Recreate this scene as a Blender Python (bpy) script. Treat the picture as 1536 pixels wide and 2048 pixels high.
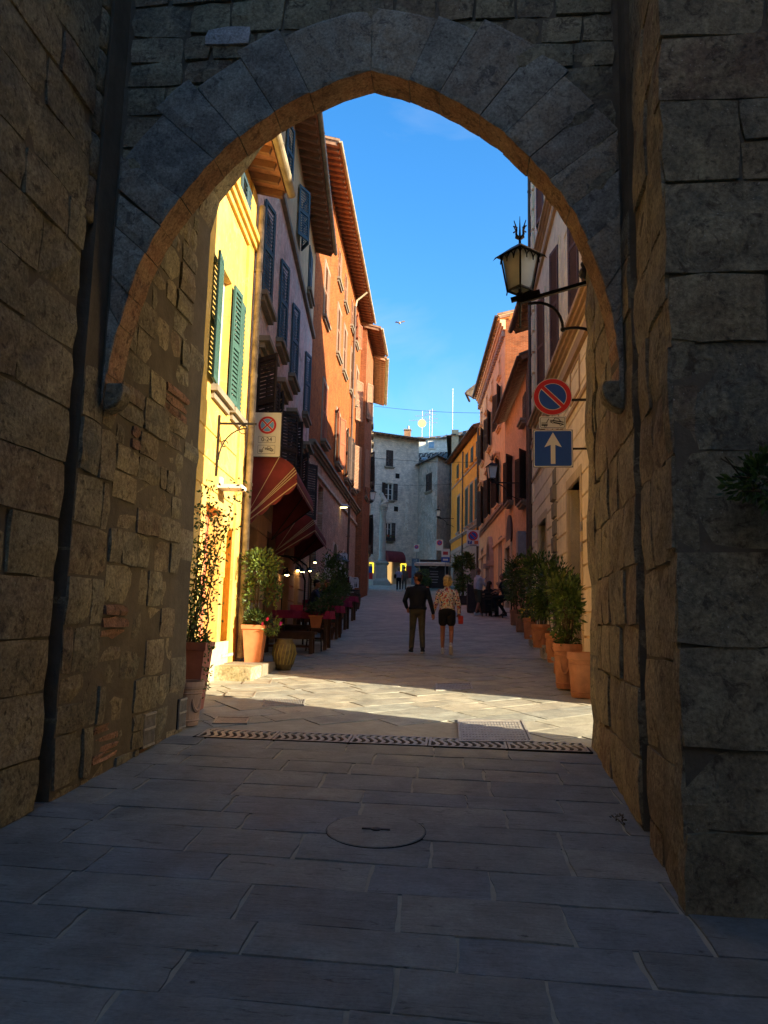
import bpy, bmesh, math, random
from math import pi, sin, cos, tan, radians, atan2, sqrt, hypot
from mathutils import Vector, Matrix, noise
random.seed(11)
scene = bpy.context.scene
for _o in list(bpy.data.objects): bpy.data.objects.remove(_o)
COL = scene.collection
# ------------------------------------------------------------------ camera
F, CX, CY = 1510.0, 768.0, 1024.0          # photograph is 1536 x 2048
PITCH, YAW, ROLL = radians(8.15), radians(5.65), radians(1.35)
EYE = Vector((0, 0, 1.6))
fwd = Vector((-sin(YAW)*cos(PITCH), cos(YAW)*cos(PITCH), sin(PITCH)))
rt = fwd.cross(Vector((0, 0, 1))).normalized(); up = rt.cross(fwd)
CR = rt*cos(ROLL) + up*sin(ROLL); CU = up*cos(ROLL) - rt*sin(ROLL)
cam_d = bpy.data.cameras.new('camera'); cam = bpy.data.objects.new('camera', cam_d); COL.objects.link(cam)
cam.matrix_world = Matrix(((CR.x, CU.x, -fwd.x, 0), (CR.y, CU.y, -fwd.y, 0), (CR.z, CU.z, -fwd.z, 1.6), (0, 0, 0, 1)))
cam_d.sensor_fit = 'VERTICAL'; cam_d.sensor_height = 36.0; cam_d.lens = 36.0*F/2048
cam_d.clip_end = 2000; cam_d.clip_start = 0.05
scene.camera = cam
# ------------------------------------------------------------------ light
SUN_EL, SUN_AZ = radians(20.5), radians(23.0)     # sun to the right (+X) and 23 deg behind the camera side (-Y)
sd = Vector((cos(SUN_AZ)*cos(SUN_EL), -sin(SUN_AZ)*cos(SUN_EL), sin(SUN_EL)))
sl = bpy.data.lights.new('sun', 'SUN'); sl.energy = 3.8; sl.angle = radians(0.5); sl.color = (1.0, 0.84, 0.60)
so = bpy.data.objects.new('sun', sl); COL.objects.link(so); so.rotation_euler = sd.to_track_quat('Z', 'Y').to_euler()
so.location = sd*100
world = bpy.data.worlds.new('World'); scene.world = world; world.use_nodes = True
wn, wl = world.node_tree.nodes, world.node_tree.links
wn.clear()
sky = wn.new('ShaderNodeTexSky'); sky.sky_type = 'NISHITA'; sky.sun_disc = False
sky.sun_elevation = SUN_EL; sky.sun_rotation = atan2(sd.x, sd.y)
sky.air_density = 1.0; sky.dust_density = 1.0; sky.ozone_density = 3.0
bg = wn.new('ShaderNodeBackground'); bg.inputs['Strength'].default_value = 0.095
wo = wn.new('ShaderNodeOutputWorld')
tc = wn.new('ShaderNodeTexCoord'); mp = wn.new('ShaderNodeMapping'); mp.inputs['Scale'].default_value = (3.2, 9.0, 5.0)
mp.inputs['Rotation'].default_value = (0.3, 0.5, 0.2)
nz = wn.new('ShaderNodeTexNoise'); nz.inputs['Scale'].default_value = 1.1; nz.inputs['Detail'].default_value = 6
nz.inputs['Roughness'].default_value = 0.55; nz.inputs['Distortion'].default_value = 0.6
rp = wn.new('ShaderNodeValToRGB'); rp.color_ramp.elements[0].position = 0.52; rp.color_ramp.elements[1].position = 0.95
rp.color_ramp.elements[1].color = (0.45, 0.45, 0.45, 1)
hs = wn.new('ShaderNodeHueSaturation'); hs.inputs['Saturation'].default_value = 1.3; hs.inputs['Value'].default_value = 1.0
mx = wn.new('ShaderNodeMixRGB'); mx.inputs[2].default_value = (2.2, 2.4, 2.7, 1)
wl.new(tc.outputs['Generated'], mp.inputs['Vector']); wl.new(mp.outputs[0], nz.inputs['Vector'])
wl.new(nz.outputs['Fac'], rp.inputs[0]); wl.new(rp.outputs[0], mx.inputs[0]); wl.new(sky.outputs[0], hs.inputs['Color'])
wl.new(hs.outputs[0], mx.inputs[1]); wl.new(mx.outputs[0], bg.inputs['Color']); wl.new(bg.outputs[0], wo.inputs['Surface'])
scene.view_settings.view_transform = 'Standard'; scene.view_settings.look = 'None'
scene.view_settings.exposure = 2.1; scene.view_settings.gamma = 1.0; scene.view_settings.use_curve_mapping = False
scene.render.engine = 'CYCLES'
scene.cycles.max_bounces = 10; scene.cycles.diffuse_bounces = 8; scene.cycles.glossy_bounces = 2
scene.cycles.transparent_max_bounces = 6; scene.cycles.use_denoising = True; scene.cycles.caustics_reflective = False

# ------------------------------------------------------------------ geometry of the view
GP = [(-30, -1.6), (0, 0), (16.3, .88), (28, 1.76), (54, 3.7), (60, 4.4), (66, 4.75), (200, 9)]
def gz(y):
    for (a, za), (b, zb) in zip(GP, GP[1:]):
        if y <= b: return za + (zb-za)*(max(y, a)-a)/(b-a)
    return GP[-1][1]
def ray(x, y): return fwd + CR*((x-CX)/F) + CU*((CY-y)/F)
def onplane(x, y, Y):
    d = ray(x, y); return EYE + d*(Y/d.y)
def ground(x, y):
    d = ray(x, y); lo, hi = 0.5, 90.0
    for _ in range(60):
        m = (lo+hi)/2
        if EYE.z+d.z*m > gz(d.y*m): lo = m
        else: hi = m
    return EYE + d*lo
class Fac:
    """a straight facade from p0 (near) to p1 (far); side +1: the street is to its right"""
    def __init__(s, p0, p1, side):
        s.p0 = Vector((p0[0], p0[1], 0)); s.p1 = Vector((p1[0], p1[1], 0)); s.L = (s.p1-s.p0).length
        s.u = (s.p1-s.p0)/s.L; s.n = Vector((s.u.y, -s.u.x, 0))*side; s.side = side
        s.rot = atan2(s.u.y, s.u.x)
    def P(s, a, z, d=0): return s.p0 + s.u*a + s.n*d + Vector((0, 0, z))
    def hit(s, x, y, d=0):
        r = ray(x, y); o = s.p0 + s.n*d
        t = s.n.dot(o-EYE)/s.n.dot(r); q = EYE + r*t
        return (q-s.p0).dot(s.u), q.z
def corner(x, y, p, slope):
    """where the ray through a pixel meets the plan line through p with slope dX/dY"""
    r = ray(x, y); t = (p[0]-slope*p[1])/(r.x - slope*r.y)
    return (r.x*t, r.y*t)

# ------------------------------------------------------------------ materials
MATS = {}
class NT:
    def __init__(s, m): s.n = m.node_tree.nodes; s.l = m.node_tree.links
    def __call__(s, t, **k):
        nd = s.n.new(t)
        for a, b in k.items():
            if a.startswith('i_'): nd.inputs[a[2:].replace('_', ' ')].default_value = b
            else: setattr(nd, a, b)
        return nd
    def ramp(s, fac, stops):
        r = s.n.new('ShaderNodeValToRGB'); e = r.color_ramp.elements
        while len(e) < len(stops): e.new(0.5)
        for i, (p, c) in enumerate(stops):
            e[i].position = p; e[i].color = (c[0], c[1], c[2], 1) if not isinstance(c, (int, float)) else (c, c, c, 1)
        s.l.new(fac, r.inputs[0]); return r.outputs[0]
    def mix(s, fac, a, b, mode='MIX'):
        m = s.n.new('ShaderNodeMixRGB'); m.blend_type = mode
        for i, v in ((0, fac), (1, a), (2, b)):
            if hasattr(v, 'links'): s.l.new(v, m.inputs[i])
            elif i == 0: m.inputs[0].default_value = v
            else: m.inputs[i].default_value = (v[0], v[1], v[2], 1)
        return m.outputs[0]
    def math(s, op, a, b=0.0):
        m = s.n.new('ShaderNodeMath'); m.operation = op
        for i, v in ((0, a), (1, b)):
            if hasattr(v, 'links'): s.l.new(v, m.inputs[i])
            else: m.inputs[i].default_value = v
        return m.outputs[0]
    def noise(s, vec, scale, detail=5, rough=0.6, dist=0.0):
        q = s.n.new('ShaderNodeTexNoise'); q.inputs['Scale'].default_value = scale; q.inputs['Detail'].default_value = detail
        q.inputs['Roughness'].default_value = rough; q.inputs['Distortion'].default_value = dist
        s.l.new(vec, q.inputs['Vector']); return q.outputs['Fac']
def begin(name, rough=0.8, metal=0.0, spec=0.3):
    m = bpy.data.materials.new(name); m.use_nodes = True; nt = NT(m)
    b = nt.n['Principled BSDF']; b.inputs['Roughness'].default_value = rough; b.inputs['Metallic'].default_value = metal
    b.inputs['Specular IOR Level'].default_value = spec
    c = nt('ShaderNodeTexCoord'); return m, nt, b, c.outputs['Object']
def bump(nt, b, h, strength=0.4, dist=0.02):
    q = nt('ShaderNodeBump'); q.inputs['Strength'].default_value = strength; q.inputs['Distance'].default_value = dist
    nt.l.new(h, q.inputs['Height']); nt.l.new(q.outputs[0], b.inputs['Normal'])
def scaled(nt, vec, s):
    q = nt('ShaderNodeMapping'); q.inputs['Scale'].default_value = s; nt.l.new(vec, q.inputs['Vector']); return q.outputs[0]

def m_plain(name, col, rough=0.7, metal=0.0, var=0.15, nscale=6, bmp=0.0, spec=0.3):
    if name in MATS: return MATS[name]
    m, nt, b, c = begin(name, rough, metal, spec)
    f = nt.noise(c, nscale, 4)
    lo = [x*(1-var) for x in col]; hi = [min(1, x*(1+var)) for x in col]
    nt.l.new(nt.ramp(f, [(0.3, lo), (0.7, hi)]), b.inputs['Base Color'])
    if bmp: bump(nt, b, nt.noise(c, nscale*8, 4), bmp, 0.005)
    MATS[name] = m; return m
def m_stone(name, cols, bs=0.7, fine=14, dirt=(0.05, 0.04, 0.03), dirtiness=0.5, rough=0.9):
    """separately laid stones: the tone of each comes from its own random number"""
    m, nt, b, c = begin(name, rough, 0, 0.15)
    oi = nt('ShaderNodeObjectInfo'); ge = nt('ShaderNodeNewGeometry')
    r = nt.math('FRACT', nt.math('ADD', oi.outputs['Random'], ge.outputs['Random Per Island']))
    n = len(cols)
    base = nt.ramp(r, [((i+.5)/n, k) for i, k in enumerate(cols)])
    big = nt.noise(c, 1.3, 6, 0.65); mid = nt.noise(c, 5, 7, 0.7, 0.6); fin = nt.noise(c, fine*2.5, 4, 0.7)
    base = nt.mix(nt.ramp(mid, [(0.42, 0.0), (0.66, 0.7)]), base, [min(.6, x*1.75) for x in cols[0]])
    base = nt.mix(nt.ramp(nt.noise(c, 9, 6, .75, 1.0), [(0.54, 0.0), (0.62, 0.75)]), base, dirt)
    base = nt.mix(nt.ramp(nt.noise(c, 60, 2, .5), [(0.70, 0.0), (0.74, 0.6)]), base, (.6, .58, .52))
    base = nt.mix(nt.ramp(big, [(0.42, 0), (0.62, dirtiness)]), base, dirt)
    pit = nt('ShaderNodeTexVoronoi'); pit.inputs['Scale'].default_value = fine*.8; nt.l.new(c, pit.inputs['Vector'])
    pp = nt.ramp(pit.outputs['Distance'], [(0.04, 0.0), (0.22, 1.0)])
    pm = nt.mix(nt.ramp(nt.noise(c, 3.1, 3), [(0.5, 0.0), (0.6, 0.8)]), (1, 1, 1), pp)
    base = nt.mix(1.0, base, nt.mix(0.7, (1, 1, 1), pm), 'MULTIPLY')
    grain = nt.ramp(fin, [(0.3, 0.55), (0.72, 1.4)])
    base = nt.mix(1.0, base, grain, 'MULTIPLY')
    nt.l.new(base, b.inputs['Base Color'])
    h = nt.math('ADD', nt.math('MULTIPLY', mid, 1.0), nt.math('MULTIPLY', fin, 0.30))
    h = nt.math('ADD', h, nt.math('MULTIPLY', nt.math('MULTIPLY', pm, 1.0), 0.25))
    bump(nt, b, h, bs, 0.04)
    MATS[name] = m; return m
def m_slab(name, cols, bs=0.5, joints=False):
    m, nt, b, c = begin(name, 0.72, 0, 0.35)
    oi = nt('ShaderNodeObjectInfo'); ge = nt('ShaderNodeNewGeometry')
    r = nt.math('FRACT', nt.math('ADD', oi.outputs['Random'], ge.outputs['Random Per Island']))
    n = len(cols); base = nt.ramp(r, [((i+.5)/n, k) for i, k in enumerate(cols)])
    mid = nt.noise(c, 3, 7, 0.65, 0.4); fin = nt.noise(c, 45, 4, 0.7)
    chis = nt.noise(scaled(nt, c, (2.5, 16, 5)), 1.6, 6, 0.7, 1.2)
    base = nt.mix(1.0, base, nt.ramp(mid, [(0.3, 0.62), (0.7, 1.3)]), 'MULTIPLY')
    base = nt.mix(1.0, base, nt.ramp(fin, [(0.25, 0.8), (0.8, 1.2)]), 'MULTIPLY')
    base = nt.mix(nt.ramp(chis, [(0.33, 0.8), (0.39, 0.0)]), base, (0.03, 0.028, 0.025))
    h = nt.math('ADD', nt.math('MULTIPLY', chis, 1.0), nt.math('MULTIPLY', fin, 0.18))
    if joints:
        q = nt('ShaderNodeMapping'); q.inputs['Rotation'].default_value = (0, 0, radians(-38)); nt.l.new(c, q.inputs['Vector'])
        br = nt('ShaderNodeTexBrick'); nt.l.new(q.outputs[0], br.inputs['Vector']); br.inputs['Scale'].default_value = 1.0; br.inputs['Brick Width'].default_value = .9; br.inputs['Row Height'].default_value = .43
        br.inputs['Mortar Size'].default_value = .007; br.inputs['Color1'].default_value = (.85, .85, .85, 1); br.inputs['Color2'].default_value = (1.15, 1.12, 1.08, 1); br.inputs['Mortar'].default_value = (1.35, 1.3, 1.2, 1)
        base = nt.mix(1.0, base, br.outputs['Color'], 'MULTIPLY'); h = nt.math('ADD', h, nt.math('MULTIPLY', br.outputs['Fac'], -.3))
    nt.l.new(base, b.inputs['Base Color'])
    nt.l.new(nt.ramp(mid, [(0.3, 0.55), (0.7, 0.85)]), b.inputs['Roughness'])
    bump(nt, b, h, bs, 0.022)
    MATS[name] = m; return m
def m_plaster(name, col, stain=(0.25, 0.2, 0.15), amt=0.5, bs=0.25, brick=None, bamt=0.5, streak=0.35, seed=0.0, strata=1.0, rough_amt=0.12, patch=0.15):
    m, nt, b, c0 = begin(name, 0.9, 0, 0.1)
    q = nt('ShaderNodeMapping'); q.inputs['Location'].default_value = (seed, seed*1.7, seed*.6); nt.l.new(c0, q.inputs['Vector']); c = q.outputs[0]
    big = nt.noise(c, 0.55, 7, 0.65, 0.5); mid = nt.noise(c, 2.6, 6, 0.65); fin = nt.noise(c, 28, 3)
    ver = nt.noise(scaled(nt, c, (1.6, 1.6, 0.16)), 1.8, 6, 0.7)
    base = nt.ramp(mid, [(0.3, [x*.82 for x in col]), (0.7, [min(1, x*1.12) for x in col])])
    base = nt.mix(nt.ramp(ver, [(0.5, 0.0), (0.72, streak)]), base, stain)
    base = nt.mix(nt.ramp(big, [(0.48, 0.0), (0.66, amt)]), base, stain)
    spk = nt.noise(scaled(nt, c, (1, 1, strata)), 7, 6, 0.8, 0.6)
    base = nt.mix(1.0, base, nt.ramp(spk, [(0.34, 1-rough_amt), (0.66, 1+rough_amt*.6)]), 'MULTIPLY')
    base = nt.mix(nt.ramp(nt.noise(scaled(nt, c, (1, 1, strata)), 2.2, 8, .75, 1.5), [(0.56, 0.0), (0.60, patch)]), base, [min(.85, x*1.25+.04) for x in stain])
    h = nt.math('ADD', nt.math('MULTIPLY', mid, 0.5), nt.math('MULTIPLY', fin, 0.2))
    if brick:
        uv = nt('ShaderNodeUVMap'); br = nt('ShaderNodeTexBrick'); nt.l.new(uv.outputs[0], br.inputs['Vector'])
        br.inputs['Scale'].default_value = 1.0; br.inputs['Brick Width'].default_value = 0.27; br.inputs['Row Height'].default_value = 0.065
        br.inputs['Mortar Size'].default_value = 0.008; br.inputs['Color1'].default_value = (*brick[0], 1); br.inputs['Color2'].default_value = (*brick[1], 1)
        br.inputs['Mortar'].default_value = (*brick[2], 1); br.inputs['Bias'].default_value = 0.0
        bc = nt.mix(1.0, br.outputs['Color'], nt.ramp(mid, [(0.3, 0.7), (0.75, 1.25)]), 'MULTIPLY')
        k = nt.ramp(nt.noise(c, 0.9, 8, 0.7, 0.8), [(1-bamt-0.06, 0.0), (1-bamt+0.02, 1.0)]) if bamt < 1 else None
        bc = nt.mix(1.0, bc, nt.ramp(spk, [(0.34, 1-rough_amt), (0.66, 1+rough_amt*.7)]), 'MULTIPLY')
        base = nt.mix(k, base, bc) if k else bc
        hb = nt.math('MULTIPLY', br.outputs['Fac'], -0.5)
        h = nt.math('ADD', h, nt.math('MULTIPLY', hb, k) if k else hb)
    nt.l.new(base, b.inputs['Base Color']); bump(nt, b, h, bs, 0.03)
    MATS[name] = m; return m
def m_glass(name, col=(0.02, 0.025, 0.03), rough=0.08):
    m, nt, b, c = begin(name, rough, 0, 0.8)
    nt.l.new(nt.ramp(nt.noise(c, 1.5, 2), [(0.3, col), (0.7, [x*2 for x in col])]), b.inputs['Base Color'])
    MATS[name] = m; return m
def m_emit(name, col, s):
    m, nt, b, c = begin(name, 0.5); b.inputs['Base Color'].default_value = (*col, 1)
    b.inputs['Emission Color'].default_value = (*col, 1); b.inputs['Emission Strength'].default_value = s
    MATS[name] = m; return m
def m_leaf(name, c1, c2):
    m, nt, b, c = begin(name, 0.45, 0, 0.5)
    ge = nt('ShaderNodeNewGeometry')
    f = nt.math('ADD', nt.math('MULTIPLY', ge.outputs['Random Per Island'], 0.7), nt.math('MULTIPLY', nt.noise(c, 3, 2), 0.3))
    base = nt.ramp(f, [(0.15, c1), (0.85, c2)])
    nt.l.new(base, b.inputs['Base Color'])
    tr = nt('ShaderNodeBsdfTranslucent'); nt.l.new(base, tr.inputs['Color'])
    ms = nt('ShaderNodeMixShader'); ms.inputs[0].default_value = 0.3
    nt.l.new(b.outputs[0], ms.inputs[1]); nt.l.new(tr.outputs[0], ms.inputs[2])
    nt.l.new(ms.outputs[0], nt.n['Material Output'].inputs['Surface']); MATS[name] = m; return m

M_GATE = m_stone('gate stone', [(.27, .24, .15), (.21, .195, .14), (.35, .30, .185), (.21, .155, .105), (.30, .27, .18), (.15, .15, .12), (.31, .255, .155)], bs=.55, dirt=(.09, .07, .05))
M_VOUS = m_stone('voussoir stone', [(.27, .27, .22), (.34, .30, .22), (.29, .285, .235), (.38, .31, .21), (.20, .205, .185), (.31, .26, .19)], 0.35, 20, (.12, .11, .10), 0.4)
M_SOFF = m_stone('reddish soffit stone', [(.42, .24, .14), (.34, .20, .12), (.42, .27, .16)], 0.4, 18, (.12,.08,.06))
M_GBRICK = m_stone('old gate brick', [(.30, .17, .11), (.25, .15, .10), (.34, .20, .13)], 0.5, 25)
M_MORT = m_plaster('gate mortar', (.17, .145, .105), (.08, .07, .05), 0.5, 1.0)
M_PALEST = m_stone('pale stone', [(.42, .4, .36), (.38, .36, .33)], 0.4, 20, (.2, .19, .17), 0.3)
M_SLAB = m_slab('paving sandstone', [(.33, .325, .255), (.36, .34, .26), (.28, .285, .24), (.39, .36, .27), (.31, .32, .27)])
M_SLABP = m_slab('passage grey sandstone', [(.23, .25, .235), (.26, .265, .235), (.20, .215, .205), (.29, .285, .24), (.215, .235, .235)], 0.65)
M_NEAR = m_plaster('shade block plaster', (.42, .345, .25), (.31, .26, .19), .4, .3)  # for the added shading blocks, toned for the light they bounce
M_ROAD = m_slab('far paving', [(.38, .34, .265), (.395, .355, .275)], 0.3, True)
M_JOINT = m_plaster('paving mortar', (.40, .38, .30), (.25, .235, .18), 0.5, 0.4)
M_YEL = m_plaster('yellow plaster', (.72, .455, .11), (.62, .44, .20), 0.5, 0.2, streak=0.5, rough_amt=.16, patch=.35)
M_PINK = m_plaster('faded pink plaster', (.74, .50, .43), (.62, .57, .50), 0.75, 0.6, streak=0.6, brick=((.56, .38, .30), (.42, .29, .23), (.56, .50, .42)), bamt=0.36, rough_amt=.35, patch=.6)
M_ORBR = m_plaster('orange brick and plaster', (.40, .105, .022), (.36, .16, .06), 0.45, 0.7, brick=((.40, .10, .022), (.26, .065, .018), (.38, .18, .075)), bamt=0.60, streak=0.3, seed=5, strata=2.5, rough_amt=.32, patch=.3)
M_BRICK = m_plaster('red brick', (.4, .2, .1), (.3, .2, .12), 0.4, 0.5, brick=((.34, .10, .035), (.25, .075, .03), (.32, .18, .10)), bamt=1, seed=3, strata=4, rough_amt=.3)
M_BRLOW = m_plaster('brown lower brick', (.50, .35, .25), (.36, .28, .21), 0.6, 0.6, brick=((.54, .31, .20), (.38, .23, .16), (.56, .47, .36)), bamt=0.75, seed=9, strata=4, rough_amt=.4, patch=.4)
M_CREAM = m_plaster('cream plaster', (.66, .52, .32), (.45, .35, .24), 0.25, 0.1)
M_BEIGE = m_plaster('beige plaster', (.90, .76, .53), (.76, .60, .42), 0.35, 0.15, streak=0.35, seed=2)
M_TRIM = m_plaster('beige stone trim', (.50, .34, .20), (.34, .23, .15), 0.4, 0.3, seed=4)
M_BROWNP = m_plaster('rough brown plaster', (.66, .41, .25), (.48, .30, .20), 0.55, 0.9, streak=0.5, seed=6, rough_amt=.3, patch=.4)
M_APRI = m_plaster('apricot plaster', (.90, .58, .32), (.72, .48, .29), 0.35, 0.15, streak=0.35, seed=7)
M_ORNG = m_plaster('orange plaster', (.86, .33, .05), (.70, .30, .08), 0.3, 0.1, streak=0.3, seed=8)
M_ROSE = m_plaster('rose grey plaster', (.44, .31, .24), (.34, .24, .18), 0.4, 0.15)
M_STBR = m_plaster('stone and brick masonry', (.80, .72, .56), (.64, .58, .47), 0.5, 0.9, brick=((.80, .67, .52), (.60, .52, .43), (.76, .72, .62)), bamt=0.75, seed=12, strata=5, rough_amt=.35, patch=.3)
M_STDK = m_plaster('stained masonry', (.44, .42, .37), (.17, .16, .14), 0.8, 0.9, brick=((.60, .49, .39), (.44, .37, .31), (.58, .54, .47)), bamt=0.45, seed=15, streak=0.6, strata=3, rough_amt=.4, patch=.5)
M_WOODR = m_plain('eave timber', (.27, .145, .085), 0.85, var=0.35, nscale=5, bmp=0.4)
M_TERRU = m_plain('terracotta eave tiles', (.48, .24, .14), 0.9, var=0.3, nscale=7, bmp=0.3)
M_TILE = m_plain('roof tiles', (.30, .18, .11), 0.9, var=0.45, nscale=4, bmp=0.4)
M_TILED = m_plain('weathered roof tiles', (.13, .105, .085), 0.95, var=0.5, nscale=3, bmp=0.5)
M_GUTL = m_plain('pale painted gutter metal', (.42, .36, .24), 0.55, 0.2, var=0.35, nscale=3)
M_GUTD = m_plain('brown painted gutter metal', (.10, .065, .05), 0.5, 0.4, var=0.3, nscale=4)
M_RUSTP = m_plain('peeling downpipe', (.38, .33, .26), 0.7, 0.1, var=0.6, nscale=4)
M_SHG = m_plain('green shutter paint', (.05, .115, .095), 0.6, var=0.12)
M_SHB = m_plain('blue green shutter paint', (.045, .085, .11), 0.6, var=0.15)
M_SHD = m_plain('dark brown shutter wood', (.045, .032, .028), 0.7, var=0.25)
M_SHT = m_plain('tan shutter wood', (.28, .15, .09), 0.7, var=0.2)
M_SHR = m_plain('red brown shutter wood', (.30, .10, .05), 0.7, var=0.2)
M_SHP = m_plain('violet brown shutter wood', (.075, .045, .05), 0.6, var=0.2)
M_SHGD = m_plain('dark green shutter paint', (.03, .055, .035), 0.6, var=0.2)
M_WHITE = m_plain('white window paint', (.62, .6, .55), 0.5, var=0.08)
M_SILL = m_plaster('grey stone sill', (.27, .23, .17), (.16, .14, .11), 0.5, 0.4, seed=20)
M_IRON = m_plain('wrought iron', (.035, .03, .028), 0.55, 0.7, var=0.3, nscale=12, bmp=0.2)
M_GALV = m_plain('galvanised cast iron', (.34, .32, .28), 0.5, 0.3, var=0.25, nscale=15, bmp=0.3)
M_TERRA = m_plain('terracotta', (.46, .20, .10), 0.85, var=0.22, nscale=5, bmp=0.3)
M_GLASS = m_glass('window glass')
M_GLASSB = m_glass('painted sky blue glass', (.12, .19, .26), 0.15)  # blue base colour stands in for the reflected sky
M_DARK = m_plain('painted dark interior', (.015, .012, .01), 0.9)  # near-black colour standing in for the shade inside openings and drains
M_WOOD = m_plain('brown bench wood', (.11, .055, .03), 0.65, var=0.35, nscale=6, bmp=0.3)

# ------------------------------------------------------------------ builders
class MB:
    def __init__(s): s.v = []; s.f = []; s.m = []; s.uv = []
    def face(s, pts, mi=0, uv=None):
        b = len(s.v); s.v += [Vector(p) for p in pts]; s.f.append(tuple(range(b, b+len(pts)))); s.m.append(mi); s.uv.append(uv)
    def mesh(s, vs, fs, mi=0):
        b = len(s.v); s.v += [Vector(p) for p in vs]
        for f in fs: s.f.append(tuple(i+b for i in f)); s.m.append(mi); s.uv.append(None)
    def hexa(s, c, mi=0):
        s.mesh(c, [(0, 3, 2, 1), (4, 5, 6, 7), (0, 1, 5, 4), (1, 2, 6, 5), (2, 3, 7, 6), (3, 0, 4, 7)], mi)
    def box(s, x0, x1, y0, y1, z0, z1, mi=0):
        s.hexa([(x0, y0, z0), (x1, y0, z0), (x1, y1, z0), (x0, y1, z0), (x0, y0, z1), (x1, y0, z1), (x1, y1, z1), (x0, y1, z1)], mi)
    def fbox(s, fc, a0, a1, z0, z1, d0, d1, mi=0):
        P = fc.P
        s.hexa([P(a0, z0, d0), P(a1, z0, d0), P(a1, z0, d1), P(a0, z0, d1), P(a0, z1, d0), P(a1, z1, d0), P(a1, z1, d1), P(a0, z1, d1)], mi)
    def bar(s, a, b, w, h=None, mi=0, upv=(0, 0, 1)):
        a = Vector(a); b = Vector(b); h = h or w; d = (b-a).normalized(); upv = Vector(upv)
        if abs(d.dot(upv)) > 0.98: upv = Vector((1, 0, 0))
        x = d.cross(upv).normalized()*w/2; y = x.cross(d).normalized()*h/2
        s.hexa([a-x-y, a+x-y, a+x+y, a-x+y, b-x-y, b+x-y, b+x+y, b-x+y], mi)
    def tube(s, pts, r, n=8, mi=0, cap=True):
        pts = [Vector(p) for p in pts]; rs = r if isinstance(r, (list, tuple)) else [r]*len(pts)
        b = len(s.v); prev = None
        for i, p in enumerate(pts):
            d = (pts[min(i+1, len(pts)-1)]-pts[max(i-1, 0)]).normalized()
            if prev is None:
                ref = Vector((0, 0, 1)) if abs(d.z) < .9 else Vector((1, 0, 0))
                x = d.cross(ref).normalized()
            else: x = (prev - d*prev.dot(d)).normalized()
            prev = x; y = d.cross(x)
            for k in range(n):
                t = 2*pi*k/n; s.v.append(p + (x*cos(t)+y*sin(t))*rs[i])
        for i in range(len(pts)-1):
            for k in range(n):
                a0 = b+i*n+k; a1 = b+i*n+(k+1) % n
                s.f.append((a0, a0+n, a1+n, a1)); s.m.append(mi); s.uv.append(None)
        if cap:
            s.f.append(tuple(b+k for k in range(n))); s.m.append(mi); s.uv.append(None)
            e = b+(len(pts)-1)*n; s.f.append(tuple(e+n-1-k for k in range(n))); s.m.append(mi); s.uv.append(None)
    def lathe(s, prof, c=(0, 0, 0), n=16, mi=0, sq=None):
        b = len(s.v); c = Vector(c)
        for r, z in prof:
            for k in range(n):
                t = 2*pi*(k+.5)/n
                s.v.append(c + Vector((r*cos(t), r*sin(t), z)))
        for i in range(len(prof)-1):
            for k in range(n):
                a0 = b+i*n+k; a1 = b+i*n+(k+1) % n
                s.f.append((a0, a1, a1+n, a0+n)); s.m.append(mi); s.uv.append(None)
        s.f.append(tuple(b+n-1-k for k in range(n))); s.m.append(mi); s.uv.append(None)
        e = b+(len(prof)-1)*n; s.f.append(tuple(e+k for k in range(n))); s.m.append(mi); s.uv.append(None)
    def prism(s, poly, d, mi=0):
        poly = [Vector(p) for p in poly]; d = Vector(d); n = len(poly)
        vs = poly + [p+d for p in poly]
        s.mesh(vs, [tuple(range(n-1, -1, -1)), tuple(range(n, 2*n))] + [(i, (i+1) % n, (i+1) % n+n, i+n) for i in range(n)], mi)
    def ball(s, c, r, n=10, m=7, mi=0, sc=(1, 1, 1)):
        prof = [(max(.001, r*sin(pi*i/m)), -r*cos(pi*i/m)) for i in range(m+1)]
        b = len(s.v); s.lathe(prof, (0, 0, 0), n, mi)
        for i in range(b, len(s.v)):
            v = s.v[i]; s.v[i] = Vector(c) + Vector((v.x*sc[0], v.y*sc[1], v.z*sc[2]))
    def build(s, name, mats, parent=None, smooth=False, bevel=0, loc=None, world=True):
        """vertices are in world space (world=True, shifted into the parent's frame) or local"""
        me = bpy.data.meshes.new(name)
        off = Vector((0, 0, 0))
        if world and parent is not None:
            q = parent
            while q is not None: off += q.location; q = q.parent
        me.from_pydata([tuple(v-off) for v in s.v], [], s.f)
        for mt in (mats if isinstance(mats, (list, tuple)) else [mats]): me.materials.append(mt)
        if any(s.m): me.polygons.foreach_set('material_index', s.m)
        if any(u is not None for u in s.uv):
            uvl = me.uv_layers.new(name='UVMap')
            for p, u in zip(me.polygons, s.uv):
                for k, li in enumerate(p.loop_indices):
                    uvl.data[li].uv = u[k] if u else (me.vertices[me.loops[li].vertex_index].co.y, me.vertices[me.loops[li].vertex_index].co.z)
        if smooth: me.polygons.foreach_set('use_smooth', [True]*len(me.polygons))
        o = bpy.data.objects.new(name, me); COL.objects.link(o); o.parent = parent
        if loc is not None: o.location = loc
        if bevel:
            bv = o.modifiers.new('b', 'BEVEL'); bv.width = bevel; bv.segments = 2; bv.limit_method = 'ANGLE'
        return o
def thing(name, label, cat, loc=(0, 0, 0), group=None, rz=0):
    o = bpy.data.objects.new(name, None); COL.objects.link(o); o.location = loc; o.rotation_euler.z = rz
    o.empty_display_size = .2
    o['label'] = label; o['category'] = cat
    if group: o['group'] = group
    return o
def tag(o, label, cat, group=None):
    o['label'] = label; o['category'] = cat
    if group: o['group'] = group
    return o
def structure(o): o['kind'] = 'structure'; return o
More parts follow.
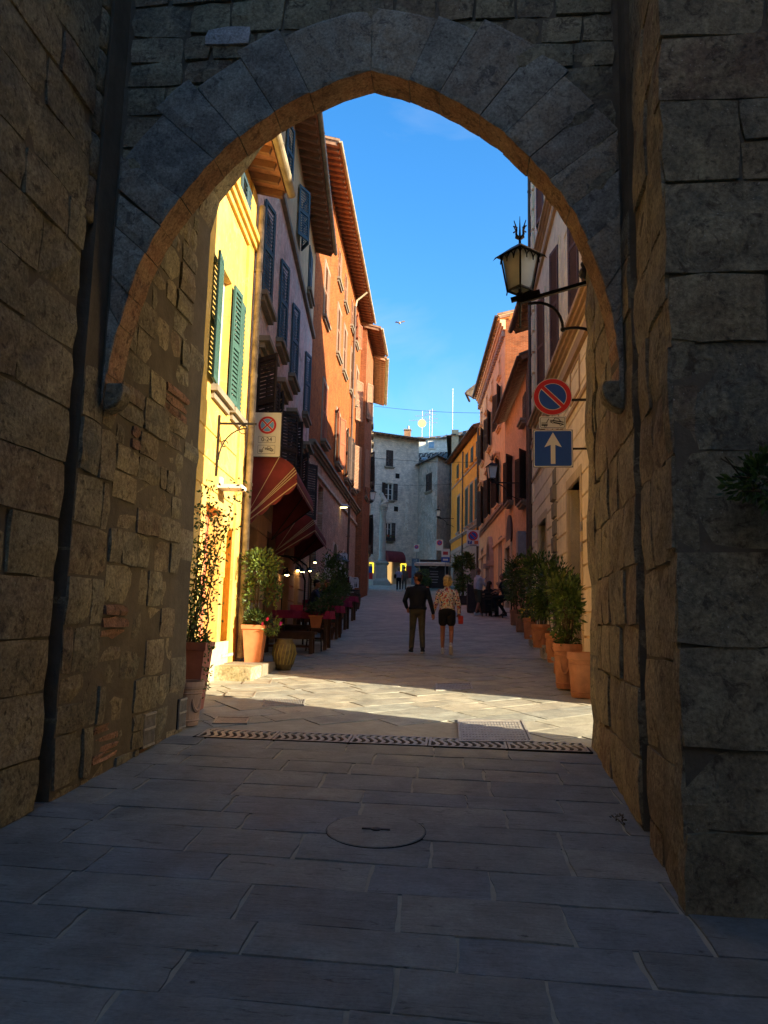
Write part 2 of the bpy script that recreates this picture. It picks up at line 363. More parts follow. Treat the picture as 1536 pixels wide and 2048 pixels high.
def copy_tree(o, parent=None):
    c = o.copy(); COL.objects.link(c)
    if parent is not None: c.parent = parent
    for ch in o.children: copy_tree(ch, c)
    return c
def fac_empty(name, label, fc, group=None):
    return thing(name, label, 'building', (fc.p0.x, fc.p0.y, gz(fc.p0.y)), group)
# ------------------------------------------------------------------ ground
def ground_sheet(name, x0, x1, ys, dz, mat, cross=None):
    b = MB()
    for a, c in zip(ys, ys[1:]):
        b.face([(x0, a, gz(a)+dz), (x1, a, gz(a)+dz), (x1, c, gz(c)+dz), (x0, c, gz(c)+dz)], 0)
    return b.build(name, mat)
land = MB(); ys = [-200, -30] + list(range(0, 66, 3)) + [66, 90, 200, 900]
for a, c in zip(ys, ys[1:]):
    land.face([(-600, a, gz(a)-.07), (600, a, gz(a)-.07), (600, c, gz(c)-.07), (-600, c, gz(c)-.07)])
structure(land.build('ground', M_ROAD))
ysr = [-12, 0, 2, 4, 6, 8, 10, 12, 14, 16.3, 18]
structure(ground_sheet('paving_bed', -7, 5, ysr, -.009, M_JOINT))
b = MB(); yy = [16.3+i*.8 for i in range(66)]; vs = []; nx_ = 20
for a in yy:
    for i in range(nx_+1): vs.append((-9.5+15*i/nx_, a, gz(a)+.004+.012*noise.noise(Vector((i*.4, a*.3, 0)))))
b.mesh(vs, [(j*(nx_+1)+i, j*(nx_+1)+i+1, (j+1)*(nx_+1)+i+1, (j+1)*(nx_+1)+i) for j in range(len(yy)-1) for i in range(nx_)])
street = structure(b.build('street', M_ROAD))

pave = structure(MB().build('pavement', M_SLAB)) if False else None
pv = bpy.data.objects.new('pavement', None); COL.objects.link(pv); pv['kind'] = 'structure'
def slab(poly, inset=0.008):
    """poly: 4 plan corners; chipped, slightly uneven slab with a 3x3 top"""
    c = sum((Vector(p) for p in poly), Vector((0, 0)))/4
    q = []
    for p in poly:
        d = Vector(p)-c; q.append(c + d*(1-inset*1.4/max(d.length, .05)))
    n = 4; b = MB(); vs = []; tilt = random.uniform(-.0035, .0035); lift = random.uniform(-.002, .0035)
    for j in range(n+1):
        for i in range(n+1):
            u, v = i/n, j/n
            p = (q[0]*(1-u)+q[1]*u)*(1-v) + (q[3]*(1-u)+q[2]*u)*v
            e = (i in (0, n)) + (j in (0, n))
            jx = random.uniform(-.009, .009); jy = random.uniform(-.007, .007)
            z = gz(p.y) + lift + tilt*(u-.5)*2 + random.uniform(-.0015, .0015) - (.002 if e else 0) - (.001 if e == 2 else 0)
            vs.append((p.x+jx, p.y+jy, z))
    fs = [(j*(n+1)+i, j*(n+1)+i+1, (j+1)*(n+1)+i+1, (j+1)*(n+1)+i) for j in range(n) for i in range(n)]
    ring = [i for i in range(n+1)] + [(j)*(n+1)+n for j in range(1, n+1)] + [n*(n+1)+i for i in range(n-1, -1, -1)] + [j*(n+1) for j in range(n-1, 0, -1)]
    base = len(vs); vs += [(vs[i][0], vs[i][1], vs[i][2]-.04) for i in ring]
    for k in range(len(ring)):
        k2 = (k+1) % len(ring); fs.append((ring[k2], ring[k], base+k, base+k2))
    b.mesh(vs, fs); return b
nslab = 0
HOLES = []   # round slab in the passage
def put_slab(poly, mat=None):
    global nslab
    cx = sum(p[0] for p in poly)/4; cy = sum(p[1] for p in poly)/4
    b = slab(poly)
    if nslab < 300: b.build('paving_slab', mat or M_SLAB, pv)
    else: EXTRA.mesh(b.v, b.f)
    nslab += 1
EXTRA = MB()
# passage slabs: rows across, joints a little askew
y = 7.50; row = 0
CM = ground(752, 1662)                    # centre of the round lid
while y > 1.4:
    h = random.uniform(.30, .46)
    x = -4.3 - random.uniform(0, .8); sk = .03
    while x < 4.6:
        w = random.uniform(.55, 1.0)
        f = lambda X, Y: (X + (Y-5)*-.02 + random.uniform(-.006, .006), Y - X*sk)
        poly = [f(x, y-h), f(x+w, y-h), f(x+w, y), f(x, y)]
        cx = x+w/2; cyy = y-h/2
        vis = (cyy < 3.9 or -2.95-.3 < cx < 1.35+.45) and abs(cx+.7) < 1.2+cyy*.62
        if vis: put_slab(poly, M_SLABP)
        x += w
    y -= h
# street slabs laid diagonally beyond the drain
A = radians(38); ca, sa = cos(A), sin(A)
v = -6.0; 
while v < 22:
    h = random.uniform(.38, .48); uu = -14 - random.uniform(0, .9)
    while uu < 22:
        w = random.uniform(.7, 1.15)
        T = lambda U, V: (U*ca - V*sa - .8, U*sa + V*ca + 8.0)
        poly = [T(uu, v), T(uu+w, v), T(uu+w, v+h), T(uu, v+h)]
        cx, cy = T(uu+w/2, v+h/2); uu += w
        xs = [p[0] for p in poly]; yv = [p[1] for p in poly]
        if min(yv) > 7.96 and cy < 17.2 and -4.3 < cx < 2.45 and abs(cx+.9) < .4+cy*.36: put_slab(poly)
    v += h
# a straight course of slabs each side of the drain
for ya, yb in ((7.55, 7.62),):
    pass
if EXTRA.f: ex = EXTRA.build('paving_slab', M_SLAB, pv); ex['kind'] = 'stuff'
print('slabs', nslab)
# large round lid cut into the passage slabs
th = thing('stone_manhole_lid', 'large round stone lid set in the passage paving with small iron centre', 'manhole cover', (CM.x, CM.y, gz(CM.y)))
b = MB(); R = .315
b.lathe([(R-.004, -.03), (R, .003), (R-.006, .009), (.02, .011)], (0, 0, 0), 48)
for i in range(len(b.v)): b.v[i].z += .054*b.v[i].y
b.build('lid', M_SLABP, th, world=False)
b = MB(); b.lathe([(R+.003, -.03), (R+.004, .004), (R+.001, .006), (R+.001, -.03)], (0, 0, 0), 48)
for i in range(len(b.v)): b.v[i].z += .054*b.v[i].y
b.build('rim', M_DARK, th, world=False)
b = MB(); b.lathe([(.035, .0), (.035, .016), (.02, .02)], (0, 0, 0), 12); b.bar((-.09, 0, .013), (.09, 0, .013), .025, .008)
b.build('lifting_eye', M_IRON, th, world=False)

def lid_from_px(name, pts, label, kind, group='iron covers let into the paving'):
    """pts: 4 pixels (near-left, near-right, far-right, far-left)"""
    q = [ground(*p) for p in pts]; c = sum(q, Vector())/4
    t = thing(name, label, 'manhole cover', (c.x, c.y, gz(c.y)), group)
    L = lambda u, v, dz=0: (lambda p: Vector((p.x, p.y, gz(p.y)+dz)))((q[0]*(1-u)+q[1]*u)*(1-v)+(q[3]*(1-u)+q[2]*u)*v)
    def plate(u0, u1, v0, v1, z0, z1, bb, mi=0):
        bb.hexa([L(u0, v0, z0), L(u1, v0, z0), L(u1, v1, z0), L(u0, v1, z0), L(u0, v0, z1), L(u1, v0, z1), L(u1, v1, z1), L(u0, v1, z1)], mi)
    b = MB(); w = .05
    for u0, u1, v0, v1 in ((0, 1, 0, w), (0, 1, 1-w, 1), (0, w*.7, w, 1-w), (1-w*.7, 1, w, 1-w)): plate(u0, u1, v0, v1, -.03, .014, b)
    b.build('frame', M_GALV if kind != 'stone' else M_SILL, t)
    b = MB()
    if kind == 'grate':
        plate(.03, .97, .04, .96, -.06, -.05, b, 1)
        n = 22
        for i in range(n): plate(.05+.9*i/n, .05+.9*(i+.45)/n, .05, .95, -.03, .011, b)
        for v0 in (.3, .65): plate(.05, .95, v0, v0+.05, -.03, .010, b)
        b.build('bars', [M_GALV, M_DARK], t)
    else:
        plate(.04, .96, .06, .94, -.03, .006, b)
        n, mm = (20, 8) if kind == 'tread' else (7, 4)
        if kind != 'stone':
            for i in range(n):
                for j in range(mm):
                    u0 = .06+.88*i/n; v0 = .09+.82*j/mm
                    plate(u0, u0+.5/n, v0, v0+.5/mm, .006, .0105, b)
        b.build('plate', M_GALV if kind != 'stone' else M_SLAB, t)
    return t
lid_from_px('access_cover', [(918, 1485), (1066, 1485), (1046, 1441), (915, 1440)], 'large double tread-plate cover straddling the shadow edge, right of centre', 'tread')
lid_from_px('drain_cover', [(872, 1382), (946, 1380), (942, 1367), (871, 1368)], 'small slotted grating in the shade behind the walking woman', 'grate')
lid_from_px('drain_cover', [(524, 1413), (608, 1412), (611, 1400), (530, 1399)], 'barred grating fully in the sunlit strip, left of centre', 'grate')
lid_from_px('access_cover', [(424, 1448), (494, 1448), (500, 1436), (434, 1435)], 'ribbed cover just behind the left end of the long drain', 'tread')
lid_from_px('stone_cover', [(447, 1394), (507, 1394), (513, 1385), (455, 1384)], 'plain square cover in the sun nearest the dark pink planter', 'stone')
lid_from_px('stone_cover', [(484, 1368), (540, 1368), (544, 1361), (492, 1360)], 'plain square cover in the sun near the yellow step', 'stone')
lid_from_px('drain_cover', [(529, 1331), (576, 1331), (580, 1325), (535, 1325)], 'small cover in the shade before the wooden bench', 'grate')

# the long cast-iron drain across the mouth of the passage
gl, gr = Vector((-2.58, 7.72, 0)), Vector((1.27, 7.72, 0)); n = 5; W = (gr.x-gl.x)/n
def make_grate():
    t = thing('drain_grate', 'cast iron drain grating with curved slots', 'drain grate', (0, 0, 0), 'cast iron gratings of the drain across the passage mouth')
    b = MB(); h = .20
    b.box(-W/2+.006, W/2-.006, -h, -h+.028, -.03, .008); b.box(-W/2+.006, W/2-.006, h-.028, h, -.03, .008)
    b.box(-W/2+.006, -W/2+.03, -h+.028, h-.028, -.03, .008); b.box(W/2-.03, W/2-.006, -h+.028, h-.028, -.03, .008)
    b.build('frame', M_GALV, t, world=False)
    b = MB(); k = 9
    for i in range(k):
        x0 = -W/2+.03+(W-.06)*(i+.5)/k
        pts = [(x0 + .03*sin(pi*2*(q/8)), -h+.028+(2*h-.056)*q/8) for q in range(9)]
        for (xa, ya), (xb, yb) in zip(pts, pts[1:]):
            b.hexa([(xa-.019, ya, -.03), (xa+.019, ya, -.03), (xb+.019, yb, -.03), (xb-.019, yb, -.03), (xa-.019, ya, .006), (xa+.019, ya, .006), (xb+.019, yb, .006), (xb-.019, yb, .006)])
    b.build('curved_bars', M_GALV, t, world=False)
    b = MB(); b.box(-W/2+.03, W/2-.03, -h+.028, h-.028, -.10, -.09); b.build('channel', M_DARK, t, world=False)
    return t
g0 = make_grate()
labs = ['leftmost drain grating, beside the left jamb of the gate', 'second drain grating from the left wall of the passage', 'middle one of the five drain gratings',
        'fourth drain grating from the left, in front of the big tread-plate cover', 'rightmost drain grating, beside the right jamb of the gate']
for i in range(5):
    o = g0 if i == 0 else copy_tree(g0)
    x = gl.x+W*(i+.5); o.location = (x, 7.73, gz(7.73)); o['label'] = labs[i]; o.rotation_euler = (math.atan(.054), 0, 0)
# no trench is cut under the drain: a painted near-black strip gives its shade
b = MB(); b.box(-2.6, 1.29, 7.52, 7.945, gz(7.7)-.05, gz(7.7)-.001); structure(b.build('drain_shade_strip', M_DARK))

# ------------------------------------------------------------------ the town gate
gate = thing('town_gate', 'dark medieval stone gateway with a pointed arch framing the street', 'gate', (-.8, 5.5, gz(5.5)))
ARCH = [(-2.80, 3.2), (-2.76, 3.67), (-2.70, 3.95), (-2.59, 4.36), (-2.45, 4.68), (-2.27, 4.96), (-2.07, 5.22), (-1.87, 5.44), (-1.63, 5.62), (-1.35, 5.79), (-1.06, 5.93), (-.74, 6.02),
        (-.39, 5.91), (-.05, 5.72), (.28, 5.49), (.53, 5.21), (.72, 4.98), (.83, 4.82), (.91, 4.63), (.98, 4.45), (1.05, 4.23), (1.10, 4.05), (1.14, 3.9), (1.17, 3.65), (1.19, 3.2)]
_a = []
for i, p in enumerate(ARCH):
    if i in (0, len(ARCH)-1, 11): _a.append(p); continue
    q, r = ARCH[i-1], ARCH[i+1]
    sm = ((q[0]+2*p[0]+r[0])/4, (q[1]+2*p[1]+r[1])/4)
    _a.append(((p[0]+sm[0])/2, (p[1]+sm[1])/2))
ARCH = _a
_d = []
def _cr(p0, p1, p2, p3, t):
    return tuple(.5*((2*p1[k])+(-p0[k]+p2[k])*t+(2*p0[k]-5*p1[k]+4*p2[k]-p3[k])*t*t+(-p0[k]+3*p1[k]-3*p2[k]+p3[k])*t**3) for k in (0, 1))
for seg in (ARCH[:12], ARCH[11:]):
    for i in range(len(seg)-1):
        for t in (0, .34, .67): _d.append(_cr(seg[max(i-1, 0)], seg[i], seg[i+1], seg[min(i+2, len(seg)-1)], t))
ARCH = _d + [ARCH[-1]]
APX = max(range(len(ARCH)), key=lambda i: ARCH[i][1])
EXA = [(-2.84, 0), (-2.84, 4.4), (-2.86, 5.4), (-2.86, 5.8), (-2.82, 6.05), (-2.74, 6.3), (-2.62, 6.5), (-2.47, 6.72), (-2.30, 6.95), (-2.1, 7.15), (-1.87, 7.31), (-1.55, 7.43), (-1.2, 7.52), (-.78, 7.62)]
EXA = EXA + [(-1.51-x+.0, z) for x, z in reversed(EXA[:-1])]
EXA = [(x, z) for x, z in EXA]
def arch_wall(b, prof, y0, y1, ztop, x0, x1, off=0.0, jag=0.0):
    """solid wall above an arched opening between y0 and y1"""
    pr = list(prof); m = max(range(len(pr)), key=lambda i: pr[i][1])
    iL = next(i for i in range(len(pr)-1) if abs(pr[i+1][0]-pr[i][0]) > abs(pr[i+1][1]-pr[i][1]))
    iR = next(i for i in range(len(pr)-1, 0, -1) if abs(pr[i][0]-pr[i-1][0]) > abs(pr[i][1]-pr[i-1][1]))
    def q(a, c, d, e):
        for yy, o in ((y0, 1), (y1, -1)): b.face([(p[0], yy, p[1]) for p in (a, c, d, e)][::o])
    for i, ((xa, za), (xb, zb)) in enumerate(zip(pr, pr[1:])):
        b.face([(xa, y0, za), (xa, y1, za), (xb, y1, zb), (xb, y0, zb)])
        if i < iL: q((x0, za), (xa, za), (xb, zb), (x0, zb))
        elif i >= iR: q((xa, za), (x1, za), (x1, zb), (xb, zb))
        else: q((xa, za), (xb, zb), (xb, ztop), (xa, ztop))
    q((x0, pr[iL][1]), (pr[iL][0], pr[iL][1]), (pr[iL][0], ztop), (x0, ztop)); q((pr[iR][0], pr[iR][1]), (x1, pr[iR][1]), (x1, ztop), (pr[iR][0], ztop))
LX = lambda y: -2.78; 
def RX(y): return 1.10 + (y-4.03)*.055
b = MB()
ofs = [(x*1.0, z+.05) for x, z in ARCH]
arch_wall(b, ofs, 5.55, 5.80, 10.5, -3, 2)
# side masses, with the portcullis grooves
def mass(xa, xb, ya, yb, z0=-.3, z1=10.5): b.box(xa, xb, ya, yb, z0, z1)
mass(-6.5, -2.83, 1.0, 5.08); mass(-6.5, -3.25, 5.08, 5.27); mass(-6.5, -2.83, 5.27, 7.82)
def rmass(ya, yb, off=.05):
    b.hexa([(RX(ya)+off, ya, -.3), (3.35, ya, -.3), (3.35, yb, -.3), (RX(yb)+off, yb, -.3), (RX(ya)+off, ya, 10.5), (3.35, ya, 10.5), (3.35, yb, 10.5), (RX(yb)+off, yb, 10.5)])
rmass(4.08, 5.02); rmass(5.02, 5.27, .30); rmass(5.27, 6.5)
b.hexa([(RX(6.5)+.05, 6.5, -.3), (2.35, 6.5, -.3), (2.35, 7.80, -.3), (1.40, 7.80, -.3), (RX(6.5)+.05, 6.5, 10.5), (2.35, 6.5, 10.5), (2.35, 7.80, 10.5), (1.40, 7.80, 10.5)])
b.box(-6.5, 2.35, 5.6, 7.8, 9.4, 10.5)
core = b.build('rubble_core', M_MORT, gate)
# exit arch: ragged brick and stone edge
b = MB(); random.seed(5)
jp = []
for (xa, za), (xb, zb) in zip(EXA, EXA[1:]):
    L = hypot(xb-xa, zb-za); k = max(1, int(L/.22))
    for i in range(k):
        t = i/k; jp.append((xa+(xb-xa)*t + random.uniform(-.022, .022), za+(zb-za)*t + random.uniform(-.02, .02)))
jp.append(EXA[-1])
arch_wall(b, jp, 7.42, 7.84, 10.5, -3, 2)
b.build('exit_arch', M_GATE, gate)
b = MB(); b.box(-6.5, 3.35, 1.0, 1.2, 10, 10.1)

nstone = 0; STUFF = MB()
def stone_block(O, U, V, N, w, h, proud, mat=None, name='stone', depth=.12, rnd=.014):
    """a rough-faced block: O is its lower corner on the wall plane"""
    global nstone
    nx = max(2, min(4, int(w/.16))); ny = max(2, min(3, int(h/.14)))
    vs = []; g = .007
    tilt = random.uniform(-.008, .008); tv = random.uniform(-.006, .006)
    for j in range(ny+1):
        for i in range(nx+1):
            u, v = i/nx, j/ny; e = (i in (0, nx)) + (j in (0, ny))
            a = g+(w-2*g)*u; c = g+(h-2*g)*v
            a += random.uniform(-.010, .010) ; c += random.uniform(-.008, .008)
            d = proud + tilt*(u-.5)*2 + tv*(v-.5)*2 + random.uniform(-.006, .006) - (rnd*.5 if e else 0) - (rnd*.6 if e == 2 else 0)
            if e == 0 and random.random() < .3: d += random.uniform(-.012, .006)
            if e == 2:
                a += (.5-u)*2*random.uniform(0, .018); c += (.5-v)*2*random.uniform(0, .015)
            vs.append(O+U*a+V*c+N*d)
    n1 = nx+1
    fs = [(j*n1+i, j*n1+i+1, (j+1)*n1+i+1, (j+1)*n1+i) for j in range(ny) for i in range(nx)]
    ring = list(range(nx+1)) + [j*n1+nx for j in range(1, ny+1)] + [ny*n1+i for i in range(nx-1, -1, -1)] + [j*n1 for j in range(ny-1, 0, -1)]
    base = len(vs); vs += [vs[i]-N*depth for i in ring]
    for k in range(len(ring)):
        k2 = (k+1) % len(ring); fs.append((ring[k2], ring[k], base+k, base+k2))
    if U.cross(V).dot(N) < 0: fs = [tuple(reversed(f)) for f in fs]
    b = MB(); b.mesh(vs, fs)
    if name == 'stone':
        if nstone >= 300:
            STUFF.mesh(vs, fs); return
        nstone += 1
    b.build(name, mat or M_GATE, gate)
def lay(O, U, V, N, u0, u1, v0, v1, hs=(.24, .42), ws=(.3, .8), ok=None, proud=(.012, .032), brickp=.06, mat=None, small=.12):
    v = v0
    while v < v1-.05:
        h = min(random.uniform(*hs), v1-v)
        if v1-(v+h) < .1: h = v1-v
        u = u0 - random.uniform(0, .0)
        while u < u1-.02:
            w = random.uniform(*ws)
            if random.random() < small: w *= .45
            w = min(w, u1-u)
            if u1-(u+w) < .12: w = u1-u
            if ok is None or ok(u, v, w, h):
                if random.random() < brickp and h > .2:
                    k = int(h/.075); bh = h/k
                    for q in range(k): stone_block(O+U*u+V*(v+q*bh), U, V, N, w, bh, random.uniform(*proud), M_GBRICK, 'brick' , .1, .006)
                elif mat is None and small and random.random() < .12 and h > .3:
                    stone_block(O+U*u+V*v, U, V, N, w, h*.5, random.uniform(*proud)); stone_block(O+U*u+V*(v+h*.5), U, V, N, w, h*.5, random.uniform(*proud))
                else: stone_block(O+U*u+V*v, U, V, N, w, h, random.uniform(*proud), mat)
            u += w
        v += h
X, Y, Z = Vector((1, 0, 0)), Vector((0, 1, 0)), Vector((0, 0, 1))
random.seed(21)
# left wall, before the groove, then after it (ashlar pier, then rougher rubble)
lay(Vector((-2.83, 0, 0)), Y, Z, X, 3.7, 5.08, -.1, 8.6, (.34, .46), (.5, .9), brickp=0)
lay(Vector((-2.83, 0, 0)), Y, Z, X, 5.27, 5.86, -.1, 3.5, (.34, .46), (.3, .55), brickp=0)
def rub(u, v, w, h): return not (5.86 < u+w/2 < 6.9 and v < .75) or True
lay(Vector((-2.83, 0, 0)), Y, Z, X, 5.86, 7.42, -.1, 6.9, (.22, .36), (.26, .6), proud=(.0, .035), brickp=.02)
lay(Vector((-2.83, 0, 0)), Y, Z, X, 5.86, 7.42, 6.9, 8.0, (.5, .6), (.7, .8), proud=(.0, .06), brickp=0)
# jamb of the exit arch
lay(Vector((-2.86, 0, 0)), Y, Z, X, 7.42, 7.84, -.1, 5.6, (.3, .5), (.4, .45), proud=(.0, .03), brickp=.05)
# pier and spandrel front above the arch
def out_arch(u, v, w, h):
    for px, pz in ((u, v), (u+w, v), (u+w/2, v), (u, v+h), (u+w, v+h)):
        for (xa, za), (xb, zb) in zip(ARCH, ARCH[1:]):
            if xa <= px <= xb:
                if pz < za+(zb-za)*(px-xa)/(xb-xa) + .22: return False
    return True
lay(Vector((0, 5.55, 0)), X, Z, -Y, -2.8, 1.2, 4.3, 7.9, (.2, .34), (.3, .62), ok=out_arch, proud=(.018, .04), brickp=.08)
# right wall seen at a grazing angle, then the pier front facing the camera
RV = Vector((.055, 1, 0)).normalized(); RN = Vector((-1, .055, 0)).normalized()
RO = Vector((RX(0)+.05, 0, 0))
lay(RO, RV, Z, RN, 4.08, 5.02, -.1, 8.4, (.4, .6), (.4, .6), brickp=0, small=0)
lay(RO, RV, Z, RN, 5.27, 7.42, -.1, 4.6, (.36, .5), (.45, .8), brickp=0, small=0)
lay(RO, RV, Z, RN, 5.83, 7.42, 4.6, 7.6, (.5, .6), (.6, .85), brickp=.0, small=0)
lay(Vector((0, 4.08, 0)), X, Z, -Y, RX(4.08)+.02, 2.9, .0, 6.0, (.38, .62), (.42, .85), proud=(.01, .04), brickp=.0, small=.08)
print('gate stones', nstone)
if STUFF.f:
    o = STUFF.build('rubble_stones', M_GATE, gate); o['kind'] = 'stuff'
# pale patched stone high on the left of the spandrel
stone_block(Vector((-2.14, 5.52, 6.30)), X, Z, -Y, .38, .18, .03, M_PALEST, 'pale_stone', .1)
# voussoirs
def arc_pts(pr):
    d = [0]
    for a, c in zip(pr, pr[1:]): d.append(d[-1]+hypot(c[0]-a[0], c[1]-a[1]))
    return d
AD = arc_pts(ARCH)
def at_arc(s):
    for i in range(len(AD)-1):
        if s <= AD[i+1] or i == len(AD)-2:
            t = (s-AD[i])/(AD[i+1]-AD[i]); a, c = ARCH[i], ARCH[i+1]
            p = Vector((a[0]+(c[0]-a[0])*t, a[1]+(c[1]-a[1])*t)); d = Vector((c[0]-a[0], c[1]-a[1])).normalized()
            return p, d
def nrm(s):
    if abs(s-AD[APX]) < .3: return (nrm0(s)*abs(s-AD[APX])/.3 + Vector((0, 1))*(1-abs(s-AD[APX])/.3)).normalized()
    return nrm0(s)
def nrm0(s):
    a = at_arc(max(0, s-.25))[0]; c = at_arc(min(AD[-1], s+.25))[0]; d = (c-a).normalized(); return Vector((-d.y, d.x))
apex = AD[APX]; random.seed(8)
cuts = [0]
while cuts[-1] < apex-.3: cuts.append(cuts[-1]+random.uniform(.24, .42))
cuts[-1] = apex
while cuts[-1] < AD[-1]-.3: cuts.append(cuts[-1]+random.uniform(.24, .42))
cuts[-1] = AD[-1]
for a, c in zip(cuts, cuts[1:]):
    ca_, cc = a+.0025, c-.0025; th_ = .66 + random.uniform(-.09, .07)
    n = 4; y0 = 5.512 + random.uniform(-.010, .008); y1 = 5.79; b = MB(); ins = []; outs = []
    for k in range(n+1):
        s = ca_+(cc-ca_)*k/n; p = at_arc(s)[0]; N_ = nrm(s)
        if a < apex <= c+.01 and k == n: N_ = Vector((0, 1))
        if abs(a-apex) < .01 and k == 0: N_ = Vector((0, 1))
        j = random.uniform(-.007, .007)
        ins.append(p+N_*j); q = p+N_*th_
        q.x = max(-2.80, min(1.21, q.x)); outs.append(q)
    rows = [ins] + [[ins[k].lerp(outs[k], t) for k in range(n+1)] for t in (.05, .35, .68, .96)] + [outs]
    vs = []; 
    for r_i, rw in enumerate(rows):
        for k, q in enumerate(rw):
            e = (r_i in (0, len(rows)-1)) or k in (0, n)
            vs.append((q.x, y0 + (.010 if e else 0) + random.uniform(-.004, .004), q.y))
    m_ = n+1; R_ = len(rows)
    fs = [(r*m_+k, (r+1)*m_+k, (r+1)*m_+k+1, r*m_+k+1) for r in range(R_-1) for k in range(n)]
    b.mesh(vs, [tuple(reversed(f)) for f in fs])
    back = len(b.v)
    # soffit and sides
    for k in range(n):
        b.face([(ins[k].x, y0+.01, ins[k].y), (ins[k].x, y1, ins[k].y), (ins[k+1].x, y1, ins[k+1].y), (ins[k+1].x, y0+.01, ins[k+1].y)], 1)
    for k, sgn in ((0, 1), (n, -1)):
        b.face([(ins[k].x, y0+.01, ins[k].y), (outs[k].x, y0+.01, outs[k].y), (outs[k].x, y1, outs[k].y), (ins[k].x, y1, ins[k].y)])
    for k in range(n):
        b.face([(ins[k].x, y1, ins[k].y), (outs[k].x, y1, outs[k].y), (outs[k+1].x, y1, outs[k+1].y), (ins[k+1].x, y1, ins[k+1].y)])
    b.build('voussoir', [M_VOUS, M_SOFF], gate)
# stone brackets under the arch
def bracket(x, y, z, sx):
    b = MB()
    prof = [(0, .20), (.15, .20), (.16, .13), (.145, .06), (.10, .01), (.04, -.02), (0, -.03)]
    for i, (a, c) in enumerate(zip(prof, prof[1:])): pass
    poly = [(x + sx*p, y-.08, z+q) for p, q in prof]
    if sx < 0: poly = poly[::-1]
    b.prism(poly, (0, .16, 0)); b.build('stone_bracket', M_GATE, gate, bevel=.02)
pL = onplane(225, 800, 5.75); bracket(-2.80, 5.62, pL.z-.12, 1)
pR = onplane(1222, 805, 5.7); bracket(RX(5.6)+.03, 5.6, pR.z-.08, -1)
# rounded shaft above the left groove
b = MB()
for i in range(12):
    z0 = 4.6+i*.36; b.lathe([(.085, 0), (.10, .02), (.10+random.uniform(-.006, .006), .18), (.10, .33), (.085, .352)], (-2.93, 5.20, z0), 14)
b.build('shaft', M_GATE, gate, smooth=True)
# vents at the foot of the left wall
def vent(pts, X0, nm):
    q = []
    for p in pts:
        r = ray(*p); t = X0/r.x; q.append(EYE+r*t)
    y0, y1 = q[0].y, q[1].y; z0, z1 = q[0].z, q[2].z
    z0 = gz((y0+y1)/2)+.03; z1 = max(z1, z0+.3)
    b = MB(); b.box(X0-.03, X0+.006, y0, y1, z0, z1); f = b.build('vent_grille', M_IRON, gate)
    b = MB(); k = 9
    for i in range(k):
        yy_ = y0+(y1-y0)*(i+.5)/k; b.box(X0+.006, X0+.02, yy_-.006, yy_+.006, z0+.02, z1-.02)
    for zz in (z0, z1-.02, (z0+z1)/2): b.box(X0+.006, X0+.024, y0, y1, zz, zz+.02)
    b.build('bars', M_GALV, f)
vent([(281, 1505), (304, 1498), (304, 1437)], -2.822, 'vent'); vent([(352, 1470), (367, 1462), (367, 1412)], -2.825, 'vent')
vent_r = None
# unseen blocks added beside and behind the camera to shade the gate
nh = thing('right_shade_block', 'added unseen block on the right, shading the ground before the gate', 'building', (8, -6, 0))
b = MB()
for z0, z1 in ((-1.5, 15),):
    poly = [(3.4, -14, z0), (18, -14, z0), (18, .35, z0), (4.2, 6.2, z0), (3.4, 6.2, z0)]  # far side of the block slanted along the sun direction
    b.prism(poly, (0, 0, z1-z0))
b.build('wall', M_NEAR, nh)
nb = thing('rear_shade_block', 'added unseen block behind the camera, darkening the gate', 'building', (-.5, -16, 0))
b = MB(); b.box(-6, 5, -20, -15, -1.5, 13); b.build('wall', M_NEAR, nb)
nl = thing('left_shade_block', 'added unseen block on the left, darkening the gate front', 'building', (-7, -4, 0))
b = MB(); b.box(-13, -4.8, -14, 1.0, -1.5, 15); b.build('wall', M_NEAR, nl)
# ------------------------------------------------------------------ houses
def wall_grid(b, fc, a0, a1, z0, z1, ops, bands, rev=.22):
    """front face with rectangular openings; bands: [(z_top, material index), ...]"""
    A = sorted(set([a0, a1] + [v for o in ops for v in (o[0], o[1]) if a0 < v < a1]))
    Zs = sorted(set([z0, z1] + [v for o in ops for v in (o[2], o[3]) if z0 < v < z1] + [t for t, _ in bands if z0 < t < z1]))
    flip = fc.side > 0
    for i in range(len(A)-1):
        for j in range(len(Zs)-1):
            ma, mz = (A[i]+A[i+1])/2, (Zs[j]+Zs[j+1])/2
            if any(o[0] < ma < o[1] and o[2] < mz < o[3] for o in ops): continue
            mi = next((m for t, m in bands if mz < t), bands[-1][1])
            q = [(A[i], Zs[j]), (A[i+1], Zs[j]), (A[i+1], Zs[j+1]), (A[i], Zs[j+1])]
            if flip is False: q = q[::-1]
            b.face([fc.P(a, z) for a, z in q], mi, q)
    for o in ops:
        mi = next((m for t, m in bands if (o[2]+o[3])/2 < t), bands[-1][1])
        c = [(o[0], o[2]), (o[1], o[2]), (o[1], o[3]), (o[0], o[3])]
        for k in range(4):
            p, q = c[k], c[(k+1) % 4]
            b.face([fc.P(*p), fc.P(*q), fc.P(q[0], q[1], -rev), fc.P(p[0], p[1], -rev)], mi,
                   [(0, p[1]), (0.3, q[1]), (0.3, q[1]), (0, p[1])])
def body(fc, a0, a1, z0, z1, dep, d0=-.30):
    b = MB(); b.fbox(fc, a0+.002, a1-.002, z0, z1, d0, -dep)
    return b
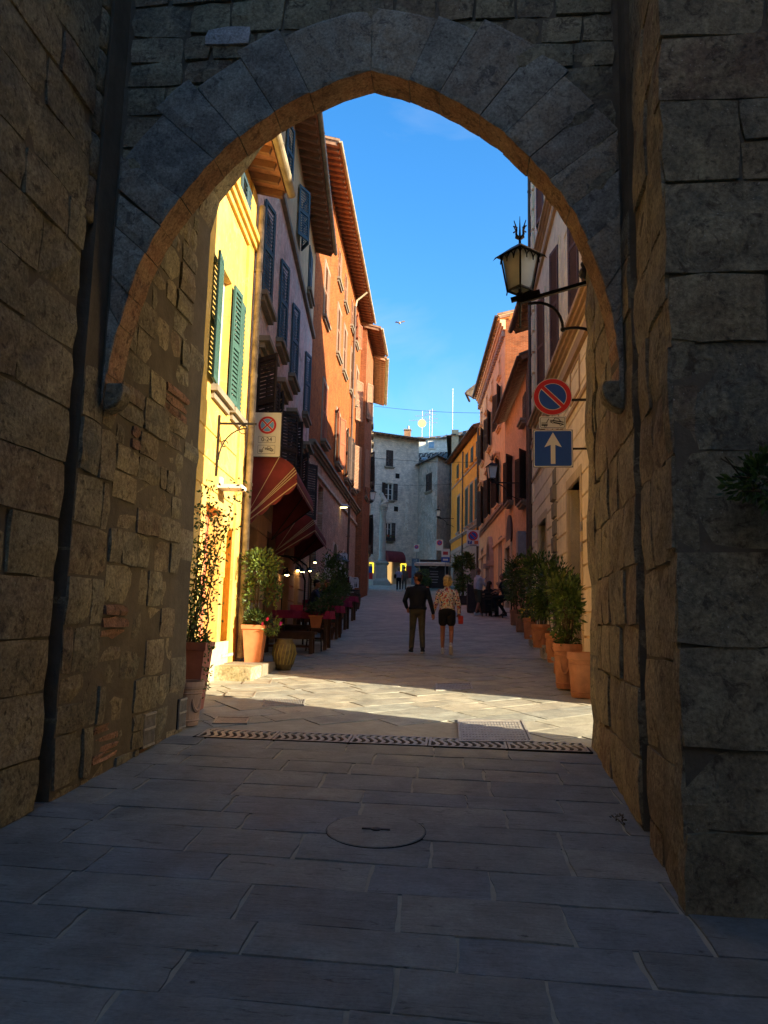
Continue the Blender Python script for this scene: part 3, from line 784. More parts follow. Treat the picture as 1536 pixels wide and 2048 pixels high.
def shutter_mesh(w, h, n=None):
    b = MB(); fr = .055; t = .035
    b.box(0, fr, -t/2, t/2, 0, h); b.box(w-fr, w, -t/2, t/2, 0, h)
    for z in (0, h-.08, h*.47): b.box(fr, w-fr, -t/2, t/2, z, z+.08)
    for z0, z1 in ((.08, h*.47), (h*.47+.08, h-.08)):
        k = max(3, int((z1-z0)/.075))
        for i in range(k):
            z = z0 + (z1-z0)*(i+.5)/k
            b.hexa([(fr, -t*.42, z-.032), (w-fr, -t*.42, z-.032), (w-fr, -t*.30, z-.036), (fr, -t*.30, z-.036),
                    (fr, t*.30, z+.036), (w-fr, t*.30, z+.036), (w-fr, t*.42, z+.030), (fr, t*.42, z+.030)])
    return b
SHM = {}
def shutter(parent, fc, a, z, w, h, mat, ang, dirn, d=.04):
    """hinged at a; dirn=+1 runs along +u when closed; ang opens it away from the wall"""
    key = (round(w, 2), round(h, 2), mat.name)
    if key not in SHM:
        o = shutter_mesh(w, h).build('shutter', mat, parent, world=False); SHM[key] = o.data
    else:
        o = bpy.data.objects.new('shutter', SHM[key]); COL.objects.link(o); o.parent = parent
    p = fc.P(a, z, d); o.location = p - parent.location
    d0 = fc.u*dirn; v = d0*cos(ang) + fc.n*sin(ang)
    o.rotation_euler.z = atan2(v.y, v.x)
    return o
def window(parent, fc, o, kind='closed', mat=None, surround=None, sill=True, glass=None, hood=False, pr=.09, ang=(1.75, 1.75), bars=True):
    a0, a1, z0, z1 = o; w = a1-a0; h = z1-z0
    b = MB()
    if bars:
        for aa, ab, za, zb in ((a0, a0+.06, z0, z1), (a1-.06, a1, z0, z1), (a0+.06, a1-.06, z0, z0+.06), (a0+.06, a1-.06, z1-.06, z1), ((a0+a1)/2-.04, (a0+a1)/2+.04, z0+.06, z1-.06)):
            b.fbox(fc, aa, ab, za, zb, -.19, -.12)
        for q in (.33, .66): b.fbox(fc, a0+.06, a1-.06, z0+h*q-.015, z0+h*q+.015, -.175, -.135)
    else: b.fbox(fc, a0, a1, z0, z0+.04, -.19, -.12)
    f = b.build('window', M_WHITE if mat is not M_SHG else M_WHITE, parent)
    b = MB(); b.fbox(fc, a0, a1, z0, z1, -.2, -.185); b.build('pane', glass or M_GLASS, f)
    if kind == 'closed':
        for s, a in ((1, a0), (-1, a1)): shutter(parent, fc, a, z0+.02, w/2-.004, h-.04, mat, 0, s, d=.03)
    elif kind == 'open':
        for s, a, an in ((1, a0, ang[0]), (-1, a1, ang[1])): shutter(parent, fc, a, z0+.02, w/2, h-.04, mat, an, s, d=.05)
    elif kind == 'awn':      # both leaves shut, pushed a little outwards
        for s, a in ((1, a0), (-1, a1)): shutter(parent, fc, a, z0+.02, w/2-.02, h-.04, mat, .22, s, d=.04)
    if surround:
        b = MB(); k = .13
        b.fbox(fc, a0-k, a0-.002, z0, z1, -.02, .03); b.fbox(fc, a1+.002, a1+k, z0, z1, -.02, .03); b.fbox(fc, a0-k, a1+k, z1+.002, z1+k, -.02, .04)
        b.build('window_surround', surround, parent)
    if sill:
        b = MB(); b.fbox(fc, a0-.16, a1+.16, z0-.10, z0-.004, -.05, pr+.06); b.fbox(fc, a0-.10, a1+.10, z0-.20, z0-.10, -.05, pr)
        b.build('sill', surround or M_SILL, parent)
    if hood:
        b = MB(); zz = z1+.28
        b.fbox(fc, a0-.22, a1+.22, zz, zz+.10, -.02, .28); b.fbox(fc, a0-.16, a1+.16, zz-.12, zz, -.02, .18); b.fbox(fc, a0-.12, a1+.12, zz-.24, zz-.12, -.02, .09)
        b.build('window_hood', surround or M_SILL, parent)
    return f
def win_px(fc, xl, xr, yt, yb):
    xm = (xl+xr)/2
    a0 = fc.hit(xl, (yt+yb)/2)[0]; a1 = fc.hit(xr, (yt+yb)/2)[0]; am = (a0+a1)/2
    z1 = fc.hit(xm, yt)[1]; z0 = fc.hit(xm, yb)[1]
    return [min(a0, a1), max(a0, a1), z0, z1]
def band(parent, fc, a0, a1, z, h, d, mat, name='string_course', steps=1):
    b = MB()
    for k in range(steps): b.fbox(fc, a0, a1, z+h*k/steps, z+h*(k+1)/steps-(.001 if k < steps-1 else 0), -.02, d*(k+1)/steps)
    return b.build(name, mat, parent)
def eave(parent, fc, a0, a1, z, over, sp=.36, pitch=.30, run=5.0, gut=M_GUTL, tmat=M_TILE, umat=M_TERRU, rmat=M_WOODR, rh=.13, gr=.085, endcap=True):
    """sloping roof with visible rafters, boards, tiles and a half-round gutter"""
    zf = z - over*pitch
    def S(a, d, dz=0): return fc.P(a, z - d*pitch + dz, d)       # roof underside surface
    b = MB()
    b.hexa([S(a0, over), S(a1, over), S(a1, -run), S(a0, -run), S(a0, over, .05), S(a1, over, .05), S(a1, -run, .05), S(a0, -run, .05)])
    rf = b.build('roof', umat, parent)
    n = max(1, int((a1-a0)/sp)); proto = None
    for i in range(n+1):
        a = a0 + .05 + (a1-a0-.1)*i/n
        b = MB(); w = .045
        if proto is None:
            b.hexa([S(a-w, over-.06, -rh), S(a+w, over-.06, -rh), S(a+w, -.25, -rh), S(a-w, -.25, -rh), S(a-w, over-.02, -.002), S(a+w, over-.02, -.002), S(a+w, -.25, -.002), S(a-w, -.25, -.002)])
            proto = b.build('rafter', rmat, rf); pa = a
        else:
            o = proto.copy(); COL.objects.link(o); o.location = proto.location + fc.u*(a-pa)
    # tiles: a corrugated sheet with ridges running down the slope
    b = MB(); m = int((a1-a0)/.11); pts = []
    for i in range(m+1):
        a = a0-.04 + (a1-a0+.08)*i/m; hgt = .055 + .085*(.5+.5*cos(pi*i)) + random.uniform(-.006, .006)
        pts.append((a, hgt))
    for (xa, ha), (xb, hb) in zip(pts, pts[1:]):
        q = [S(xa, over+.06, ha), S(xb, over+.06, hb), S(xb, -run, hb), S(xa, -run, ha)]
        b.face(q)
        b.face([S(xa, over+.06, .05), S(xb, over+.06, .05), q[1], q[0]])
        b.face([S(xa, -run-4, ha-1.25), q[3], q[2], S(xb, -run-4, hb-1.25)])
    for a_, sg in ((a0-.04, 1), (a1+.04, -1)):
        b.face([S(a_, over+.06, .04), S(a_, -run, .04), S(a_, -run, .13), S(a_, over+.06, .13)])
    b.build('tile_covering', tmat, rf)
    if gut:
        b = MB(); pr = []
        k = 8
        for i in range(k+1):
            t = pi*i/k; pr.append((over+gr+.02 - gr*cos(t), zf+.02 - gr*sin(t)))
        for (da, za), (db, zb) in zip(pr, pr[1:]):
            b.face([fc.P(a0-.05, za, da), fc.P(a1+.05, za, da), fc.P(a1+.05, zb, db), fc.P(a0-.05, zb, db)])
            b.face([fc.P(a0-.05, za+.006, da), fc.P(a0-.05, zb+.006, db), fc.P(a1+.05, zb+.006, db), fc.P(a1+.05, za+.006, da)])
        for a_ in (a0-.05, a1+.05): b.face([fc.P(a_, za_, da_) for da_, za_ in pr])
        for i in range(int((a1-a0)/1.0)):
            a_ = a0+.5+i; b.fbox(fc, a_-.015, a_+.015, zf+.015, zf+.03, over-.02, over+2*gr+.03)
        b.build('gutter', gut, parent)
    return rf
def pipe(parent, fc, a, z0, z1, d=.12, r=.055, mat=M_RUSTP, name='downpipe'):
    b = MB(); n = 8; pts = [fc.P(a, z0+(z1-z0)*i/n, d) for i in range(n+1)]; b.tube(pts, r, 10)
    for i in range(int((z1-z0)/2)):
        z = z0+1+i*2; b.tube([fc.P(a, z, d), fc.P(a, z+.05, d)], r+.012, 10); b.bar(fc.P(a, z+.02, 0), fc.P(a, z+.02, d), .02)
    return b.build(name, mat, parent, smooth=False)
def groove_blocks(parent, fc, a0, a1, z0, z1, hs, d, mat, skip=(), lens=None, name='rusticated_block', gap=.022):
    """banded rustication: each block a piece with recessed joints"""
    z = z0; r = 0
    while z < z1-.1:
        h = min(hs, z1-z); segs = [(a0, a1)]
        for s in skip:
            if s[2] < z+h*.6 and s[3] > z+h*.4:
                ns = []
                for p, q in segs:
                    if s[1] <= p or s[0] >= q: ns.append((p, q)); continue
                    if s[0] > p: ns.append((p, s[0]))
                    if s[1] < q: ns.append((s[1], q))
                segs = ns
        for p, q in segs:
            if lens:
                x = p - (lens*.5 if r % 2 else 0)
                while x < q:
                    xa, xb = max(p, x), min(q, x+lens)
                    if xb-xa > .1: 
                        b = MB(); blk(b, fc, xa+gap*.3, xb-gap*.3, z+gap/2, z+h-gap/2, d); b.build(name, mat, parent)
                    x += lens
            elif q-p > .1:
                b = MB(); blk(b, fc, p, q, z+gap/2, z+h-gap/2, d); b.build(name, mat, parent)
        z += h; r += 1
def blk(b, fc, a0, a1, z0, z1, d, e=.012):
    P = fc.P
    o = [P(a0, z0, 0.002), P(a1, z0, 0.002), P(a1, z1, 0.002), P(a0, z1, 0.002)]
    i = [P(a0+e, z0+e, d), P(a1-e, z0+e, d), P(a1-e, z1-e, d), P(a0+e, z1-e, d)]
    fs = [(4, 5, 6, 7), (0, 1, 5, 4), (1, 2, 6, 5), (2, 3, 7, 6), (3, 0, 4, 7)]
    if fc.side < 0: fs = [tuple(reversed(f)) for f in fs]
    b.mesh(o+i, fs)

# plan of the street, corner by corner
cL0 = (-3.49, 7.95); cL1 = corner(499, 640, (-3.75, 11.7), -.073)
cL2 = corner(624, 700, cL1, -.1053); cL3 = corner(719, 800, cL2, -.0325)
FY, FP, FO = Fac(cL0, cL1, 1), Fac(cL1, cL2, 1), Fac(cL2, cL3, 1)
cR1 = corner(1068, 1000, (2.2, 9.9), -.0054); FB = Fac((2.2, 10.25), cR1, -1)
cR2a = (2.92, cR1[1]+.02); cR2 = corner(1010, 1000, cR2a, -.046); FR = Fac(cR2a, cR2, -1)
cR3 = corner(959, 950, cR2, -.0623); FA = Fac(cR2, cR3, -1)
cR4 = corner(903, 1000, cR3, -.1636); FN = Fac(cR3, cR4, -1)
print('corners', cL1, cL2, cL3, cR1, cR2, cR3, cR4)

# ---- yellow house (left, nearest)
yh = fac_empty('yellow_house', 'bright yellow sunlit house with green shutters, first beyond the gate on the left', FY)
wA = win_px(FY, 432, 451, 600, 815); wA[2] = 5.02; wA[3] = wA[2]+2.0
wB = [FY.hit(466, 760)[0], 0, 5.02, 7.02]; wB[1] = FY.hit(483, 760)[0]
wA = [wA[0]-.05, wA[0]+.75, wA[2], wA[3]]
wC = [FY.hit(483, 400)[0]-.15, 0, 8.33, 9.2]; wC[1] = min(wC[0]+.9, FY.L-.12)
doorY = [FY.hit(400, 1200)[0], FY.hit(437, 1200)[0], gz(9), 3.25]
nicheY = [FY.hit(447, 1150)[0], FY.hit(468, 1150)[0], gz(12)+.35, 3.1]
ops = [wA, wB, wC, doorY, nicheY]
b = MB(); wall_grid(b, FY, 0, FY.L, -.2, 9.5, ops, [(99, 0)], rev=.30); b.build('wall', M_YEL, yh)
body(FY, 0, FY.L, -.2, 9.5, 9, -.32).build('house_core', M_YEL, yh)
window(yh, FY, wA, 'open', M_SHG, ang=(3.05, 3.05), surround=None, pr=.05)
window(yh, FY, wB, 'closed', M_SHG, pr=.05); window(yh, FY, wC, 'closed', M_SHB, sill=False)
band(yh, FY, FY.hit(440, 390)[0]-2.5, FY.L+.02, FY.hit(480, 458)[1]+.02, .34, .15, M_YEL, 'cornice', 3)
groove_blocks(yh, FY, 0, FY.L-.55, 2.2, 4.72, .42, .02, M_YEL, skip=[doorY, [nicheY[0], nicheY[1], 0, 3.2]], name='plaster_course')
b = MB(); b.fbox(FY, FY.L-.5, FY.L-.02, 0.2, 9.4, 0.002, .05); b.build('pilaster', M_YEL, yh)
b = MB(); b.fbox(FY, 0, FY.L-.5, .3, 1.2, .002, .035); b.build('plinth', M_CREAM, yh)
d0, d1 = doorY[0], doorY[1]
b = MB(); b.fbox(FY, d0, d1, doorY[2], doorY[3], -.26, -.22)
b.fbox(FY, d0+.12, d1-.12, doorY[2]+1.35, doorY[3]-.25, -.22, -.19); b.fbox(FY, d0+.12, d1-.12, doorY[2]+.15, doorY[2]+1.2, -.22, -.19)
b.build('door', m_plain('salmon door paint', (.55, .17, .09), .6), yh)
b = MB(); b.fbox(FY, nicheY[0], nicheY[1], nicheY[2], nicheY[3], -.29, -.26); b.build('niche_back', M_YEL, yh)
b = MB(); pts = []
c_ = (nicheY[0]+nicheY[1])/2; r_ = (nicheY[1]-nicheY[0])/2
for i in range(9):
    t = pi*i/8; pts.append((c_-r_*cos(t), nicheY[3]-.45+ .45*sin(t)))
for (xa, za), (xb, zb) in zip(pts, pts[1:]):
    b.face([FY.P(xa, za, -.001), FY.P(xb, zb, -.001), FY.P(xb, nicheY[3]+.002, -.001), FY.P(xa, nicheY[3]+.002, -.001)])
    b.face([FY.P(xa, za, -.001), FY.P(xb, zb, -.001), FY.P(xb, zb, -.25), FY.P(xa, za, -.25)])
b.build('niche_arch', M_YEL, yh)
b = MB(); b.fbox(FY, nicheY[0]-.02, nicheY[1]+.02, nicheY[2]-.05, nicheY[2]+.0, -.25, .06); b.build('marble_threshold', M_PALEST, yh)
b = MB(); q = FY.hit(440, 870); a_, z_ = q
b.bar(FY.P(a_-.25, z_-.7, .04), FY.P(a_-.25, z_+.25, .04), .03); b.bar(FY.P(a_-.25, z_+.12, .04), FY.P(a_-.25, z_+.12, .62), .03)
pts = [FY.P(a_-.25, z_-.45+.5*sin(t), .06+.42*(1-cos(t))) for t in [pi/2*k/8 for k in range(9)]]; b.tube(pts, .011, 6)
for cc, rr in ((.42, .07), (.14, .05)):
    b.tube([FY.P(a_-.25, z_+.03-(.42-cc)*.8+rr*sin(t), cc+rr*cos(t)) for t in [2*pi*k/10 for k in range(9)]], .009, 6)
br = b.build('iron_wall_bracket', M_IRON); br.location = (0, 0, 0)
tag(br, 'scrolled wrought-iron bracket on the yellow wall above the door', 'bracket')
b = MB(); q = FY.hit(432, 970); b.fbox(FY, q[0], q[0]+.35, q[1]-.04, q[1]+.02, 0, .40); b.fbox(FY, q[0]+.1, q[0]+.25, q[1]-.02, q[1]+.15, 0, .05)
tag(b.build('wall_lamp', M_WHITE), 'small flat white wall lamp over the door of the yellow house', 'lamp')
pipe(yh, FY, FY.L-.03, .9, 9.2, .14, .06, M_RUSTP)
eave(yh, FY, 0, FY.L+.02, 9.62, .56, sp=.45, pitch=.22, run=3)

# ---- pink house
ph = fac_empty('pink_house', 'tall faded pink and grey plaster house with blue shutters in shade, left side', FP)
PU = [(525, 546, 408, 530), (558, 573, 512, 628), (582, 594, 598, 704), (608.5, 618.5, 695, 778)]
PA = [(571, 582, 232, 322), (595, 609, 352, 442), (617, 624.5, 480, 558)]
PL = [(509, 527, 690, 820), (531, 543, 735, 842), (551, 573, 772, 915), (568, 588, 838, 950), (597, 616, 880, 985)]
U = [win_px(FP, *w) for w in PU]; A_ = [win_px(FP, *w) for w in PA]
zt = U[1][2]; 
for w in U: w[1] = w[0]+1.1; w[2] = 7.95; w[3] = 9.95
for w in A_: w[1] = w[0]+1.0; w[2] = 12.0; w[3] = 13.5
av = [FP.hit(x, y)[0] for x, y in ((512, 750), (540, 800), (562, 850), (585, 895), (606, 930))]
print('pink', U, A_, av, [FP.hit(x, y) for x, y in ((560, 915), (606, 985), (597, 880), (518, 690))])
Lw = []
for i, w in enumerate(U): Lw.append([w[0], w[0]+1.1, 4.75, 6.6])
gd = [[.6, 2.0, .7, 3.4], [3.2, 5.0, .8, 3.5], [6.2, 7.6, 1.1, 3.7], [9.0, 10.2, 1.4, 3.8]]
ops = U+A_+Lw+gd
b = MB(); wall_grid(b, FP, 0, FP.L, .2, 14.4, ops, [(4.3, 1), (11.6, 0), (99, 2)], rev=.28); b.build('wall', [M_PINK, M_CREAM, M_CREAM], ph)
M_ATT = m_plaster('pale attic plaster', (.60, .45, .26), (.40, .30, .22), .5, .4, streak=.4, seed=31)
ph.children[0].data.materials[2] = M_ATT
M_PGR = m_plaster('peach ground floor plaster', (.50, .29, .18), (.35, .24, .16), .4, .2, seed=33); ph.children[0].data.materials[1] = M_PGR
body(FP, 0, FP.L, .2, 14.4, 9).build('house_core', M_PINK, ph)
for w in U: window(ph, FP, w, 'awn', M_SHB, surround=None, pr=.12)
window(ph, FP, A_[0], 'awn', M_SHB, sill=False); window(ph, FP, A_[1], 'open', M_SHB, ang=(.5, .5), sill=False); window(ph, FP, A_[2], 'closed', M_SHB)
for i, w in enumerate(Lw): window(ph, FP, w, 'open', M_SHD, hood=True, ang=(2.7, 2.45) if i % 2 else (2.3, 2.75), pr=.1)
for g in gd: 
    b = MB(); b.fbox(FP, g[0], g[1], g[2], g[3], -.27, -.2); b.build('shop_door', M_WOOD, ph)
band(ph, FP, 0, FP.L, 11.2, .16, .10, M_SILL, 'string_course'); band(ph, FP, 0, FP.L, 4.25, .20, .12, M_SILL, 'string_course', 2)
groove_blocks(ph, FP, 0, FP.L, .8, 4.2, .42, .03, M_PGR, skip=gd, name='plaster_course')
eave(ph, FP, -.3, FP.L-.02, 14.5, .62, sp=.37, pitch=.26, run=5, gr=.065)
# neighbour eave end that shows under the arch above the pink wall
# ---- orange house
oh = fac_empty('orange_house', 'tall orange brick and plaster house with long rafters, sunlit above and shaded below', FO)
OP = [(642, 657, 765, 868, 'closed'), (668, 683, 812, 905, 'open'), (697, 707, 850, 935, 'open'), (645, 662, 575, 672, 'closed'),
      (674, 681, 645, 722, 'closed'), (687, 692, 684, 752, 'closed'), (676, 684, 502, 568, 'closed'), (689, 695, 548, 606, 'closed'),
      (703, 708, 600, 650, 'closed'), (710, 714, 632, 680, 'closed')]
ow = []
rows = {0: (8.3, 10.6), 1: (13.0, 15.1), 2: (16.2, 17.6)}
for xs, ym, r in (((644, 657), 815, 0), ((671, 680), 870, 0), ((690, 696), 900, 0), ((703, 707), 925, 0), ((647, 661), 620, 1), ((673.5, 680), 680, 1), ((686, 691), 715, 1), ((700, 704), 750, 1), ((711, 714), 790, 1),
                  ((676, 683), 535, 2), ((689, 694.5), 577, 2), ((702, 707), 625, 2), ((711, 714), 650, 2)):
    a0 = FO.hit(xs[0], ym)[0]; w = 1.15 if r < 2 else 1.0
    ow.append([a0, a0+w, *rows[r]])
ar = [[FO.hit(x, 1090)[0], FO.hit(x2, 1090)[0]] for x, x2 in ((666, 681), (686, 693))]
oa = []
for (p, q) in ar: oa.append([p, p+1.8, 1.5, 4.9])
gw = [[FO.hit(636, 1000)[0], FO.hit(646, 1000)[0], 4.8, 6.6]]
gd2 = [[1.0, 2.6, 1.5, 4.2]]
ops = ow+oa+gw+gd2
print('orange', FO.L, [(round(w[0], 1)) for w in ow], ar, gw)
ops = [o for o in ops if o[1] < FO.L-.1]
b = MB(); wall_grid(b, FO, 0, FO.L, .5, 18.6, ops, [(7.35, 1), (99, 0)], rev=.28); b.build('wall', [M_ORBR, M_BRLOW], oh)
body(FO, 0, FO.L, .5, 18.6, 9).build('house_core', M_BRLOW, oh)
kinds = ['closed', 'open', 'open', 'open', 'closed', 'closed', 'closed', 'closed', 'closed', 'closed', 'closed', 'closed', 'open']
for w, k in zip(ow, kinds):
    if w[1] >= FO.L-.1: continue
    mt = M_SHT if k == 'closed' else M_SHR
    if w[2] < 9 and w[0] > 6: mt = M_SHD
    if w[2] < 9 and 2 < w[0] < 8.5: mt = M_SHR
    window(oh, FO, w, k, mt, surround=M_SILL if w[2] < 14 else None, ang=(2.85, 2.8), pr=.16 if w[2] < 10 else .08)
for o_ in oa:
    if o_[1] > FO.L-.1: continue
    c_ = (o_[0]+o_[1])/2; r_ = (o_[1]-o_[0])/2; b = MB()
    pts = [(c_-r_*cos(pi*i/10), 3.85+1.05*sin(pi*i/10)) for i in range(11)]
    for (xa, za), (xb, zb) in zip(pts, pts[1:]):
        b.face([FO.P(xa, za, -.001), FO.P(xb, zb, -.001), FO.P(xb, 4.902, -.001), FO.P(xa, 4.902, -.001)])
        b.face([FO.P(xa, za, -.001), FO.P(xb, zb, -.001), FO.P(xb, zb, -.27), FO.P(xa, za, -.27)])
    b.build('arch_head', M_BRLOW, oh); b = MB(); b.fbox(FO, o_[0], o_[1], 1.5, 4.9, -.28, -.25); b.build('shop_door', M_DARK, oh)
for g in gd2+gw: b = MB(); b.fbox(FO, g[0], g[1], g[2], g[3], -.28, -.2); b.build('blocked_window' if g in gw else 'shop_door', M_SILL if g in gw else M_WOOD, oh)
band(oh, FO, 0, FO.L, 7.35, .30, .24, M_SILL, 'string_course', 3); band(oh, FO, 0, FO.L, 6.75, .12, .08, M_BRLOW, 'string_course')
q = FO.hit(700, 800)[0]; pipe(oh, FO, q, 2.6, 17.5, .13, .06, M_GUTD)
b = MB(); b.tube([FO.P(q, 17.4, .13), FO.P(q, 17.8, .2), FO.P(q, 18.25, .72)], .05, 8); b.build('downpipe_elbow', M_GUTL, oh)
eave(oh, FO, -.1, FO.L+.1, 18.7, .68, sp=.37, pitch=.26, run=5, gr=.065)
M_LUNIT = m_plain('pale condenser box', (.4, .4, .4), .5)
# projecting brick bay and the houses beyond it
cL4a = (cL3[0]+.33, cL3[1]+.02); cL4 = corner(740, 800, cL4a, -.0325)
FT = Fac(cL4a, (cL4a[0]-.1, cL4a[1]+4.2), 1)
bt = fac_empty('brick_tower_house', 'narrow red brick house with its rafters level with the orange one, projecting into the street', FT)
fz = Fac((cL4a[0]-6, cL4a[1]), cL4a, 1)
tw = [[FT.hit(735, 700)[0]-.4, 0, 13.3, 15.2], [FT.hit(735, 850)[0]-.5, 0, 8.6, 10.6]]
for w in tw: w[0] = max(.7, min(w[0], 2.4)); w[1] = w[0]+1.0
b = MB(); wall_grid(b, FT, 0, FT.L, 1, 18.2, tw, [(99, 0)]); wall_grid(b, fz, 0, fz.L, 1, 18.2, [], [(99, 0)]); b.build('wall', M_BRICK, bt)
body(FT, .01, FT.L, 1, 18.2, 8).build('house_core', M_BRICK, bt)
for w in tw: window(bt, FT, w, 'closed', M_SHT)
sh = shutter(bt, FT, .5, 13.0, .6, 2.1, M_SHT, .5, 1); sh2 = shutter(bt, FT, .35, 9.0, .6, 2.2, M_SHT, .4, 1)
shutter(bt, FO, FO.L-2.2, 12.2, .7, 2.2, M_SHT, .45, 1); shutter(bt, FO, FO.L-2.2, 8.4, .7, 2.4, M_SHT, .45, 1)
eave(bt, FT, -.1, FT.L+.1, 18.3, .75, sp=.37, pitch=.26, run=4)
FL5 = Fac((FT.p1.x-.05, FT.p1.y+.02), (FT.p1.x-1.1, FT.p1.y+10), 1)
lh = fac_empty('pale_yellow_house', 'narrow pale yellow house at the far end of the left row', FL5)
lw = [[1.2+i*2.6, 2.2+i*2.6, z, z+1.9] for i in range(3) for z in (6.2, 10.2, 14.0)]
b = MB(); wall_grid(b, FL5, 0, FL5.L, 1, 17.9, lw, [(5.5, 1), (99, 0)]); b.build('wall', [M_CREAM, M_ROSE], lh)
body(FL5, .01, FL5.L, 1, 17.9, 8).build('house_core', M_CREAM, lh)
for w in lw: window(lh, FL5, w, 'open' if w[2] < 12 else 'closed', M_SHD, ang=(2.7, 2.7))
eave(lh, FL5, -.05, FL5.L+.1, 18.1, .85, sp=.4, pitch=.28, run=4, umat=M_CREAM, rmat=M_TERRU)

# ---- beige house (right, nearest)
bh = fac_empty('beige_house', 'beige rusticated house with violet-brown shutters, nearest on the right beyond the gate', FB)
def sw(x, y): return FB.hit(x, y)[0]
bw = []
for xs, ym in (((1144.5, 1161.5), 560), ((1108, 1120.5), 650), ((1082, 1092), 740)):
    a1_, a0_ = sw(xs[0], ym), sw(xs[1], ym); bw.append([a0_, a1_, 7.36, 9.9])
bw2 = [[w[0], w[1], 12.0, 14.2] for w in bw]
bd = [[sw(1167, 1050), sw(1141, 1050), gz(13), 4.2], [sw(1096.7, 1100), sw(1080.5, 1100), gz(17), 4.15]]
print('beige', FB.L, bw, bd)
ops = bw+bw2+bd
b = MB(); wall_grid(b, FB, 0, FB.L, .2, 17.5, ops, [(99, 0)], rev=.45); b.build('wall', M_BEIGE, bh)
body(FB, 0, FB.L, .2, 17.5, 9, -.47).build('house_core', M_BEIGE, bh)
for w in bw+bw2: window(bh, FB, w, 'awn', M_SHP, surround=M_BEIGE, sill=True, pr=.05)
groove_blocks(bh, FB, 0, FB.L, 1.0, 6.45, .40, .045, M_TRIM if False else M_BEIGE, skip=[[d[0]-.12, d[1]+.12, 0, d[3]+.1] for d in bd], lens=None)
band(bh, FB, 0, FB.L+.02, 6.48, .12, .10, M_TRIM); band(bh, FB, 0, FB.L+.02, 6.60, .22, .05, M_TRIM, 'frieze'); band(bh, FB, 0, FB.L+.04, 7.02, .26, .18, M_TRIM, 'cornice', 3)
band(bh, FB, 0, FB.L+.02, 10.95, .16, .07, M_TRIM); band(bh, FB, 0, FB.L+.04, 11.5, .24, .16, M_TRIM, 'cornice', 3)
band(bh, FB, 0, FB.L+.04, 5.55, .07, .08, M_TRIM)
for w in bw:   # sunk panels between the windows
    b = MB(); a = w[1]+.45
    for (p, q, r, s) in ((a, a+.5, 7.5, 7.56), (a, a+.5, 9.6, 9.66), (a, a+.06, 7.56, 9.6), (a+.44, a+.5, 7.56, 9.6)): b.fbox(FB, p, q, r, s, .0, .02)
    b.build('wall_panel', M_BEIGE, bh)
    b = MB()
    for (p, q, r, s) in ((w[0]-.05, w[1]+.05, 5.72, 5.77), (w[0]-.05, w[1]+.05, 6.35, 6.40), (w[0]-.05, w[0], 5.77, 6.35), (w[1], w[1]+.05, 5.77, 6.35)): b.fbox(FB, p, q, r, s, .04, .065)
    b.build('wall_panel', M_TRIM, bh)
for i in range(24):     # quoins at the far corner
    z = 1.2+i*.62; b = MB(); b.fbox(FB, FB.L-.5, FB.L-.1-.12*(i % 2), z+.02, z+.56, .01, .075); b.build('quoin', M_BEIGE, bh)
for dd, mt in zip(bd, (M_SHD, M_DARK)):
    b = MB()
    for (p, q, r, s) in ((dd[0]-.16, dd[0], dd[2], dd[3]+.18), (dd[1], dd[1]+.16, dd[2], dd[3]+.18), (dd[0], dd[1], dd[3], dd[3]+.18)): b.fbox(FB, p, q, r, s, -.44, .06)
    f = b.build('door_frame', M_CREAM, bh); b = MB(); b.fbox(FB, dd[0], dd[1], dd[2], dd[3], -.46, -.38)
    for k in range(2): b.fbox(FB, dd[0]+.1+(dd[1]-dd[0])*k/2, dd[0]-.1+(dd[1]-dd[0])*(k+1)/2, dd[2]+.3, dd[3]-.3, -.38, -.36)
    b.build('door', mt, bh)
# worn old pier of bare stone between the doors
b = MB(); a = sw(1115, 1100)
random.seed(31)
for i in range(9):
    z = 1.6+i*.38; w_ = random.uniform(.22, .36); blk(b, FB, a-w_, a+w_*.9, z, z+.37, .075+random.uniform(0, .05), .03)
b.build('worn_stone_pier', M_SILL, bh)
for zz, aa in ((3.2, sw(1173, 1180)), (2.85, sw(1173, 1180))):
    b = MB(); b.fbox(FB, aa, aa+.12, zz, zz+.16, .05, .08); b.build('doorbell_plate', M_GALV, bh)
pipe(bh, FB, FB.L-.04, 1.4, 17, .10, .05, M_GUTD)
eave(bh, FB, 0, FB.L+.1, 17.7, 1.0, run=4, gut=M_GUTD)
# ledges at the foot of the beige house
for i, (xa, xb, yv) in enumerate(((1096, 1131, 1335), (1071, 1096, 1302), (1049, 1070, 1278))):
    g0_, g1_ = ground(xb, yv+18), ground(xa, yv+10)
    b = MB(); y0, y1 = g0_.y, g1_.y; zt_ = gz(y0)+.30
    b.box(min(g0_.x, g1_.x)+.10, 2.3, y0, y1, gz(y0)-.05, zt_-.06); b.box(min(g0_.x, g1_.x)+.06, 2.3, y0-.03, y1+.02, zt_-.06, zt_)
    lo = b.build('stone_ledge', M_PALEST if i else M_PALEST)
    tag(lo, ['nearest pale stone ledge carrying the pots at the beige wall', 'middle pale stone ledge carrying the pots at the beige wall', 'farthest pale stone ledge under the pots at the beige wall'][i], 'ledge', 'stone ledges under the pots')

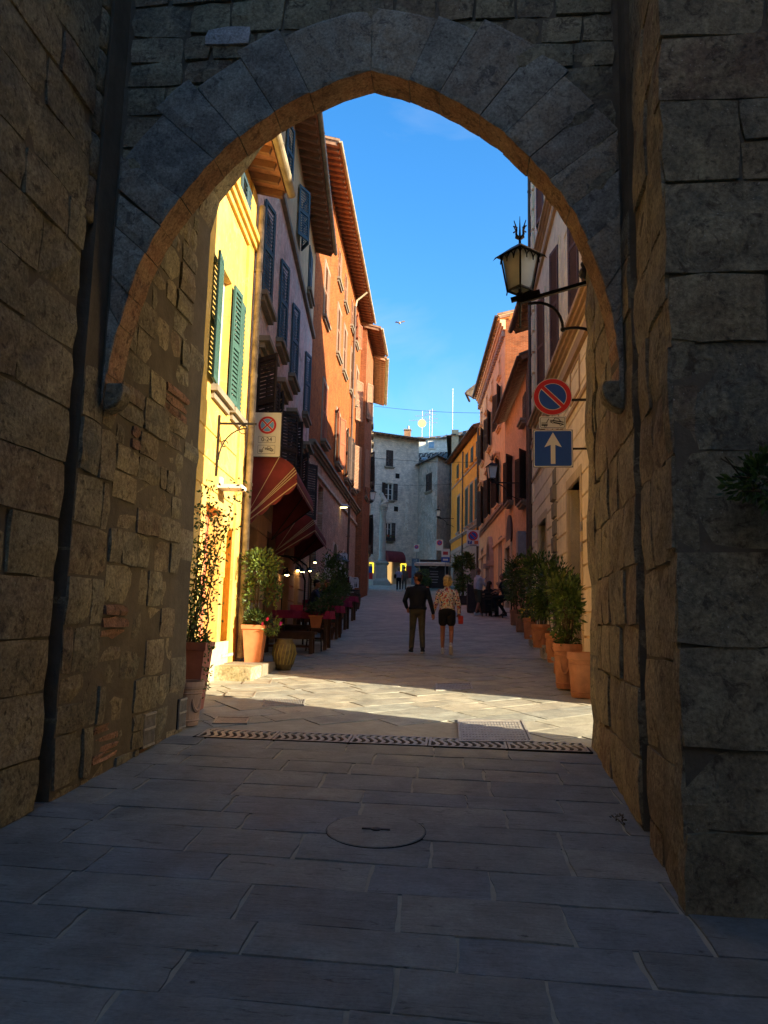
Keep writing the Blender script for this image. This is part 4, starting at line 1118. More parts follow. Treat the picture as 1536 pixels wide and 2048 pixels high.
# ---- rough brown house with low dark roof, its nearer end taller
rh = fac_empty('brown_house', 'rough brown plastered house with a low dark overhanging roof, right side', FR)
LA = FR.hit(1067, 800)[0]; LB = 5.4
def w2(xl, xr, yt, yb, F_=None): 
    w = win_px(F_ or FR, xl, xr, yt, yb); return w
rw = [w2(1017, 1030, 905, 985), w2(1044, 1058, 925, 1010)]
for w in rw: 
    c = (w[0]+w[1])/2; w[0], w[1] = c-.55, c+.55
    w[2], w[3] = 6.9, 8.9
rw[1][2], rw[1][3] = 6.2, 8.1
rw.append([FR.hit(1050, 815)[0]-.4, FR.hit(1050, 815)[0]+.4, 9.4, 10.5])
rd = [[FR.hit(1029, 1150)[0], FR.hit(1014, 1150)[0], gz(33), 4.9]]
rd[0][1] = min(rd[0][1], FR.L-.3); rd[0][0] = rd[0][1]-1.9
rd[0][3] = FR.hit(1020, 1093)[1]
print('brown', FR.L, LA, rw, rd)
ops = rw+rd
b = MB(); wall_grid(b, FR, 0, FR.L, .5, 11.25, ops, [(99, 0)]); b.build('wall', M_BROWNP, rh)
body(FR, 0, FR.L, .5, 11.25, 9).build('house_core', M_BROWNP, rh)
for w, k in zip(rw, ('open', 'open', 'closed')): window(rh, FR, w, k, M_SHD, ang=(2.55, 2.75), pr=.2)
b = MB(); d = rd[0]; b.fbox(FR, d[0], d[1], d[2], d[3], -.22, -.18); b.build('shop_window', M_GLASSB, rh)
b = MB()
for p, q, r, s in ((d[0]-.22, d[0], d[2], d[3]+.25), (d[1], d[1]+.22, d[2], d[3]+.25), (d[0], d[1], d[3], d[3]+.25)): b.fbox(FR, p, q, r, s, -.1, .10)
b.build('shop_door_frame', M_CREAM, rh)
ze = 11.42
eave(rh, FR, LB, FR.L-.05, ze, .46, sp=.4, pitch=.42, run=4.5, gr=.06, gut=M_GUTD, tmat=M_TILED, umat=M_WOODR)
pipe(rh, FR, LA+.25, 1.8, 11.1, .12, .06, M_GUTD); pipe(rh, FR, LA+.75, 1.8, 11, .12, .05, M_GUTD)
# taller slice with its own eave
zt2 = onplane(1040, 640, 25).z
FS = Fac((cR2a[0], cR2a[1]), (cR2a[0]-.046*(LB), cR2a[1]+LB), -1)
ta = FS.hit(1050, 600)[0]
th2 = fac_empty('slim_tall_house', 'slim tall house squeezed behind the beige one, only its dark eave showing', FS)
zt2 = 12.3
b = MB(); wall_grid(b, FS, 0, FS.L, 11.25, zt2, [], [(99, 0)]); b.build('wall', M_BROWNP, th2)
b = MB(); b.fbox(FS, .01, FS.L, 11.25, zt2, -.1, -8); b.build('house_core', M_BROWNP, th2)
eave(th2, FS, 0, FS.L+.2, zt2+.2, .68, sp=.36, pitch=.32, run=4, gut=M_GUTD, tmat=M_TILED, umat=M_WOODR, gr=.09)

# ---- apricot house with bracketed cornice
ah = fac_empty('apricot_house', 'tall apricot plaster house with a bracketed cornice and dark shutters, right side', FA)
aw = []
def fixw(w, F_, width, z0, z1):
    c = (w[0]+w[1])/2; return [c-width/2, c+width/2, z0, z1]
for x0, x1, y0, y1 in ((995, 1004, 800, 875), (975, 985, 840, 903), (963, 970, 866, 928)): aw.append(fixw(win_px(FA, x0, x1, y0, y1), FA, 1.2, 11.6, 13.6))
for x0, x1, y0, y1 in ((992, 1001, 945, 1015), (975, 984, 972, 1032), (963, 970, 990, 1048)): aw.append(fixw(win_px(FA, x0, x1, y0, y1), FA, 1.2, 7.6, 9.9))
for x, y in ((1000, 735), (985, 755), (974, 790), (964, 820)): 
    a = FA.hit(x, y)[0]; aw.append([a-.35, a+.35, 14.3, 15.2])
print('apricot', FA.L, [(round(w[0], 1)) for w in aw])
for w in aw: 
    w[0] = max(.3, min(w[0], FA.L-1.4)); w[1] = min(w[1], FA.L-.2)
ad = [[FA.hit(986, 1150)[0], 0, gz(41), FA.hit(982, 1085)[1]]]
ad[0][1] = ad[0][0]+1.6
ag = [[FA.hit(1003, 1120)[0], 0, 3.6, FA.hit(1002, 1078)[1]], [FA.hit(966, 1130)[0], 0, 4.2, FA.hit(966, 1100)[1]]]
for w in ag: w[1] = w[0]+.9
ops = aw+ad+ag
b = MB(); wall_grid(b, FA, 0, FA.L, 1, 16.5, ops, [(99, 0)]); b.build('wall', M_APRI, ah)
fg = Fac((cR2[0]+7, cR2[1]-.0), (cR2[0], cR2[1]), 1)
fg = Fac((cR2[0], cR2[1]), (cR2[0]+7, cR2[1]), 1)
b = MB(); wall_grid(b, fg, .0, 7, 9, 16.5, [], [(99, 0)]); b.build('gable_wall', M_BRICK, ah)
body(FA, .02, FA.L, 1, 16.5, 8).build('house_core', M_APRI, ah)
for i, w in enumerate(aw): window(ah, FA, w, 'open' if i < 6 else 'none', M_SHD, ang=(2.75, 2.8), sill=True, hood=(3 <= i < 6), surround=M_APRI)
for w in ag: window(ah, FA, w, 'none', M_SHD, surround=M_ROSE)
b = MB(); b.fbox(FA, ad[0][0], ad[0][1], ad[0][2], ad[0][3], -.22, -.18); b.build('door', M_DARK, ah)
b = MB(); d = ad[0]; b.fbox(FA, d[0]-.35, d[0], d[2], d[3]-1.4, -.02, .22); b.fbox(FA, d[1], d[1]+.35, d[2], d[3]-1.4, -.02, .22)
for s in (d[0]-.45, d[1]-.1): b.fbox(FA, s, s+.55, d[3]-1.4, d[3]-1.15, -.02, .34)
c_ = (d[0]+d[1])/2
for i in range(9):
    t0, t1 = pi*i/9, pi*(i+1)/9
    for r0, r1 in ((.82, 1.12),):
        b.hexa([FA.P(c_-r0*cos(t0), d[3]-1.15+r0*sin(t0)*1.3, 0), FA.P(c_-r1*cos(t0), d[3]-1.15+r1*sin(t0)*1.3, 0), FA.P(c_-r1*cos(t1), d[3]-1.15+r1*sin(t1)*1.3, 0), FA.P(c_-r0*cos(t1), d[3]-1.15+r0*sin(t1)*1.3, 0),
                FA.P(c_-r0*cos(t0), d[3]-1.15+r0*sin(t0)*1.3, .2), FA.P(c_-r1*cos(t0), d[3]-1.15+r1*sin(t0)*1.3, .2), FA.P(c_-r1*cos(t1), d[3]-1.15+r1*sin(t1)*1.3, .2), FA.P(c_-r0*cos(t1), d[3]-1.15+r0*sin(t1)*1.3, .2)])
b.build('portal', M_ROSE, ah)
band(ah, FA, 0, FA.L, 7.1, .25, .16, M_ROSE, 'string_course', 2); band(ah, FA, 0, FA.L, 5.6, .12, .07, M_APRI)
band(ah, FA, -.05, FA.L, 16.0, .5, .26, M_APRI, 'cornice', 3)
cp = None
for i in range(int(FA.L/.42)):
    b = MB(); a = .1+i*.42
    if cp is None: b.fbox(FA, a, a+.2, 15.7, 16.0, .002, .16); cp = b.build('cornice_bracket', M_ROSE, ah); pa0 = a
    else: o = cp.copy(); COL.objects.link(o); o.location = cp.location + FA.u*(a-pa0)
eave(ah, FA, -.1, FA.L+.1, 16.75, .34, sp=.6, pitch=.25, run=4, gut=M_GUTD, umat=M_APRI)
pipe(ah, FA, FA.L-.05, 3.4, 14.6, .12, .07, M_GUTD)
# ---- vivid orange house, curved away to the left, arcade at its foot
nh2 = fac_empty('vivid_orange_house', 'vivid orange house with narrow dark green shutters over an arcade, far right', FN)
nw = []
for x0, x1, y0, y1 in ((950.5, 957, 950, 1003), (940.5, 946, 965, 1015), (931.5, 936, 980, 1025), (914, 921, 990, 1037)): nw.append(fixw(win_px(FN, x0, x1, y0, y1), FN, 1.05, 8.4, 11.2))
for x0, x1, y0, y1 in ((954, 958, 868, 885), (943, 947, 886, 905), (932.5, 936.5, 902, 922), (914, 919, 920, 940)): nw.append(fixw(win_px(FN, x0, x1, y0, y1), FN, .95, 12.6, 13.8))
na = [[FN.hit(952, 1100)[0], FN.hit(941, 1100)[0], 3, 6.0], [FN.hit(926, 1100)[0], FN.hit(906, 1100)[0], 3.3, 6.7]]
for w in nw+na: 
    w[0] = max(.15, w[0]); w[1] = min(w[1], FN.L-.2)
print('norange', FN.L, nw, na)
b = MB(); wall_grid(b, FN, 0, FN.L, 2, 14.5, nw+na, [(7.1, 1), (99, 0)], rev=.5); b.build('wall', [M_ORNG, M_ROSE], nh2)
body(FN, 0, FN.L, 2, 14.5, 6, -.52).build('house_core', M_ORNG, nh2)
for w in nw: window(nh2, FN, w, 'closed', M_SHGD, surround=M_ROSE if w[2] < 10 else M_ORNG)
for o_ in na:
    c_ = (o_[0]+o_[1])/2; r_ = (o_[1]-o_[0])/2; b = MB(); zt = o_[3]; k = min(r_, 1.9)
    pts = [(c_-r_*cos(pi*i/12), zt-k+k*sin(pi*i/12)) for i in range(13)]
    for (xa, za), (xb, zb) in zip(pts, pts[1:]):
        b.face([FN.P(xa, za, -.001), FN.P(xb, zb, -.001), FN.P(xb, zt+.002, -.001), FN.P(xa, zt+.002, -.001)])
        b.face([FN.P(xa, za, -.001), FN.P(xb, zb, -.001), FN.P(xb, zb, -.5), FN.P(xa, za, -.5)])
    b.build('arch_head', M_ROSE, nh2); b = MB(); b.fbox(FN, o_[0], o_[1], 2.5, zt, -.52, -.505); b.build('arcade_shade_sheet', M_SHD, nh2)  # dark sheet stands in for the shade inside the arcade
band(nh2, FN, 0, FN.L, 7.9, .22, .16, M_ROSE, 'string_course', 2); band(nh2, FN, 0, FN.L, 6.95, .3, .05, M_ROSE, 'string_course')
band(nh2, FN, 0, FN.L, 12.3, .10, .06, M_ROSE, 'string_course')
eave(nh2, FN, -.1, FN.L+.1, 14.72, .45, gr=.06, sp=.4, pitch=.3, run=4, gut=M_GUTD, umat=M_WOODR)
pipe(nh2, FN, FN.hit(928, 1000)[0], 3.6, 14.2, .12, .06, M_GUTD)
# ---- end of the street
FE = Fac((-8.6, 63.2), (-3.55, 66.3), 1); FE.n = Vector((FE.u.y, -FE.u.x, 0))
eh = fac_empty('brick_hotel', 'tall stone and brick hotel closing the street, letters down its side', FE)
ew = []
for x0, x1, y0, y1 in ((772, 786, 900, 933), (770, 786, 966, 1000), (770, 783, 1045, 1082)): ew.append(win_px(FE, x0, x1, y0, y1))
ed = [FE.hit(768, 1150)[0], FE.hit(785, 1150)[0], 4.3, FE.hit(775, 1112)[1]]
ee = [[FE.hit(736, 1140)[0], FE.hit(747, 1140)[0], FE.hit(740, 1146)[1], FE.hit(740, 1125)[1]], [FE.hit(801, 1140)[0], FE.hit(812, 1140)[0], FE.hit(806, 1146)[1], FE.hit(806, 1127)[1]]]
ezt = FE.hit(790, 875)[1]
print('hotel', FE.L, ezt, ew, ed)
b = MB(); wall_grid(b, FE, 0, FE.L, 3, ezt, ew+[ed]+ee, [(99, 0)]); b.build('wall', M_STBR, eh)
body(FE, 0, FE.L, 3, ezt, 8).build('house_core', M_STBR, eh)
window(eh, FE, ew[0], 'closed', M_SHD); window(eh, FE, ew[1], 'open', M_SHD, ang=(2.8, 2.8)); window(eh, FE, ew[2], 'open', M_SHD, ang=(2.2, 2.9))
M_SHOP = m_emit('lit shop interior', (.55, .34, .12), .35)
M_NEON = m_emit('lit yellow frame', (1.0, .70, .05), .45)
b = MB(); b.fbox(FE, ed[0], ed[1], ed[2], ed[3], -.22, -.2); b.build('shop_door', M_SHOP, eh)
b = MB(); b.fbox(FE, ed[0]-.2, ed[0], 4.3, ed[3]+.2, -.1, .06); b.fbox(FE, ed[1], ed[1]+.55, 4.3, ed[3]+.2, -.1, .06); b.build('door_frame', M_CREAM, eh)
for e in ee:
    b = MB(); b.fbox(FE, e[0], e[1], e[2], e[3], -.1, -.05, 0)
    p = b.build('shop_window', M_GLASSB, eh); b = MB(); k = .09
    for q in ((e[0], e[1], e[2], e[2]+k), (e[0], e[1], e[3]-k, e[3]), (e[0], e[0]+k, e[2]+k, e[3]-k), (e[1]-k, e[1], e[2]+k, e[3]-k)): b.fbox(FE, *q, -.04, .04)
    b.build('lit_frame', M_NEON, p)
eave(eh, FE, -.3, FE.L+.3, ezt+.1, .8, sp=.5, pitch=.2, run=4, gut=None, tmat=M_TILED, umat=M_WOODR)
for x, y in ((795, 952), (792, 1018)):
    q = FE.hit(x, y); b = MB(); b.fbox(FE, q[0]-.2, q[0]+.2, q[1]-.22, q[1]+.22, -.02, .01); b.build('wall_vent', M_DARK, eh)
# stained corner house
cS0, cS1, cS2 = (-3.6, 66.4), (-1.75, 62.6), (-.1, 66.0)
FQ1 = Fac(cS0, cS1, 1); FQ2 = Fac(cS1, cS2, 1)
FQ1 = Fac(cS0, cS1, 1); FQ1.n = Vector((-abs(FQ1.u.y), -abs(FQ1.u.x), 0)).normalized()
FQ2 = Fac(cS1, cS2, 1)
sh_ = thing('stained_corner_house', 'dark stained masonry corner house right of the hotel', 'building', (-1.75, 62.6, gz(62)))
zq = onplane(873, 912, 62.6).z
qw = [[FQ1.L-2.3, FQ1.L-1.1, onplane(853, 982, 64).z, onplane(853, 946, 64).z]]
b = MB()
def grid2(b, fc, ops, mi, z0=3, z1=None): wall_grid(b, fc, 0, fc.L, z0, z1 or zq, ops, [(99, mi)])
grid2(b, FQ1, qw, 0); grid2(b, FQ2, [], 1); b.build('wall', [M_STDK, M_STBR], sh_)
window(sh_, FQ1, qw[0], 'closed', M_SHD)
b = MB(); b.prism([(-3.6, 66.7, 3), (-1.75, 63.0, 3), (-.3, 66.1, 3), (4, 72, 3), (-3.6, 74, 3)], (0, 0, zq-3.02)); b.build('house_core', M_STDK, sh_)
b = MB()
ap = Vector((-1.8, 68, zq+1.3)); ring = [(-4.2, 66.8), (-1.75, 61.9), (.4, 66.2), (3, 73), (-4, 74)]
n_ = 14
for i in range(len(ring)):
    p, q = Vector((*ring[i], zq-.1)), Vector((*ring[(i+1) % len(ring)], zq-.1))
    for k in range(n_):
        a_, c_ = p.lerp(q, k/n_), p.lerp(q, (k+1)/n_); m_ = (a_+c_)/2+Vector((0, 0, .12))
        b.face([a_, m_, ap]); b.face([m_, c_, ap]); b.face([a_, c_, m_])
b.build('roof', M_TILED, sh_)
# houses rising behind
def far_house(name, label, poly, z0, z1, mat, ridge, rmat=M_TILED, wins=()):
    t = thing(name, label, 'building', (poly[0][0], poly[0][1], z0))
    b = MB(); b.prism([(x, y, z0) for x, y in poly], (0, 0, z1-z0)); b.build('wall', mat, t)
    c = Vector((sum(p[0] for p in poly)/len(poly), sum(p[1] for p in poly)/len(poly), 0))
    b = MB(); n_ = 24
    up_ = [Vector((*p, z1)) for p in poly]; out = [u + (Vector((u.x, u.y, 0))-c).normalized()*.6 - Vector((0, 0, .1)) for u in up_]
    R0, R1 = Vector(ridge[0]), Vector(ridge[1])
    tops = [R0, R1, R1, R0]
    for i in range(4):
        p, q = out[i], out[(i+1) % 4]; tp, tq = tops[i], tops[(i+1) % 4]
        for k in range(n_):
            a_, c_ = p.lerp(q, k/n_), p.lerp(q, (k+1)/n_); d_, e_ = tp.lerp(tq, k/n_), tp.lerp(tq, (k+1)/n_); lift = Vector((0, 0, .14 if k % 2 else 0))
            b.face([a_+lift, c_+lift, e_+lift, d_+lift]); b.face([a_, c_, c_+lift, a_+lift])
    for i in range(4): b.face([out[i], out[(i+1) % 4], up_[(i+1) % 4]-Vector((0, 0, .02)), up_[i]-Vector((0, 0, .02))])
    b.build('roof', rmat, t)
    for (X0, X1, Z0, Z1, Yw) in wins:
        b = MB(); b.box(X0-.12, X1+.12, Yw-.10, Yw+.05, Z0-.12, Z1+.12); w = b.build('window', M_WHITE, t)
        b = MB(); b.box(X0, X1, Yw-.13, Yw-.101, Z0, Z1); b.build('pane', M_GLASSB, w)
    return t
def Q(x, y, Y): return onplane(x, y, Y)
pA, pB = Q(808, 878, 78), Q(930, 850, 78)
hz1 = Q(860, 876, 78).z
far_house('upper_house', 'beige house rising behind with a long tiled roof and a pane painted sky blue', [(pA.x, 78), (pB.x+8, 78), (pB.x+8, 88), (pA.x, 88)], 4, hz1, M_STBR, ((pA.x+2.5, 83, hz1+.9), (pB.x+5, 83, hz1+3.2)),
          wins=[(Q(858, 890, 78).x, Q(868, 890, 78).x, Q(863, 896, 78).z, Q(863, 884, 78).z, 78)])
ch = thing('chimney', 'small brick chimney on the roof left of the aerials', 'chimney', (Q(815, 868, 80).x, 80, Q(815, 870, 80).z))
b = MB(); c = ch.location; b.box(c.x-.35, c.x+.35, 79.7, 80.3, c.z-1.2, c.z+.5); b.build('stack', M_BRICK, ch)
b = MB(); b.box(c.x-.42, c.x+.42, 79.6, 80.4, c.z+.5, c.z+.6); b.tube([(c.x+.1, 80, c.z+.6), (c.x+.1, 80, c.z+1.0)], .12, 8); b.build('cap', M_GALV, ch)
pC, pD = Q(835, 912, 70), Q(900, 905, 70)
far_house('low_roofed_house', 'low grey house with mossy tiles between the corner house and the upper house', [(pC.x-1, 71), (pD.x+3, 71), (pD.x+3, 76), (pC.x-1, 76)], 4, Q(850, 910, 71).z-.6, M_STBR, ((pC.x, 74, Q(850, 895, 71).z), (pD.x+3, 74, Q(850, 890, 71).z)),
          wins=[(Q(846, 890, 71).x, Q(853, 890, 71).x, Q(850, 921, 71).z, Q(850, 912, 71).z-.25, 71)])
pE = Q(902, 905, 64)
zz_ = Q(910, 868, 64).z
far_house('gabled_brick_house', 'red brick house with a pale corner pier rising behind the vivid orange one', [(pE.x, 64.5), (pE.x+9, 64.5), (pE.x+9, 74), (pE.x, 74)], 4, zz_, M_BRICK, ((pE.x-.2, 69, zz_+.5), (pE.x+9, 69, zz_+4)), rmat=M_TILED)
b = MB(); p0_, p1_ = Q(903, 905, 64.3), Q(917, 905, 64.3); b.box(p0_.x, p1_.x, 64.2, 64.48, 8, Q(910, 860, 64.3).z); b.build('corner_pier', M_CREAM, bpy.data.objects['gabled_brick_house'])
# small roof corner in the sky beside the apricot cornice
q0 = Q(931, 797, 55); q1 = Q(962, 790, 55)
so_ = thing('rear_house', 'rear house whose dark eave corner with gutter juts into the sky beside the apricot cornice', 'building', (q1.x+2, 55, gz(55)))
b = MB(); z = Q(948, 800, 55).z
b.prism([(q1.x+.3, 54, 4), (q1.x+7, 54, 4), (q1.x+7, 62, 4), (q1.x+.3, 62, 4)], (0, 0, z-4)); b.build('wall', M_BROWNP, so_)
b = MB(); z0 = Q(931, 797, 55).z
b.hexa([(q0.x, 53.6, z0), (q1.x+6, 53.6, z0+5.6), (q1.x+6, 62, z0+5.6), (q0.x+.6, 55.6, z0+.1), (q0.x, 53.6, z0+.14), (q1.x+6, 53.6, z0+5.74), (q1.x+6, 62, z0+5.74), (q0.x+.6, 55.6, z0+.24)]); b.build('roof', M_TILED, so_)  # ridge raised out of view to shade the hotel
b = MB(); b.tube([(q0.x, 53.6, z0-.02), (q0.x+.3, 55.6, z0-.02)], .09, 8); b.tube([(q0.x+.05, 53.6, z0-.1), (q1.x+.2, 53.7, z0-.75), (q1.x+.25, 53.8, z0-3)], .06, 8); b.build('gutter', M_GUTD, so_)

b = MB(); b.prism([(6.6, 55, 3), (16, 55, 3), (16, 76, 3), (8.9, 76, 3)], (0, 0, 22)); b.build('hotel_shade_block', M_BROWNP, so_)  # hidden block added to keep the hotel out of the sun
# ------------------------------------------------------------------ signs and lamps
def text_mesh(txt, size, mat, parent, loc, rot, name='lettering', ext=.003, font=None, space=1.0):
    cu = bpy.data.curves.new(name, 'FONT'); cu.body = txt; cu.size = size; cu.extrude = ext; cu.align_x = 'CENTER'; cu.align_y = 'CENTER'; cu.space_line = space
    o = bpy.data.objects.new(name, cu); COL.objects.link(o)
    bpy.context.view_layer.update(); dg = bpy.context.evaluated_depsgraph_get()
    me = bpy.data.meshes.new_from_object(o.evaluated_get(dg)); bpy.data.objects.remove(o)
    me.materials.clear(); me.materials.append(mat)
    o = bpy.data.objects.new(name, me); COL.objects.link(o); o.parent = parent; o.location = loc; o.rotation_euler = rot
    return o
class Board:
    """flat artwork built in the local x-z plane facing -y, layer by layer"""
    def __init__(s, parent): s.p = parent
    def poly(s, pts, mat, layer, name):
        b = MB(); y = -.004-layer*.0022; b.prism([(x, y, z) for x, z in pts], (0, .0020, 0)); return b.build(name, mat, s.p, world=False)
    def disc(s, cx, cz, r, mat, layer, name, n=40): return s.poly([(cx+r*cos(2*pi*i/n), cz+r*sin(2*pi*i/n)) for i in range(n)], mat, layer, name)
    def rrect(s, x0, x1, z0, z1, r, mat, layer, name):
        pts = []
        for cx, cz, a in ((x1-r, z0+r, -pi/2), (x1-r, z1-r, 0), (x0+r, z1-r, pi/2), (x0+r, z0+r, pi)):
            for k in range(5): t = a+pi/2*k/4; pts.append((cx+r*cos(t), cz+r*sin(t)))
        return s.poly(pts, mat, layer, name)
S_WH = m_plain('sign white', (.62, .62, .56), .4, var=.04); S_BL = m_plain('sign blue', (.02, .08, .34), .35, var=.05); S_RD = m_plain('sign red', (.50, .025, .03), .35, var=.05)
S_BK = m_plain('sign black', (.02, .02, .02), .5); S_GY = m_plain('sign back grey', (.3, .3, .3), .5, .4); S_OR = m_plain('sign orange', (.6, .12, .03), .5)
def cross(bd, cx, cz, r, layer):
    bd.disc(cx, cz, r, S_RD, layer, 'red_ring'); bd.disc(cx, cz, r*.70, S_BL, layer+1, 'blue_field')
def strip(cx, cz, L, w, ang):
    c, s_ = cos(ang), sin(ang); return [(cx+c*x-s_*z, cz+s_*x+c*z) for x, z in ((-L, -w), (L, -w), (L, w), (-L, w))]
def tow_art(bd, cx, cz, k, layer):
    """tow truck hook and lifted car in black line art"""
    P = lambda pts, nm: bd.poly([(cx+x*k, cz+z*k) for x, z in pts], S_BK, layer, nm)
    P([(-.95, -.30), (-.42, -.30), (-.42, -.16), (-.95, -.16)], 'truck_bed'); P([(-.95, -.08), (-.42, -.08), (-.42, -.02), (-.95, -.02)], 'truck_rail')
    P([(-.55, 0), (-.48, 0), (-.28, .32), (-.34, .36)], 'hoist'); bd.disc(cx-.62*k, cz-.36*k, .10*k, S_BK, layer, 'wheel', 14); bd.disc(cx-.62*k, cz-.36*k, .055*k, S_WH, layer+1, 'hub', 12)
    P([(-.20, .12), (.95, -.14), (.95, -.26), (-.20, .0)], 'car_sill'); P([(-.22, .22), (.05, .20), (.18, .42), (.52, .36), (.72, .10), (.95, .04), (.95, -.04), (-.22, .16)], 'car_body')
    bd.poly([(cx+x*k, cz+z*k) for x, z in ((.12, .20), (.22, .36), (.48, .31), (.62, .12))], S_WH, layer+1, 'car_window')
    for wx, wz in ((.02, .0), (.70, -.22)): bd.disc(cx+wx*k, cz+wz*k, .10*k, S_BK, layer+1, 'wheel', 14); bd.disc(cx+wx*k, cz+wz*k, .055*k, S_WH, layer+2, 'hub', 12)
# sign on the left
t = thing('no_stopping_sign', 'white rectangular no-stopping sign marked 0-24 on the left houses above the awning', 'traffic sign', tuple(onplane(533, 869, 13.2)), rz=radians(3)); bd = Board(t)
w_, h_ = .27, .42
b = MB(); b.box(-w_, w_, .0, .012, -h_, h_); b.build('plate', S_GY, t, world=False)
bd.rrect(-w_, w_, -h_, h_, .03, S_BK, -1.6, 'border'); bd.rrect(-w_+.008, w_-.008, -h_+.008, h_-.008, .025, S_WH, -.5, 'face')
bd.disc(.01, .175, .165, S_RD, 1, 'red_ring'); bd.disc(.01, .175, .125, S_WH, 2, 'ring_edge'); bd.disc(.01, .175, .118, m_plain('sign pale blue', (.13, .32, .60), .4), 3, 'blue_field')
for a in (pi/4, -pi/4): bd.poly(strip(.01, .175, .128, .021, a), S_WH, 4+(a < 0)*.3, 'bar_edge'); bd.poly(strip(.01, .175, .132, .014, a), S_RD, 5+(a < 0)*.3, 'bar')
for z0, z1 in ((-.155, -.035), (-.36, -.20)):
    bd.rrect(-.15, .17, z0, z1, .015, S_BK, 1, 'panel_line'); bd.rrect(-.145, .165, z0+.005, z1-.005, .012, S_WH, 2, 'panel')
text_mesh('0-24', .11, S_BK, t, (.01, -.0105, -.097), (pi/2, 0, 0)); tow_art(bd, .01, -.28, .14, 3)
b = MB(); b.bar((-.5, .02, .2), (w_, .02, .2), .03); b.bar((-.5, .02, -.2), (w_, .02, -.2), .03); b.build('bracket', S_GY, t, world=False)
# signs on the right, on two horizontal arms from the beige wall
Ys = 12.1
c = onplane(1105, 793.5, Ys); R_ = .312; rr = radians(-2)
t = thing('no_parking_sign', 'round red and blue no-parking sign, topmost of the three on the beige house', 'traffic sign', tuple(c), rz=rr); bd = Board(t)
b = MB(); b.lathe([(R_, 0), (R_, .012)], (0, 0, 0), 48); 
for i in range(len(b.v)): v = b.v[i]; b.v[i] = Vector((v.x, v.z, v.y))
b.build('plate', S_GY, t, world=False)
bd.disc(0, 0, R_-.004, S_WH, -1, 'rim'); bd.disc(0, 0, R_-.012, S_RD, 0, 'red_ring', 56); bd.disc(0, 0, .225, S_WH, 1, 'ring_edge', 56); bd.disc(0, 0, .215, S_BL, 2, 'blue_field', 56)
bd.poly(strip(0, 0, .222, .040, -pi/4), S_WH, 3, 'bar_edge'); bd.poly(strip(0, 0, .232, .028, -pi/4), S_RD, 4, 'bar')
b = MB(); b.bar((.1, .03, -.05), (.72, .03, -.05), .035); b.build('arm', M_IRON, t, world=False)
c = onplane(1105, 845, Ys)
t = thing('tow_away_plate', 'small white tow-away plate between the round and the square sign', 'traffic sign', tuple(c), rz=rr); bd = Board(t)
b = MB(); b.box(-.212, .212, 0, .01, -.10, .10); b.build('plate', S_GY, t, world=False)
bd.rrect(-.212, .212, -.10, .10, .02, S_WH, -.9, 'face'); bd.rrect(-.195, .195, -.086, .086, .02, S_BK, 0, 'panel_line'); bd.rrect(-.189, .189, -.08, .08, .018, S_WH, 1, 'panel'); tow_art(bd, 0, 0, .185, 2)
c = onplane(1106, 897, Ys)
t = thing('one_way_sign', 'square blue sign with a white upward arrow on the beige house', 'traffic sign', tuple(c), rz=rr); bd = Board(t)
b = MB(); b.box(-.315, .315, 0, .012, -.31, .31); b.build('plate', S_GY, t, world=False)
bd.rrect(-.315, .315, -.31, .31, .035, S_BK, -1.4, 'back_edge'); bd.rrect(-.308, .308, -.303, .303, .03, S_WH, -.6, 'border'); bd.rrect(-.292, .292, -.287, .287, .025, S_BL, .4, 'field')
bd.poly([(-.036, -.255), (.036, -.255), (.036, .06), (.137, .02), (0, .265), (-.137, .02), (-.036, .06)], S_WH, 1.4, 'arrow')
b = MB(); b.bar((.2, .03, .0), (.72, .03, .0), .03); b.build('arm', M_IRON, t, world=False)
# farther signs
def small_sign(px, Y, lab, kind, w, h, post=True, ptop=None):
    c = onplane(*px, Y); t = thing('traffic_sign', lab, 'traffic sign', tuple(c)); bd = Board(t)
    b = MB(); b.box(-w/2, w/2, 0, .02, -h/2, h/2); b.build('plate', S_GY, t, world=False)
    bd.rrect(-w/2, w/2, -h/2, h/2, .02, S_WH, 0, 'face')
    r = w*.38; z = h/2-r-w*.08
    if kind in ('park', 'no'):
        bd.disc(0, z, r, S_RD, 2, 'red_ring'); bd.disc(0, z, r*.72, S_BL, 4, 'blue_field'); bd.poly(strip(0, z, r*.74, r*.12, -pi/4), S_RD, 6, 'bar')
    if kind == 'park':
        bd.rrect(-w*.42, -w*.08, -h*.38, -h*.17, .01, S_BL, 2, 'parking_field'); bd.rrect(w*.10, w*.42, -h*.38, -h*.17, .01, S_OR, 2, 'orange_field')
        text_mesh('P', .2, S_WH, t, (-w*.25, -.022, -h*.275), (pi/2, 0, 0), ext=.004)
        bd.poly([(-w*.25, -h*.47), (w*.3, -h*.47), (w*.3, -h*.42), (-w*.25, -h*.42)], S_BK, 2, 'print_line')
    if kind == 'bus':
        bd.rrect(-w*.5, w*.5, -h*.5, -h*.12, .02, S_BL, 2, 'blue_field'); bd.poly([(-w*.3, h*.05), (w*.3, h*.05), (w*.3, h*.3), (-w*.3, h*.3)], S_RD, 3, 'print_block'); bd.poly([(-w*.3, -h*.38), (w*.3, -h*.38), (w*.3, -h*.25), (-w*.3, -h*.25)], S_WH, 4, 'print_line')
    if post:
        b = MB(); b.tube([(0, .05, h/2), (0, .05, gz(c.y)-c.z)], .03, 8); b.build('post', S_GY, t, world=False)
    return t
small_sign((946, 1076), 36, 'white sign with no-parking disc and small parking symbol before the portal', 'park', .60, .76, post=False)
small_sign((879, 1090), 58, 'white no-parking sign on the corner house above the parasol', 'no', .55, .85, post=False)
small_sign((833, 1096), 61, 'small white no-parking sign at the corner of the hotel', 'no', .45, .6)
small_sign((891, 1111), 54, 'bus stop sign with a blue foot beside the parasol', 'bus', .60, .95)
